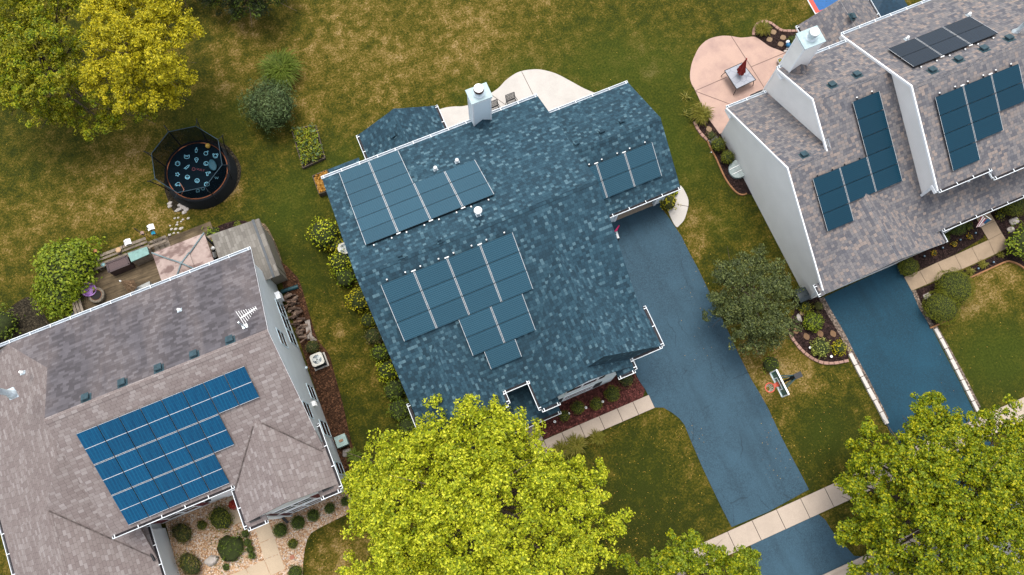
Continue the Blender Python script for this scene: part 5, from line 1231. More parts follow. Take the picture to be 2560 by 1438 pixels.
# ------------------------------------------------------------------ rocks
def rock(name, px, py, r_, label, seed, mat='rock', group=None, sq=(1, .75, .55), cat='rock', j=.16):
    q = P(px, py, r_*.3); vs, fs = ico((q.x, q.y, r_*sq[2]*.45), r_, 3, j, seed, sq, 1.6); vs = [(x, y, max(-.02, z)) for x, y, z in vs]
    mb = MB(); mb.mesh(vs, fs, 0, True); return tag(mb.build(name, mat, None, (q.x, q.y, 0)), label, cat, group)
rock('boulder', 530, 1402, .34, 'pale grey boulder on the gravel at lower left', 3, 'rock_pale', cat='boulder', sq=(1, .7, .7)); rock('boulder', 868, 1131, .27, 'dark grey boulder beside the green utility box', 4, 'rock', cat='boulder')
rock('boulder', 2536, 553, .28, 'larger pale rock in the mulch near the flag', 5, 'rock_pale', cat='boulder'); rock('boulder', 2527, 574, .22, 'smaller pale rock below another in the mulch near the flag', 6, 'rock_pale', cat='boulder')
rock('boulder', 2318, 740, .22, 'pinkish white rock in the mulch beside the big hedge', 7, 'rock_pale', cat='boulder')
rock('boulder', 2005, 783, .17, 'round tan rock beside the lime shrub of the driveway bed', 8, 'stone_tan', cat='boulder'); rock('boulder', 1998, 795, .2, 'flat grey rock below the round tan rock', 9, 'rock_pale', cat='boulder', sq=(.7, 1.1, .5))
rng = random.Random(5)
for i in range(18):
    a_ = rng.uniform(-.9, 1.1); px, py = 450+rng.gauss(0, 15), 517+rng.gauss(0, 6)+ (0 if rng.random() < .7 else 6)
    if px > 475: px = 470
    rock('stone', px, py, rng.uniform(.07, .14), 'pale stone in the pile at the foot of the trampoline', 20+i, 'rock_pale', 'stones piled by the trampoline', (1, .75, .4), 'stone')
for i, (px, py) in enumerate([(447,545),(452,553),(446,562),(436,560),(430,572),(433,585),(440,580),(449,582),(455,575),(462,582),(470,580),(443,596),(430,600),(437,548),(458,548),(465,546),(427,564),(452,568),(441,570),(425,590)]):
    rock('stepping_stone', px+rng.gauss(0, 2), py+rng.gauss(0, 2), rng.uniform(.05, .11), 'pale flat stone in the trail from the trampoline to the gazebo', 60+i, 'rock_pale', 'stones scattered along the lawn trail', (1, .7, .3), 'stone')
# ------------------------------------------------------------------ side of the left house
def ac_unit(px, py, label, z=.75, s=.33):
    q = P(px, py, z); root = thing('air_conditioner', (q.x, q.y, 0), label, 'air conditioner', 'outdoor units')
    mb = MB(); mb.box((q.x-s-.06, q.y-s-.06, 0), (q.x+s+.06, q.y+s+.06, .06)); mb.build('pad', 'conc', root)
    mb = MB(); mb.box((q.x-s+.02, q.y-s+.02, .06), (q.x+s-.02, q.y+s-.02, z-.05))
    for i in range(9): mb.box((q.x-s+.01, q.y-s+.01, .1+i*.065), (q.x+s-.01, q.y+s-.01, .12+i*.065))
    mb.build('grille_body', plain('dark_grille', (.02, .03, .032), .6), root)
    mb = MB(); n = 28; rr_ = s*.74
    def sq(a_): m = max(abs(math.cos(a_))**6+abs(math.sin(a_))**6, 1e-6)**(1/6.); return (math.cos(a_)/m*s, math.sin(a_)/m*s)
    for k in range(n):
        a1, a2 = 2*math.pi*k/n, 2*math.pi*(k+1)/n
        o1, o2 = sq(a1), sq(a2); i1, i2 = (math.cos(a1)*rr_, math.sin(a1)*rr_), (math.cos(a2)*rr_, math.sin(a2)*rr_)
        T = lambda p, zz: (q.x+p[0], q.y+p[1], zz)
        mb.face([T(o1, z), T(o2, z), T(i2, z), T(i1, z)]); mb.face([T(o1, z-.06), T(o2, z-.06), T(o2, z), T(o1, z)]); mb.face([T(i2, z-.06), T(i1, z-.06), T(i1, z), T(i2, z)])
    mb.build('top_cover', plain('cream_metal', (.62, .60, .53), .45), root)
    mb = MB()
    for k in range(3): 
        for w_ in np.linspace(-.25, .25, 5): a_ = k*2.094+.5+w_; mb.bar((q.x+.05*math.cos(a_), q.y+.05*math.sin(a_), z-.05), (q.x+rr_*.95*math.cos(a_), q.y+rr_*.95*math.sin(a_), z-.055+.05*w_), .12, .008)
    mb.lathe((q.x, q.y, z-.08), [(.06, 0), (.05, .05), (0, .06)], 10); mb.lathe((q.x, q.y, z-.12), [(rr_*.98, 0.01), (0, 0)], 20, 0); mb.build('fan', [plain('fan_grey', (.36, .37, .34), .4, .3), 'black'], root)
    mb = MB()
    for r_ in np.linspace(.05, rr_, 7): mb.lathe((q.x, q.y, z-.012), [(r_-.004, 0), (r_+.004, 0), (r_+.004, .006), (r_-.004, .006)], 24, cap=False)
    mb.build('fan_guard', 'galv', root)
ac_unit(792.5, 898.5, 'cream topped air conditioner with a round fan beside the grey house wall'); ac_unit(860, 621, 'cream topped air conditioner half hidden under the edge of the blue roof')
q = P(852.5, 1102, .7); ub = thing('utility_box', (q.x, q.y, 0), 'pale green utility box beside the grey siding of the lower left house', 'utility box'); lidm = plain('pale_green_metal', (.30, .42, .40), .5)
mb = MB(); mb.box((q.x-.26, q.y-.26, 0), (q.x+.26, q.y+.26, .62)); mb.build('body', lidm, ub); mb = MB(); mb.box((q.x-.29, q.y-.29, .62), (q.x+.29, q.y+.29, .70)); mb.build('lid', lidm, ub)
mb = MB(); mb.box((q.x+.15, q.y-.295, .3), (q.x+.2, q.y-.26, .4)); mb.build('latch', 'iron', ub)
mb = MB(); mb.box((q.x-.09, q.y-.06, .702), (q.x+.11, q.y+.06, .77)); tag(mb.build('brick', plain('tan_brick', (.36, .21, .13), .9), None, (q.x, q.y, .7)), 'tan brick lying on top of the utility box', 'brick')
a, b = P(703, 730, .1), P(743, 717, .1); mb = MB(); mb.tube([a, b], .11, 12); mb.tube([b, b+(b-a).normalized()*.05], .13, 12); mb.tube([a+(b-a)*.1, a+(b-a)*.14], .125, 12)
tag(mb.build('drain_pipe', plain('teal_pipe', (.015, .07, .085), .5), None, tuple(a)), 'dark teal drain pipe lying on the mulch by the shed', 'pipe')
def log(name, c, ang, L, r_, label, seed, mat='firewood', group='split logs along the house wall', z=None):
    rs = random.Random(seed); n = 7; d_ = Vector((math.cos(ang), math.sin(ang), rs.uniform(-.08, .08))); x = d_.orthogonal().normalized(); y = d_.cross(x); R_ = [r_*rs.uniform(.6, 1.15) for _ in range(n)]
    vs = []
    for s_ in (-.5, .5):
        for k in range(n): a_ = 2*math.pi*k/n; vs.append(Vector(c)+d_*L*s_+(x*math.cos(a_)+y*math.sin(a_))*R_[k])
    mb = MB(); mb.mesh(vs, [(k, (k+1) % n, n+(k+1) % n, n+k) for k in range(n)] + [tuple(range(n))[::-1], tuple(range(n, 2*n))])
    return tag(mb.build(name, mat, None, tuple(c)), label, 'log', group)
k_ = 0
for i in range(46):
    t_ = i/45; px, py = 716+(768-716)*t_+rng.uniform(-12, 14), 738+(850-738)*t_+rng.uniform(-6, 6); z_ = .08+.13*rng.randint(0, 2); q = P(px, py, z_)
    log('log', q, rng.gauss(.15, .45), rng.uniform(.34, .5), rng.uniform(.05, .09), 'split brown log in the heap against the grey house wall', i, plain('firewood_%d' % (i % 3), [(.20, .125, .085), (.12, .075, .055), (.30, .21, .155)][i % 3], .9, var=.5, scale=7))
for i, (p_, q_) in enumerate((((765, 802), (771, 848)), ((771, 800), (779, 852)), ((777, 840), (790, 852)))):
    a, b = P(*p_, .2), P(*q_, .12); mb = MB(); mb.bar(a, b, .13, .03, up=(.2, .1, 1)); tag(mb.build('plank', plain('grey_plank', (.36, .31, .27), .9, var=.4), None, tuple(a)), 'weathered grey plank lying on the firewood heap', 'plank', 'planks on the firewood')
mb = MB(); q = P(731, 1393); mb.box((q.x-.11, q.y-.1, 0), (q.x+.11, q.y+.1, .07)); tag(mb.build('paver', plain('red_paver', (.42, .17, .11), .9), None, (q.x, q.y, 0)), 'single red square paver on the gravel', 'paver')
q = P(585, 1262, .25); pt_ = thing('flower_pot', (q.x, q.y, .05), 'pot of red flowers on the front step of the lower left house', 'flower pot')
mb = MB(); mb.lathe((q.x, q.y, .05), [(.13, 0), (.19, .24), (.21, .24), (.20, .28), (.15, .26), (0, .25)], 18); mb.build('pot', 'white_pl', pt_)
rg = np.random.default_rng(3); d_ = nrm(rg.normal(size=(420, 3))); d_[:, 2] = np.abs(d_[:, 2]); quads_mesh('flowers', [(leaves(np.array([q.x, q.y, .32])+d_*rg.uniform(.5, 1, (420, 1))*np.array([.26, .26, .22]), nrm(d_+np.array([0, 0, .5])), .075, .8, rg), 'lf_red')], pt_)
for i, (px, py) in enumerate(((580, 1270), (577, 1255))): rock('stone', px, py, .06, 'small white stone beside the pot of red flowers', 90+i, 'white_pl', 'white stones by the flower pot', cat='stone')
# ------------------------------------------------------------------ yard of the middle house
def bed_frame(name, cpx, label, h, w_, seed, plants, cat):
    q = [P(x, y, 0) for x, y in cpx]; c = sum(q, Vector())/4; root = thing(name, (c.x, c.y, 0), label, cat)
    for i in range(4):
        a, b = q[i], q[(i+1) % 4]; mb = MB(); mb.bar((a.x, a.y, h/2), (b.x, b.y, h/2), w_*.7, h); mb.build('side_board', 'timber_dk', root)
    mb = MB(); mb.prism([(p.x*.96+c.x*.04, p.y*.96+c.y*.04) for p in q], 0, h*.75); mb.build('soil', 'dirt', root)
    rg = np.random.default_rng(seed)
    for (lm, n, size, hh, spread) in plants:
        uv = rg.uniform(.04, .96, (n, 2)); A_ = np.array([list(p) for p in q])
        pos = (A_[0]*(1-uv[:, :1])*(1-uv[:, 1:]) + A_[1]*uv[:, :1]*(1-uv[:, 1:]) + A_[2]*uv[:, :1]*uv[:, 1:] + A_[3]*(1-uv[:, :1])*uv[:, 1:])
        pos[:, 2] = h + rg.uniform(0, hh, n)*(.4+.6*np.sin(uv[:, 0]*5)**2); pos[:, :2] += rg.normal(size=(n, 2))*spread
        quads_mesh('plants', [(leaves(pos, nrm(rg.normal(size=(n, 3))*.6+np.array([0, 0, 1])), size, .55, rg), lm)], root)
bed_frame('raised_bed', [(731, 327), (791, 317), (814, 398), (759, 423)], 'wooden raised bed full of yellow green plants on the lawn', .22, .07, 2, [('lf_bright', 520, .12, .45, .05), ('lf_olive', 650, .10, .5, .07), ('lf_jun', 110, .22, .7, .05), ('lf_brown', 260, .1, .35, .05)], 'raised bed')
bed_frame('planter_box', [(786, 448), (822, 433), (834, 482), (802, 492)], 'wooden planter box of orange straw beside the blue roof corner', .5, .06, 4, [('lf_straw', 420, .14, .05, .0)], 'planter')
def patio_chair(px, py, label, z=.95):
    q = P(px, py, z); cx, cy = q.x, q.y-.25; root = thing('patio_chair', (cx, cy, .04), label, 'chair', 'iron chairs on the pale patio'); w_ = .27
    def lattice(o, ex, ey, nx, ny):
        mb = MB(); 
        P_ = lambda u, v: o+ex*u+ey*v
        for a_, b_ in (((0, 0), (1, 0)), ((1, 0), (1, 1)), ((1, 1), (0, 1)), ((0, 1), (0, 0))): mb.bar(P_(*a_), P_(*b_), .035, .02)
        for i in range(nx):
            for j in range(ny):
                c_ = P_((i+.5)/nx, (j+.5)/ny); pts = [c_+ex*(.42/nx*math.cos(k))+ey*(.42/ny*math.sin(k)) for k in np.linspace(0, 6.283, 9)]
                for p_, r2 in zip(pts[:-1], pts[1:]): mb.bar(p_, r2, .016, .012)
                mb.bar(P_(i/nx, j/ny), P_((i+1)/nx, (j+1)/ny), .016, .012)
        return mb
    lattice(Vector((cx-w_, cy-.25, .46)), Vector((2*w_, 0, 0)), Vector((0, .48, 0)), 4, 4).build('seat', 'iron', root)
    lattice(Vector((cx-w_, cy+.25, .50)), Vector((2*w_, 0, 0)), Vector((0, .14, .46)), 4, 4).build('backrest', 'iron', root)
    for sx in (-1, 1):
        for yy in (-.24, .25): mb = MB(); mb.tube([(cx+sx*w_, cy+yy, .46), (cx+sx*(w_+.03), cy+yy*1.15, .04)], .018, 6); mb.build('leg', 'iron', root)
        mb = MB(); mb.tube([(cx+sx*w_, cy+.28, .68), (cx+sx*(w_+.03), cy+.0, .70), (cx+sx*w_, cy-.2, .66), (cx+sx*w_, cy-.22, .46)], .018, 6); mb.build('armrest', 'iron', root)
patio_chair(1277, 240, 'black iron lattice chair standing free on the pale concrete patio'); patio_chair(1234, 258, 'black iron lattice chair partly hidden by the white chimney')
def path_light(px, py, label, group, z=.28, top='white_pl', s=.06):
    q = P(px, py, z); root = thing('path_light', (q.x, q.y, 0), label, 'path light', group)
    mb = MB(); mb.tube([(q.x, q.y, -.02), (q.x, q.y, z-.06)], .012, 6); mb.build('stake', 'iron', root); mb = MB(); mb.lathe((q.x, q.y, z-.06), [(s*.5, -.06), (s*.6, 0), (s*1.25, .02), (s*1.1, .05)], 14); mb.lathe((q.x, q.y, z-.008), [(s*.5, 0), (s*.35, .03), (0, .032)], 10, 1); mb.build('cap', [top, 'galv'], root)
for px, py in ((1387, 1054), (1422, 1034), (1465, 1019), (1507, 1004)): path_light(px, py, 'round white path light among the shrubs in the red mulch', 'path lights in the red mulch')
for px, py in ((2026, 869), (2079, 891)): path_light(px, py, 'round white path light beside the yellow shrubs of the driveway bed', 'path lights in the driveway bed')
bl = plain('blue_cap', (.03, .10, .16), .4)
for px, py in ((2312, 640), (2358, 619), (2402, 599), (2440, 582), (2447, 671), (2485, 655)): path_light(px, py, 'small dark blue path light in the mulch beside the tan front walk', 'path lights along the tan walk', .25, bl, .05)
# pink scooter at the corner of the open garage
q = P(1544, 585, 0); sc_ = thing('kick_scooter', (q.x, q.y, .02), 'bright pink kick scooter by the open garage of the blue roofed house', 'scooter'); pk = plain('hot_pink', (.75, .02, .16), .4, var=.05)
hx = P(1543, 572, .85); mb = MB(); mb.tube([(hx.x-.02, hx.y-.1, .1), (hx.x-.05, hx.y, .85)], .022, 6); mb.build('stem', 'galv', sc_)
mb = MB(); mb.tube([P(1537, 579, .85), P(1548, 563.5, .88)], .035, 8); mb.tube([P(1548, 563.5, .88), P(1541, 578, .78)], .03, 8); mb.build('handlebar', pk, sc_)
a, b = P(1540, 578, .12), P(1546, 596, .12); mb = MB(); mb.bar(a, b, .12, .03); mb.build('deck_plate', 'white_pl', sc_)
for p_ in (a.lerp(b, -.15), a.lerp(b, 1.12)): mb = MB(); mb.lathe((p_.x, p_.y, .09), [(.03, -.015), (.07, -.015), (.07, .015), (.03, .015)], 14, 0, Matrix.Rotation(R(90), 3, 'X') @ Matrix.Rotation(R(60), 3, 'Y')); mb.build('wheel', 'black', sc_)
# ------------------------------------------------------------------ basketball hoop
def hoop():
    hc = P(1930.5, 967, 3.05); X = hc.x+.42; t_, b_ = P(1941, 925, 3.95), P(1972.5, 986, 3.95); ya, yb = PXp(1972.5, 986, X).y, PXp(1941, 925, X).y
    zt = (PXp(1941, 925, X).z+PXp(1972.5, 986, X).z)/2; zb = zt-1.0; yc_ = (ya+yb)/2; hc = Vector((hc.x, yc_, zb+.18))
    root = thing('basketball_hoop', (X+1.0, yc_, 0), 'basketball hoop with a clear white edged backboard beside the driveway', 'basketball hoop')
    gm = NT('acrylic'); tr = gm.node("ShaderNodeBsdfTransparent"); mx = gm.node("ShaderNodeMixShader"); mx.inputs[0].default_value = .45; tr.inputs[0].default_value = (.75, .9, .9, 1)
    gm.done((.06, .16, .17), .15); gm.l.new(tr.outputs[0], mx.inputs[1]); gm.l.new(gm.b.outputs[0], mx.inputs[2]); gm.l.new(mx.outputs[0], gm.out.inputs[0])
    mb = MB(); mb.box((X, ya, zb), (X+.03, yb, zt)); mb.build('backboard', gm.m, root)
    mb = MB()
    for a_, c_ in (((ya, zt), (yb, zt)), ((ya, zb), (yb, zb))): mb.bar((X-.005, a_[0], a_[1]), (X-.005, c_[0], c_[1]), .07, .06)
    for y in (ya, yb): mb.bar((X-.005, y, zb), (X-.005, y, zt), .05, .05)
    s_ = .3
    for a_, c_ in (((-s_, .12), (s_, .12)), ((-s_, .55), (s_, .55)), ((-s_, .12), (-s_, .55)), ((s_, .12), (s_, .55))): mb.bar((X-.008, yc_+a_[0], zb+a_[1]), (X-.008, yc_+c_[0], zb+c_[1]), .05, .012, up=(1, 0, 0))
    mb.build('board_markings', 'white_pl', root)
    rm = plain('rim_orange', (.65, .11, .06), .5); mb = MB(); pts = [hc+Vector((.23*math.cos(k), .23*math.sin(k), 0)) for k in np.linspace(0, 6.283, 25)]; mb.tube(pts, .032, 6); mb.box((hc.x+.22, yc_-.1, hc.z-.04), (X, yc_+.1, hc.z+.03)); mb.box((X-.02, yc_-.12, hc.z-.05), (X-.009, yc_+.12, hc.z+.2)); mb.build('rim', rm, root)
    mb = MB()
    for k in range(12):
        a1 = k*.5236; 
        for sg in (-1, 1): mb.tube([hc+Vector((.22*math.cos(a1), .22*math.sin(a1), 0)), hc+Vector((.16*math.cos(a1+sg*.4), .16*math.sin(a1+sg*.4), -.22)), hc+Vector((.12*math.cos(a1), .12*math.sin(a1), -.42))], .008, 4)
    mb.build('net', 'white_pl', root)
    mb = MB(); mb.tube([(X+1.0, yc_, 0), (X+1.0, yc_, 2.9)], .06, 10); mb.build('pole', 'black', root)
    mb = MB()
    for sg in (-1, 1):
        mb.bar((X+1.0, yc_+sg*.05, 2.85), (X+.03, yc_+sg*.35, zt-.25), .05, .05); mb.bar((X+1.0, yc_+sg*.05, 2.45), (X+.03, yc_+sg*.3, zb+.15), .05, .05)
    mb.build('arm', plain('dark_teal_metal', (.02, .06, .07), .5), root)
    mb = MB(); mb.box((X+.85, yc_-.14, 2.3), (X+1.25, yc_+.14, 3.0)); mb.build('spring_box', 'black', root)
hoop()
# ------------------------------------------------------------------ right house, patio and beds
q = P(1850, 193, .72); pc = [P(1811.6, 176.8, .72), P(1855, 157, .72), P(1889.5, 199.5, .72), P(1841.5, 222.5, .72)]; cc = sum(pc, Vector())/4
tb = thing('patio_table', (cc.x, cc.y, .04), 'square frosted glass table on the pink patio', 'table')
gl = NT('frosted_glass'); n = gl.vor(gl.pos(), 2.4, 'DISTANCE_TO_EDGE'); gm = gl.done(gl.mix(gl.maprange(n, .0, .05, 1, 0), (.33, .345, .39), (.20, .22, .27)), .25, 0, .5)
mb = MB(); mb.prism([(p.x, p.y) for p in pc], .70, .72); mb.build('table_top', gm, tb)
mb = MB()
for i in range(4):
    a, b = pc[i], pc[(i+1) % 4]; mb.bar((a.x, a.y, .705), (b.x, b.y, .705), .035, .045)
mb.build('frame', 'iron', tb)
for p_ in pc:
    o_ = (p_-cc); o_.z = 0; o_.normalize(); p2 = p_.lerp(cc, .12); mb = MB(); mb.tube([(p2.x, p2.y, .68), (p2.x+o_.x*.10, p2.y+o_.y*.10, .3), (p2.x+o_.x*.14, p2.y+o_.y*.14, .04)], .022, 6); mb.build('leg', 'iron', tb)
folded_umbrella('patio_umbrella', 'folded red patio umbrella standing through the glass table', (cc.x, cc.y, .04), P(1866, 148, 2.35), plain('red_cloth', (.34, .035, .03), .9, var=.35, scale=14), 'iron', .20, 1, plain('red_cloth', (.34, .035, .03)))
mb = MB(); mb.lathe((cc.x, cc.y, .04), [(.26, 0), (.26, .06), (.06, .1), (.04, .25)], 18); tag(mb.build('umbrella_base', 'iron', None, (cc.x, cc.y, .04)), 'dark round umbrella base under the glass table', 'umbrella base')
q = P(1951, 152, .3); pp = thing('flower_pot', (q.x, q.y, .04), 'round grey pot of yellowish leaves on the pink patio', 'flower pot'); mb = MB(); mb.lathe((q.x, q.y, .04), [(.12, 0), (.17, .26), (.19, .26), (.19, .3), (.15, .3), (.14, .22), (0, .22)], 18); mb.build('pot', plain('pale_pot', (.48, .45, .42), .8), pp)
d_ = nrm(rg.normal(size=(60, 3))); quads_mesh('plant', [(leaves(np.array([q.x, q.y, .31])+d_*np.array([.09, .09, .05]), nrm(d_*.4+np.array([0, 0, 1])), .08, .5, rg), 'lf_olive')], pp)
for i, (px, py) in enumerate(((1923, 100), (1933, 81.5), (1951, 111.5), (1957, 95))): 
    mb = MB(); q = P(px, py); mb.prism([(q.x+.19*f*math.cos(a_), q.y+.17*f*math.sin(a_)) for a_, f in zip(np.linspace(0, 5.5, 8), (1, .9, 1.05, .92, 1.0, .88, 1.04, .95))], 0, .06); tag(mb.build('stepping_stone', 'stone_tan', None, (q.x, q.y, 0)), 'tan stepping stone in the mulch between pink patio and chimney', 'stepping stone', 'stepping stones by the pink patio')
for i, (px, py) in enumerate(((1759, 305), (1772, 324))):
    mb = MB(); q = P(px, py); mb.prism([(q.x+.17*f*math.cos(a_), q.y+.19*f*math.sin(a_)) for a_, f in zip(np.linspace(0, 5.5, 8), (1, .9, 1.05, .92, 1.0, .88, 1.04, .95))], 0, .06); tag(mb.build('stepping_stone', 'stone_tan', None, (q.x, q.y, 0)), 'tan stepping stone in the mulch strip left of the white wall', 'stepping stone', 'stepping stones left of the white wall')
for i, (px, py) in enumerate(((1988, 827), (2015.5, 842), (2050, 835), (2082, 835))):
    mb = MB(); q = P(px, py); mb.prism([(q.x+.17*f*math.cos(a_), q.y+.20*f*math.sin(a_)) for a_, f in zip(np.linspace(0, 5.5, 8), (1, .9, 1.05, .92, 1.0, .88, 1.04, .95))], 0, .06); tag(mb.build('stepping_stone', plain('brown_step', (.20, .115, .06), .9), None, (q.x, q.y, 0)), 'brown stepping stone in the mulch bed of lime shrubs', 'stepping stone', 'stepping stones in the driveway bed')
def blocks(pts, L, label, group, mat, w_=.15, h=.12, cat='edging block', gap=.015, jit=.0, name='edging_block', seed=3):
    rs = random.Random(seed); c = [P(x, y) for x, y in catmull(pts, 8)]; s_ = [0]
    for a_, b_ in zip(c[:-1], c[1:]): s_.append(s_[-1]+(b_-a_).length)
    def at(t_):
        for i in range(len(s_)-1):
            if s_[i+1] >= t_: return c[i].lerp(c[i+1], (t_-s_[i])/max(1e-6, s_[i+1]-s_[i]))
        return c[-1]
    n = max(1, int(s_[-1]/L)); L = s_[-1]/n
    for i in range(n):
        a_, b_ = at(i*L+gap), at((i+1)*L-gap); hh = h*(1+jit*rs.uniform(-1, 1)); mb = MB(); mb.bar((a_.x, a_.y, hh/2-.02), (b_.x, b_.y, hh/2-.02), w_*(1+jit*rs.uniform(-1, 1)), hh+.04); m_ = (a_+b_)/2
        tag(mb.build(name, mat, None, (m_.x, m_.y, 0)), label, cat, group)
blocks([(1971, 832), (1987, 857), (2014, 886), (2047, 905), (2080, 909), (2120, 902)], .26, 'pinkish edging block round the mulch bed of lime shrubs', 'edging blocks of the driveway bed', 'stone_pink', jit=.12)
blocks([(1883, 90), (1884, 76), (1892, 62), (1907, 56), (1926, 60), (1941, 71), (1957, 79), (1998, 79)], .24, 'pinkish edging block round the mulch behind the pink patio', 'edging blocks behind the patio', 'stone_pink', jit=.12)
blocks([(1735, 305), (1744, 325), (1755, 339), (1768, 352)], .24, 'pale pink edging block beside the grass tuft of the pink patio', 'edging blocks left of the patio', 'stone_pink', jit=.15)
blocks([(2123, 884), (2160, 955), (2190, 1010), (2216, 1061)], .62, 'long white edging stone along the left edge of the blue driveway', 'edging stones on the left of the driveway', 'stone_white', .2, .14, 'edging stone', .02, .1, 'edging_stone')
blocks([(2336, 822), (2362, 870), (2405, 955), (2443, 1030)], .58, 'long white edging stone along the right edge of the blue driveway', 'edging stones on the right of the driveway', 'stone_white', .18, .14, 'edging stone', .02, .1, 'edging_stone')
def edging(pts, label, mat='edge_wood', w_=.08, h=.1):
    c = [P(x, y) for x, y in catmull(pts, 6)]; mb = MB()
    for a_, b_ in zip(c[:-1], c[1:]): mb.bar((a_.x, a_.y, h/2), (b_.x, b_.y, h/2), w_, h)
    tag(mb.build('edging', mat, None, tuple(c[0])), label, 'edging')
edging([(1768, 353), (1778, 376), (1789, 396), (1801, 423), (1812, 446), (1827, 468), (1843, 484), (1856, 488), (1866, 485)], 'orange wooden edging curving along the lawn left of the white wall')
edging([(2421, 696), (2466, 676), (2511, 656), (2526, 655), (2545, 662), (2562, 674)], 'orange wooden edging between front lawn and mulch at the right edge'); edging([(2324, 821), (2352, 809), (2362, 804)], 'short orange edging strip under the big hedge')
edging([(2181, 19), (2200, 10), (2228, 6)], 'orange edging behind the grey sunroom roof')
# window well cover
a = Vector((19.36, P(1856, 446).y, 0)); b_ = Vector((19.36, P(1817, 413).y, 0)); n = 12; mb = MB(); yc_ = (a.y+b_.y)/2; hl = abs(b_.y-a.y)/2; prev = None; outl = [(19.35-.62*max(0, math.sin(math.pi*i/n))**.7, yc_+hl*math.cos(math.pi*i/n)) for i in range(n+1)]
ww = thing('window_well_cover', (19.2, yc_, 0), 'clear ribbed window well cover against the white house wall', 'window well cover')
wm = plain('cloudy_plastic', (.26, .34, .33), .2, var=.25, scale=4); mb.prism(outl, 0, lambda x, y: .16+.22*(x-18.7)/.66); mb.build('cover', wm, ww)
for k in (-.3, .3): mb = MB(); mb.bar((18.8, yc_+hl*k, .22), (19.35, yc_+hl*k, .40), .03, .02); mb.build('rib', 'white_pl', ww)
# wheelie bin
a = P(2003, 738, 0); bn = thing('wheelie_bin', (a.x, a.y, .04), 'black wheelie bin on the slab at the front corner of the white wall', 'bin'); cx, cy = 18.85, P(2010, 745, .3).y+.12
mb = MB(); mb.mesh([(cx-.22, cy-.26, .08), (cx+.22, cy-.26, .08), (cx+.22, cy+.22, .08), (cx-.22, cy+.22, .08), (cx-.29, cy-.33, 1.0), (cx+.29, cy-.33, 1.0), (cx+.29, cy+.33, 1.0), (cx-.29, cy+.33, 1.0)], [(3,2,1,0),(4,5,6,7),(0,1,5,4),(1,2,6,5),(2,3,7,6),(3,0,4,7)]); mb.build('body', 'black', bn)
mb = MB(); prof = [(-.36, 0), (-.34, .06), (-.15, .13), (.1, .13), (.32, .07), (.36, .0)]; A_ = [(cx-.31, cy+y, 1.0+z) for y, z in prof]; B_ = [(cx+.31, cy+y, 1.0+z) for y, z in prof]; mb.face(A_[::-1]); mb.face(B_)
for i in range(len(prof)): j = (i+1) % len(prof); mb.face([A_[i], A_[j], B_[j], B_[i]][::-1])
mb.build('lid', plain('bin_lid', (.016, .026, .032), .35), bn); mb = MB(); mb.tube([(cx-.2, cy+.38, .98), (cx+.2, cy+.38, .98)], .025, 6); mb.build('handle', 'black', bn)
for sg in (-1, 1): mb = MB(); mb.lathe((cx+sg*.27, cy+.24, .14), [(.02, -.03), (.1, -.03), (.1, .03), (.02, .03)], 14, 0, Matrix.Rotation(R(90), 3, 'Y')); mb.build('wheel', 'black', bn)
# garden ornaments beside the chimney
q = P(1972, 110, .3); og = thing('garden_ornament', (q.x, q.y, 0), 'blue and white garden ornament at the foot of the white chimney', 'ornament'); mb = MB(); v_, f_ = ico((q.x, q.y, .2), .15, 2, .06, 1); mb.mesh(v_, f_, 0, True); mb.build('bowl', plain('blue_glaze', (.02, .14, .30), .3), og); mb = MB(); v_, f_ = ico((q.x+.05, q.y+.16, .22), .11, 2, .1, 3); mb.mesh(v_, f_, 0, True); mb.build('figure', 'white_pl', og)
for i, (px, py) in enumerate(((1969, 121), (1964, 128), (1962, 140))): rock('stone', px, py, .11, 'white stone beside the chimney at the edge of the pink patio', 120+i, 'rock_pale', 'white stones by the chimney', cat='stone')
for i, (px, py) in enumerate(((1772, 352), (1776, 359), (1780, 380))): rock('stone', px, py, .07, 'tiny white stone at the end of the orange edging', 130+i, 'white_pl', 'white stones by the orange edging', cat='stone')
q = P(1783, 354, .3); mb = MB(); mb.bar(P(1775, 357, .25), P(1793, 343, .3), .16, .1); mb.tube([P(1776, 356, .3), P(1792, 342, .36)], .02, 6); tag(mb.build('hose_box', 'black', None, tuple(q)), 'black garden hose box by the corner of the white wall', 'hose box')
# flag on a slanting pole
a = Vector((P(2452, 540, 2.2).x, 6.0, 2.35)); tip = P(2447, 574, 2.5); flg = thing('flag', a, 'red white and blue striped flag hanging over the tan front walk', 'flag')
p0 = P(2451, 536, 2.6); mb = MB(); mb.tube([P(2447, 528, 2.6), P(2478, 549, 2.5)], .016, 6); mb.build('pole', 'white_pl', flg)
U0, U1, D0, D1 = P(2453, 540, 2.55), P(2477, 551, 2.5), P(2440, 568, 1.9), P(2452, 567, 1.85); mb = MB(); nx, ny = 8, 13
def FP(u, v): return U0.lerp(U1, u).lerp(D0.lerp(D1, u), v) + Vector((0, 0, .05*math.sin(u*9+v*3)))
for j in range(ny):
    for i in range(nx):
        u0, u1, v0, v1 = i/nx, (i+1)/nx, j/ny, (j+1)/ny
        m_ = 2 if (u0 > .5 and v0 < .5) else int(u0*8) % 2
        mb.face([FP(u0, v0), FP(u1, v0), FP(u1, v1), FP(u0, v1)], m_)
mb.build('cloth', [plain('flag_red', (.35, .03, .05), .8), 'white_pl', plain('flag_blue', (.02, .12, .25), .8)], flg)
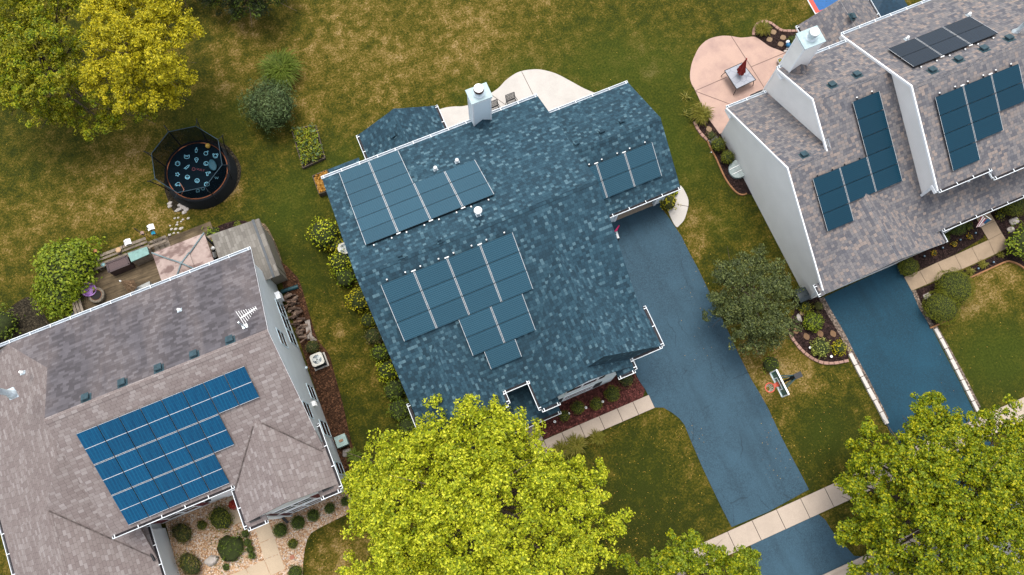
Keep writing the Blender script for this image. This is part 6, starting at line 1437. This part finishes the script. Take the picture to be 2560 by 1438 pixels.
# dark canopy behind the right house
q = P(2228, 20, 2.2); dk = thing('canopy', (q.x, q.y, 0), 'navy pitched canopy behind the grey roof at the top edge', 'canopy'); cx, cy = 30.5, 17.2
cn = plain('navy_canvas', (.012, .045, .08), .7, var=.2); mb = MB()
for p_, r2 in (((-1, -1), (1, -1)), ((1, -1), (1, 1)), ((1, 1), (-1, 1)), ((-1, 1), (-1, -1))): mb.face([(cx+p_[0]*1.3, cy+p_[1]*1.3, 2.1), (cx+r2[0]*1.3, cy+r2[1]*1.3, 2.1), (cx, cy, 2.7)])
mb.build('cloth', cn, dk)
for sx in (-1, 1):
    for sy in (-1, 1): mb = MB(); mb.tube([(cx+sx*1.25, cy+sy*1.25, 0), (cx+sx*1.25, cy+sy*1.25, 2.1)], .04, 8); mb.build('post', 'iron', dk)
for i, px_ in enumerate(((1886, 236), (1899, 230))): 
    q = P(px_[0], px_[1], .8); c2 = thing('patio_chair', (q.x, q.y-.2, .04), 'dark chair mostly hidden behind the gutter at the edge of the pink patio', 'chair', 'dark chairs under the gutter'); mb = MB(); mb.box((q.x-.25, q.y-.45, .42), (q.x+.25, q.y+.0, .46)); mb.build('seat', 'black', c2); mb = MB(); mb.bar((q.x-.25, q.y+.02, .68), (q.x+.25, q.y+.02, .68), .04, .45); mb.build('backrest', 'black', c2)
    for sx in (-1, 1):
        for yy in (-.42, -.02): mb = MB(); mb.tube([(q.x+sx*.22, q.y+yy, .42), (q.x+sx*.22, q.y+yy, .04)], .018, 6); mb.build('leg', 'black', c2)
# ------------------------------------------------------------------ shrubs
SH_ = lambda *a, **k: shrub('shrub', *a, **k)
G_MH = 'round green shrubs in the red mulch'
for i, (px, py, r_, lb) in enumerate(((1530, 985, .44, 'round green shrub in the red mulch nearest the blue driveway'), (1490, 1010, .35, 'middle round green shrub in the red mulch, second from the driveway'), (1445, 1020, .37, 'oval green shrub in the red mulch, third from the driveway'), (1411, 1040, .30, 'small green shrub in the red mulch under the porch gutter'))):
    SH_(lb, 'shrub', (px, py), r_, .055, 'lf_yew', hgt=r_*2.6, seed=i+1, group=G_MH, jit=.08)
SH_('brownish thin shrub at the corner of the red mulch by the driveway', 'shrub', (1566, 948), .46, .07, 'lf_brown', seed=6, jit=.2, loose=.3)
# lower left house
for i, (px, py, r_, lb) in enumerate(((700.5, 1325, .39, 'largest round clipped shrub on the gravel beside the cream walk'), (745, 1306.5, .38, 'second round clipped shrub from the cream walk'), (783, 1289, .33, 'third round clipped shrub from the cream walk'), (824, 1271, .29, 'fourth round clipped shrub from the cream walk'), (863, 1254, .25, 'round clipped shrub half under the yellow green tree'))):
    SH_(lb, 'shrub', (px, py), r_, .05, 'lf_box', hgt=r_*1.7, seed=20+i, group='clipped shrubs on the gravel', jit=.05, loose=.06)
SH_('small olive shrub alone on the gravel right of the cream walk', 'shrub', (732, 1359.5), .27, .05, 'lf_yew', seed=26, jit=.1); SH_('round green shrub at the bottom edge beside the lawn curve', 'shrub', (738, 1432), .40, .05, 'lf_box', seed=27, jit=.05)
SH_('reddish brown shrub nearest the grey garage wall', 'shrub', (455, 1332), .54, .07, 'lf_brown', seed=28, jit=.15, elong=(.9, 1.15, .4)); SH_('small round olive shrub between two larger ones under the windows', 'shrub', (504.5, 1313), .27, .05, 'lf_yew', seed=29)
SH_('large olive shrub beside the front step of the lower left house', 'shrub', (551, 1297), .60, .07, 'lf_yew', seed=30, jit=.16, elong=(1, 1.15, .3)); SH_('wide dark green juniper spreading over the gravel', 'shrub', (577, 1369), .78, .09, 'lf_box', hgt=.6, seed=31, jit=.34, loose=.25, elong=(1.05, .95, 0))
for i, (px, py, r_, lb) in enumerate(((613, 1335, .22, 'first small green shrub in the row left of the cream walk'), (619, 1356, .21, 'second small green shrub in the row left of the cream walk'), (625, 1373, .2, 'third small green shrub in the row left of the cream walk'), (630, 1389, .2, 'last small green shrub in the row left of the cream walk'))):
    SH_(lb, 'shrub', (px, py), r_, .06, 'lf_box', hgt=.55, seed=33+i, jit=.2, group='row of small shrubs by the cream walk', loose=.2)
SH_('brown and green shrub at the bottom edge near the grey wall', 'shrub', (474, 1410), .62, .07, 'lf_brown', seed=38, jit=.2, elong=(.85, 1.2, .35)); SH_('tiny green shrub at the bottom of the gravel', 'shrub', (565, 1418), .19, .06, 'lf_box', seed=39, jit=.2)
SH_('thin shrub beside the cream topped air conditioner', 'shrub', (782, 868), .42, .06, 'lf_brown', seed=40, jit=.25, loose=.35)
grass_tuft('grass_tuft', 'pale grass tuft beside the dark boulder', (886, 1140), .45, .4, 130, 'lf_lgrass', seed=3, cat='grass tuft')
# right house
SH_('lime green shrub in the driveway bed above the stepping stones', 'shrub', (2033, 804), .56, .075, 'lf_bright', seed=41, jit=.1, loose=.1); SH_('pale variegated shrub between two path lights in the driveway bed', 'shrub', (2051, 870), .54, .085, 'lf_vari', seed=42, jit=.15, loose=.2)
SH_('golden yellow shrub nearest the blue driveway', 'shrub', (2098, 869), .44, .085, 'lf_gold', seed=43, jit=.18, loose=.2); SH_('dry tan shrub beside the front corner of the white wall', 'shrub', (2046, 766), .30, .09, 'lf_brown', seed=44, jit=.25, loose=.4, core='core_l')
SH_('olive shrub at the foot of the white wall behind the mulch bed', 'shrub', (2012, 768), .38, .07, 'lf_olive', seed=45, jit=.3, loose=.35)
SH_('round clipped shrub at the corner between driveway and tan walk', 'shrub', (2270, 667), .56, .05, 'lf_yew', hgt=.95, seed=46, jit=.05, loose=.05)
SH_('large dark clipped shrub under the front gutter of the grey roof', 'shrub', (2390, 563), .58, .06, 'lf_box', hgt=1.0, seed=47, jit=.1); SH_('small dark shrub beside the corner of the garage roof', 'shrub', (2358, 594), .34, .055, 'lf_box', seed=48, jit=.1)
SH_('dark clipped shrub at the right edge under the front gutter', 'shrub', (2530, 512), .75, .06, 'lf_yew', hgt=1.1, seed=49, jit=.1); SH_('big leafy green shrub at the right edge beside the tan walk', 'shrub', (2556, 608), 1.0, .13, 'lf_bright', hgt=1.6, seed=50, jit=.2, loose=.2)
for i, (px, py, lb) in enumerate(((2335, 632, 'yellow flower clump nearest the clipped corner shrub'), (2385, 610, 'middle yellow flower clump in the mulch by the tan walk'), (2424, 592, 'yellow flower clump nearest the striped flag'))): shrub('flowers', lb, 'flowers', (px, py), .17, .055, 'lf_yfl', seed=52+i, jit=.3, loose=.4, core='core_l', group='yellow flower clumps')
SH_('pale green low plant under the gutter beside the flag', 'shrub', (2421, 565), .24, .07, 'lf_olive', seed=56, jit=.3, loose=.4); SH_('pale green low plant in the mulch right of the flag', 'shrub', (2500, 537), .28, .07, 'lf_olive', seed=57, jit=.3, loose=.4)
grass_tuft('grass_tuft', 'low grass tuft by the tan walk beside a blue path light', (2455, 662), .28, .25, 90, 'lf_grass', seed=4, cat='grass tuft'); grass_tuft('grass_tuft', 'low grass tuft beside the top of the big hedge', (2425, 680), .26, .25, 90, 'lf_grass', seed=5, cat='grass tuft'); grass_tuft('grass_tuft', 'low grass tuft at the bend of the tan walk', (2500, 638), .22, .22, 70, 'lf_grass', seed=6, cat='grass tuft')
shrub('hedge', 'big clipped green hedge mound next to the tan front walk', 'hedge', (2386, 718), 1.02, .05, 'lf_yew', hgt=1.5, seed=58, jit=.06, loose=.04, elong=(1.0, 1.05, .2), group='clipped hedge mounds'); shrub('hedge', 'big clipped green hedge mound touching the blue driveway', 'hedge', (2352, 768), .95, .05, 'lf_yew', hgt=1.4, seed=59, jit=.06, loose=.04, elong=(.95, 1.05, .5), group='clipped hedge mounds')
SH_('dark green shrub nearer the pink patio at the white wall', 'shrub', (1796, 362), .42, .06, 'lf_yew', hgt=.9, seed=60, jit=.12); SH_('dark green shrub beside the window well cover at the white wall', 'shrub', (1819, 393), .41, .06, 'lf_yew', hgt=.9, seed=61, jit=.1)
grass_tuft('ornamental_grass', 'ornamental grass tuft in the mulch behind the pink patio', (1906, 74), .52, .5, 260, seed=7); grass_tuft('ornamental_grass', 'ornamental grass tuft at the left edge of the pink patio', (1752, 287), .66, .6, 360, seed=8)
grass_tuft('ornamental_grass', 'thin wisps of grass on the lawn left of the pink patio', (1713, 243), .42, .18, 16, seed=9, group='wisps of grass left of the pink patio'); grass_tuft('ornamental_grass', 'thin wisps of grass on the lawn below other wisps by the mulch', (1712, 286), .36, .15, 10, seed=10, group='wisps of grass left of the pink patio')
SH_('small shrub with pink flowers beside the white chimney', 'shrub', (1985, 100), .32, .07, 'lf_hyd', seed=62, jit=.25, loose=.3); SH_('low dark shrub at the back corner of the white wall', 'shrub', (1779, 340), .3, .07, 'lf_brown', seed=63, jit=.3, loose=.4)
SH_('golden yellow shrub at the corner of the open garage', 'shrub', (1671, 506), .50, .12, 'lf_gold', hgt=.8, seed=64, jit=.16, loose=.2, core='core_l'); SH_('small green shrub behind the golden shrub of the garage corner', 'shrub', (1684, 480), .28, .07, 'lf_lime', seed=65, jit=.2)
SH_('loose green shrub beside the basketball hoop', 'shrub', (1928, 912), .50, .08, 'lf_bright', seed=66, jit=.3, loose=.4, hgt=.7)
# back yards
shrub('juniper', 'dense round blue green juniper on the back lawn', 'juniper', (675, 268), 1.42, .16, 'lf_jun', hgt=2.6, seed=67, jit=.13, loose=.22, n=5200, up=.1, aspect=.3)
grass_tuft('ornamental_grass', 'tall bright ornamental grass clump behind the round juniper', (706, 180), 1.15, 1.1, 900, 'lf_lgrass', w=.022, seed=11)
grass_tuft('ornamental_grass', 'ornamental grass tuft at the edge of the front walk, nearer the driveway', (1493, 1095), .42, .4, 200, seed=12, group='grass tufts below the front walk'); grass_tuft('ornamental_grass', 'pale ornamental grass tuft at the edge of the front walk, nearer the big tree', (1440, 1112), .55, .45, 260, seed=13, group='grass tufts below the front walk'); grass_tuft('ornamental_grass', 'dry ornamental grass tuft half under the big tree', (1405, 1125), .5, .4, 200, seed=14, group='grass tufts below the front walk')
shrub('vine_bush', 'tall leafy bush overgrowing the corner of the wooden deck', 'bush', (168, 672), 1.75, .16, 'lf_bright', hgt=2.4, seed=68, jit=.18, loose=.22, n=5200, elong=(1.0, .85, .5)); shrub('vine_bush', 'lower leafy bush between wooden deck and white gutter', 'bush', (150, 735), 1.15, .15, 'lf_bright', hgt=1.9, seed=69, jit=.22, loose=.25, n=3000)
shrub('bush', 'dark leafy bush at the left edge beside the bare soil', 'bush', (0, 812), .95, .12, 'lf_hyd', hgt=1.3, seed=70, jit=.25, loose=.3); SH_('small green bush behind the gazebo beside the shed', 'shrub', (530, 585), .48, .1, 'lf_bright', hgt=.7, seed=71, jit=.3, loose=.35); SH_('small yellow green shrub in the dark mulch behind the shed', 'shrub', (594, 562), .22, .07, 'lf_yew', seed=72)
# hedge of mixed bushes along the left wall of the middle house
for i, (px, py, r_, lm, lf_, lb) in enumerate(((818, 585, .74, 'lf_lime', .11, 'yellow green bush nearest the back corner of the blue roof'), (846, 610, .42, 'lf_gold', .1, 'golden bush above the half hidden air conditioner'), (857, 655, .56, 'lf_lime', .1, 'yellow green bush below the half hidden air conditioner'), (872, 692, .50, 'lf_bright', .11, 'bright green bush beside the blue roof edge, upper middle'), (905, 748, .60, 'lf_gold', .1, 'golden yellow bush beside the middle of the blue roof edge'), (928, 800, .40, 'lf_olive', .08, 'olive bush below the golden bush at the roof edge'), (942, 840, .45, 'lf_brown', .08, 'brownish bush beside the blue roof edge'), (958, 880, .44, 'lf_bright', .1, 'bright green bush below the brownish one'), (975, 925, .50, 'lf_lime', .1, 'yellow green bush beside the lower blue roof edge'), (992, 975, .52, 'lf_hyd', .11, 'hydrangea with pale heads beside the lower blue roof edge'), (1008, 1022, .56, 'lf_hyd', .11, 'large hydrangea with pale heads nearest the front gutter'), (1030, 1062, .5, 'lf_hyd', .11, 'hydrangea half under the yellow green tree'))):
    r_ *= 1.15; shrub('bush', lb, 'bush', (px-7, py+2), r_, lf_, lm, hgt=r_*1.9, seed=80+i, jit=.2, loose=.25, group='bushes along the left wall of the blue roofed house')
for i, (px, py) in enumerate(((918, 1085), (832, 1080))): pass
# ------------------------------------------------------------------ trees
def LP(pts): return [tuple(P(x, y, z))[:2] + (z, r_) for x, y, z, r_ in pts]
rt = np.random.default_rng(31)
c = P(345, 120, 6.0)
tree('deciduous_tree', 'bright yellow green tree at the top left, the yellower one', 'tree', tuple(P(320, 180, 0))[:2],
     LP([(345,60,7.2,1.5),(270,60,6.6,1.3),(410,90,6.8,1.3),(440,40,6.4,1.2),(350,140,7.4,1.5),(260,140,6.8,1.2),(430,150,6.4,1.1),(330,215,6.4,1.3),(410,215,6.0,1.1),(250,205,6.0,1.0),(450,215,5.2,.8),(430,240,4.8,.7),(470,75,5.6,.7),(300,0,6.6,1.3),(400,-10,6.6,1.3)]),
     .13, 'lf_yellow', .26, 2.3, 46, .2, 101, aspect=.45)
tree('deciduous_tree', 'darker olive green tree in the top left corner', 'tree', tuple(P(120, 210, 0))[:2],
     LP([(60,60,6.0,1.6),(140,40,6.2,1.5),(10,120,5.6,1.6),(100,130,6.4,1.5),(180,110,5.6,1.3),(60,200,5.8,1.4),(150,190,5.8,1.3),(200,230,4.6,1.1),(20,240,5.0,1.2),(100,250,5.0,1.1),(170,280,3.8,1.0),(240,290,3.2,1.1),(300,285,2.8,1.0),(370,290,2.4,.8),(130,300,3.4,.8),(-40,60,5.6,1.6),(-30,180,5.2,1.5),(60,-30,6,1.6),(180,-20,5.8,1.4)]),
     .13, 'lf_olive', .26, 2.1, 44, .22, 102, lm2='lf_maple', aspect=.45)
c = P(620, -25, 1.5)
tree('spruce_tree', 'dark spruce at the top edge left of centre', 'tree', (c.x, c.y), LP([(560,-12,1.6,1.1),(620,2,2.2,1.1),(680,-10,1.6,1.1),(600,-30,3.2,1.2),(650,-35,3.0,1.2),(540,-35,1.6,1.2),(715,-25,1.2,.9),(525,-3,1.0,.6),(600,18,1.1,.7),(650,12,1.0,.7),(575,5,1.0,.7)]), .14, 'lf_dark', .28, 2.0, 30, .18, 103, lm2='lf_box', aspect=.35)
c = P(470, -50, 1.0)
tree('spruce_tree', 'dark tree behind the bright yellow green one at the top edge', 'tree', (c.x, c.y), LP([(455,-15,1.4,1.1),(480,-40,1.8,1.1),(430,-40,2,1.2)]), .14, 'lf_dark', .28, 2.0, 30, .16, 104, aspect=.35)
c = P(1205, 1262, 0)
LT = [(1185,1045,6.4,1.1),(1110,1075,6.4,1.2),(1250,1070,6.2,1.2),(1180,1120,7.4,1.5),(1080,1150,7.0,1.4),(1280,1140,7.2,1.4),(1000,1130,5.8,1.1),(960,1160,5.6,1.0),(930,1210,5.6,1.1),(890,1185,4.8,.7),(1010,1220,7.2,1.5),(1120,1220,8.2,1.6),(1230,1215,8.4,1.6),(1320,1210,7.4,1.4),(1370,1150,5.4,1.0),(1400,1240,6.4,1.3),(1470,1250,5.4,1.0),(1500,1300,4.8,.9),(1460,1190,4.8,.8),
      (940,1280,6.2,1.3),(900,1250,5.2,.8),(1040,1310,7.8,1.6),(1150,1320,8.8,1.7),(1270,1310,8.4,1.6),(1380,1330,7.0,1.4),(1480,1360,5.2,1.0),(960,1370,6.4,1.4),(1070,1400,7.6,1.6),(1190,1410,8.2,1.6),(1310,1410,7.4,1.5),(1410,1420,6.0,1.2),(930,1440,5.6,1.2),(1030,1480,6.4,1.5),(1160,1500,7,1.6),(1290,1500,6.4,1.5),(1000,1180,6,1.1),(1330,1090,5.4,.9),(1060,1100,5.8,.9),(1205,1020,5.4,.6),(1150,1040,5.6,.8),(1415,1180,5.2,.8)]
tree('deciduous_tree', 'huge lime yellow tree in front of the blue roofed house', 'tree', (c.x, c.y), LP(LT), .125, 'lf_lime', .26, 1.9, 42, .26, 105, lm2='lf_lime', aspect=.62)
c = P(1735, 1425, 0)
tree('maple_tree', 'small bright maple at the bottom edge beside the driveway apron', 'tree', (c.x, c.y), LP([(1720,1360,4.6,.7),(1680,1385,4.2,.8),(1770,1380,4.4,.7),(1730,1410,5.2,1.0),(1650,1420,4.2,.9),(1800,1410,4.4,.8),(1850,1400,3.8,.6),(1600,1425,3.6,.7),(1870,1430,3.6,.6),(1700,1470,5,1.1),(1790,1470,4.8,1.0),(1620,1480,4,1.0),(1860,1480,3.8,.8),(1570,1405,3.2,.4),(1880,1385,3.2,.35)]), .11, 'lf_maple', .20, 2.4, 40, .12, 106, lm2='lf_bright', aspect=.7)
c = P(2370, 1300, 0)
tree('maple_tree', 'large dark green maple covering the lower right corner', 'tree', (c.x, c.y),
     LP([(2330,1050,5.2,.9),(2290,1070,5,.7),(2390,1070,5.6,1.0),(2450,1090,5.6,1.0),(2510,1060,5.2,.9),(2170,1080,4.2,.6),(2180,1130,4.6,.8),(2140,1120,4,.4),(2250,1110,5.2,1.0),(2330,1130,6.4,1.3),(2430,1160,6.8,1.4),(2520,1150,6.2,1.2),(2230,1190,5.8,1.1),(2150,1230,4.8,.8),(2310,1220,7.2,1.5),(2420,1250,7.6,1.6),(2520,1240,7,1.4),(2170,1290,5,.9),(2240,1280,6.2,1.2),(2340,1320,7.2,1.5),(2450,1340,7.2,1.5),(2550,1330,6.6,1.4),(2130,1330,4.2,.7),(2200,1360,5.2,1.0),(2290,1400,6.2,1.3),(2400,1430,6.4,1.4),(2510,1430,6.2,1.4),(2170,1410,4.2,.8),(2240,1440,5,1.0),(2590,1100,5.4,1.2),(2610,1220,6,1.4),(2330,1500,5.6,1.3),(2450,1510,5.6,1.3),(2560,1500,5.6,1.3),(2120,1205,3.8,.5),(2115,1345,3.6,.4),(2340,1005,4.4,.35),(2310,1035,4.4,.4),(2150,1180,4.2,.6)]),
     .115, 'lf_maple', .22, 2.4, 44, .25, 107, lm2='lf_maple', aspect=.7)
c = P(1872, 748, 0)
tree('crabapple_tree', 'dark reddish green crabapple tree between the two driveways', 'tree', (c.x, c.y), LP([(1870,690,3.4,.9),(1820,680,3.0,.7),(1920,690,3.0,.8),(1830,745,3.4,1.0),(1890,750,3.9,1.1),(1940,750,3.2,.9),(1800,790,2.6,.6),(1845,810,3.2,.9),(1905,815,3.4,1.0),(1955,800,2.8,.8),(1870,855,2.6,.7),(1920,850,2.6,.7),(1800,700,2.4,.5),(1960,700,2.4,.6),(1790,745,2.4,.45),(1895,650,2.6,.6),(1845,655,2.6,.5)]), .10, 'lf_crab', .22, 2.8, 36, .12, 108, aspect=.6)
# crabapples under and on the tree read as red flecks; leaves fallen on the lawns
rg = np.random.default_rng(77); Q = []
def scatter(px0, py0, px1, py1, n):
    for _ in range(n):
        p_ = P(rg.uniform(px0, px1), rg.uniform(py0, py1), .025); Q.append(list(p_))
scatter(1420, 1060, 1760, 1420, 330); scatter(1380, 1280, 1640, 1438, 160); scatter(1700, 560, 1780, 900, 30); scatter(1900, 920, 2120, 1200, 170); scatter(760, 1330, 900, 1438, 70); scatter(640, 520, 900, 1120, 120); scatter(2340, 680, 2560, 1000, 60)
scatter(0, 300, 600, 640, 120); scatter(500, 20, 1700, 260, 90); scatter(700, 950, 860, 1160, 60); scatter(1360, 1000, 1600, 1090, 70); scatter(400, 340, 620, 520, 60)
Q = np.array(Q); o = quads_mesh('fallen_leaves', [(leaves(Q, nrm(np.array([0, 0, 1.0])+rg.normal(size=Q.shape)*.25), .045, .7, rg, .5), 'lf_fallen')]); tag(o, 'small yellow and tan leaves scattered over the lawns', 'leaves', kind='stuff')
Q = np.array([list(P(1700+(x-.5)*0, 0, 0)) for x in ()]) if False else None
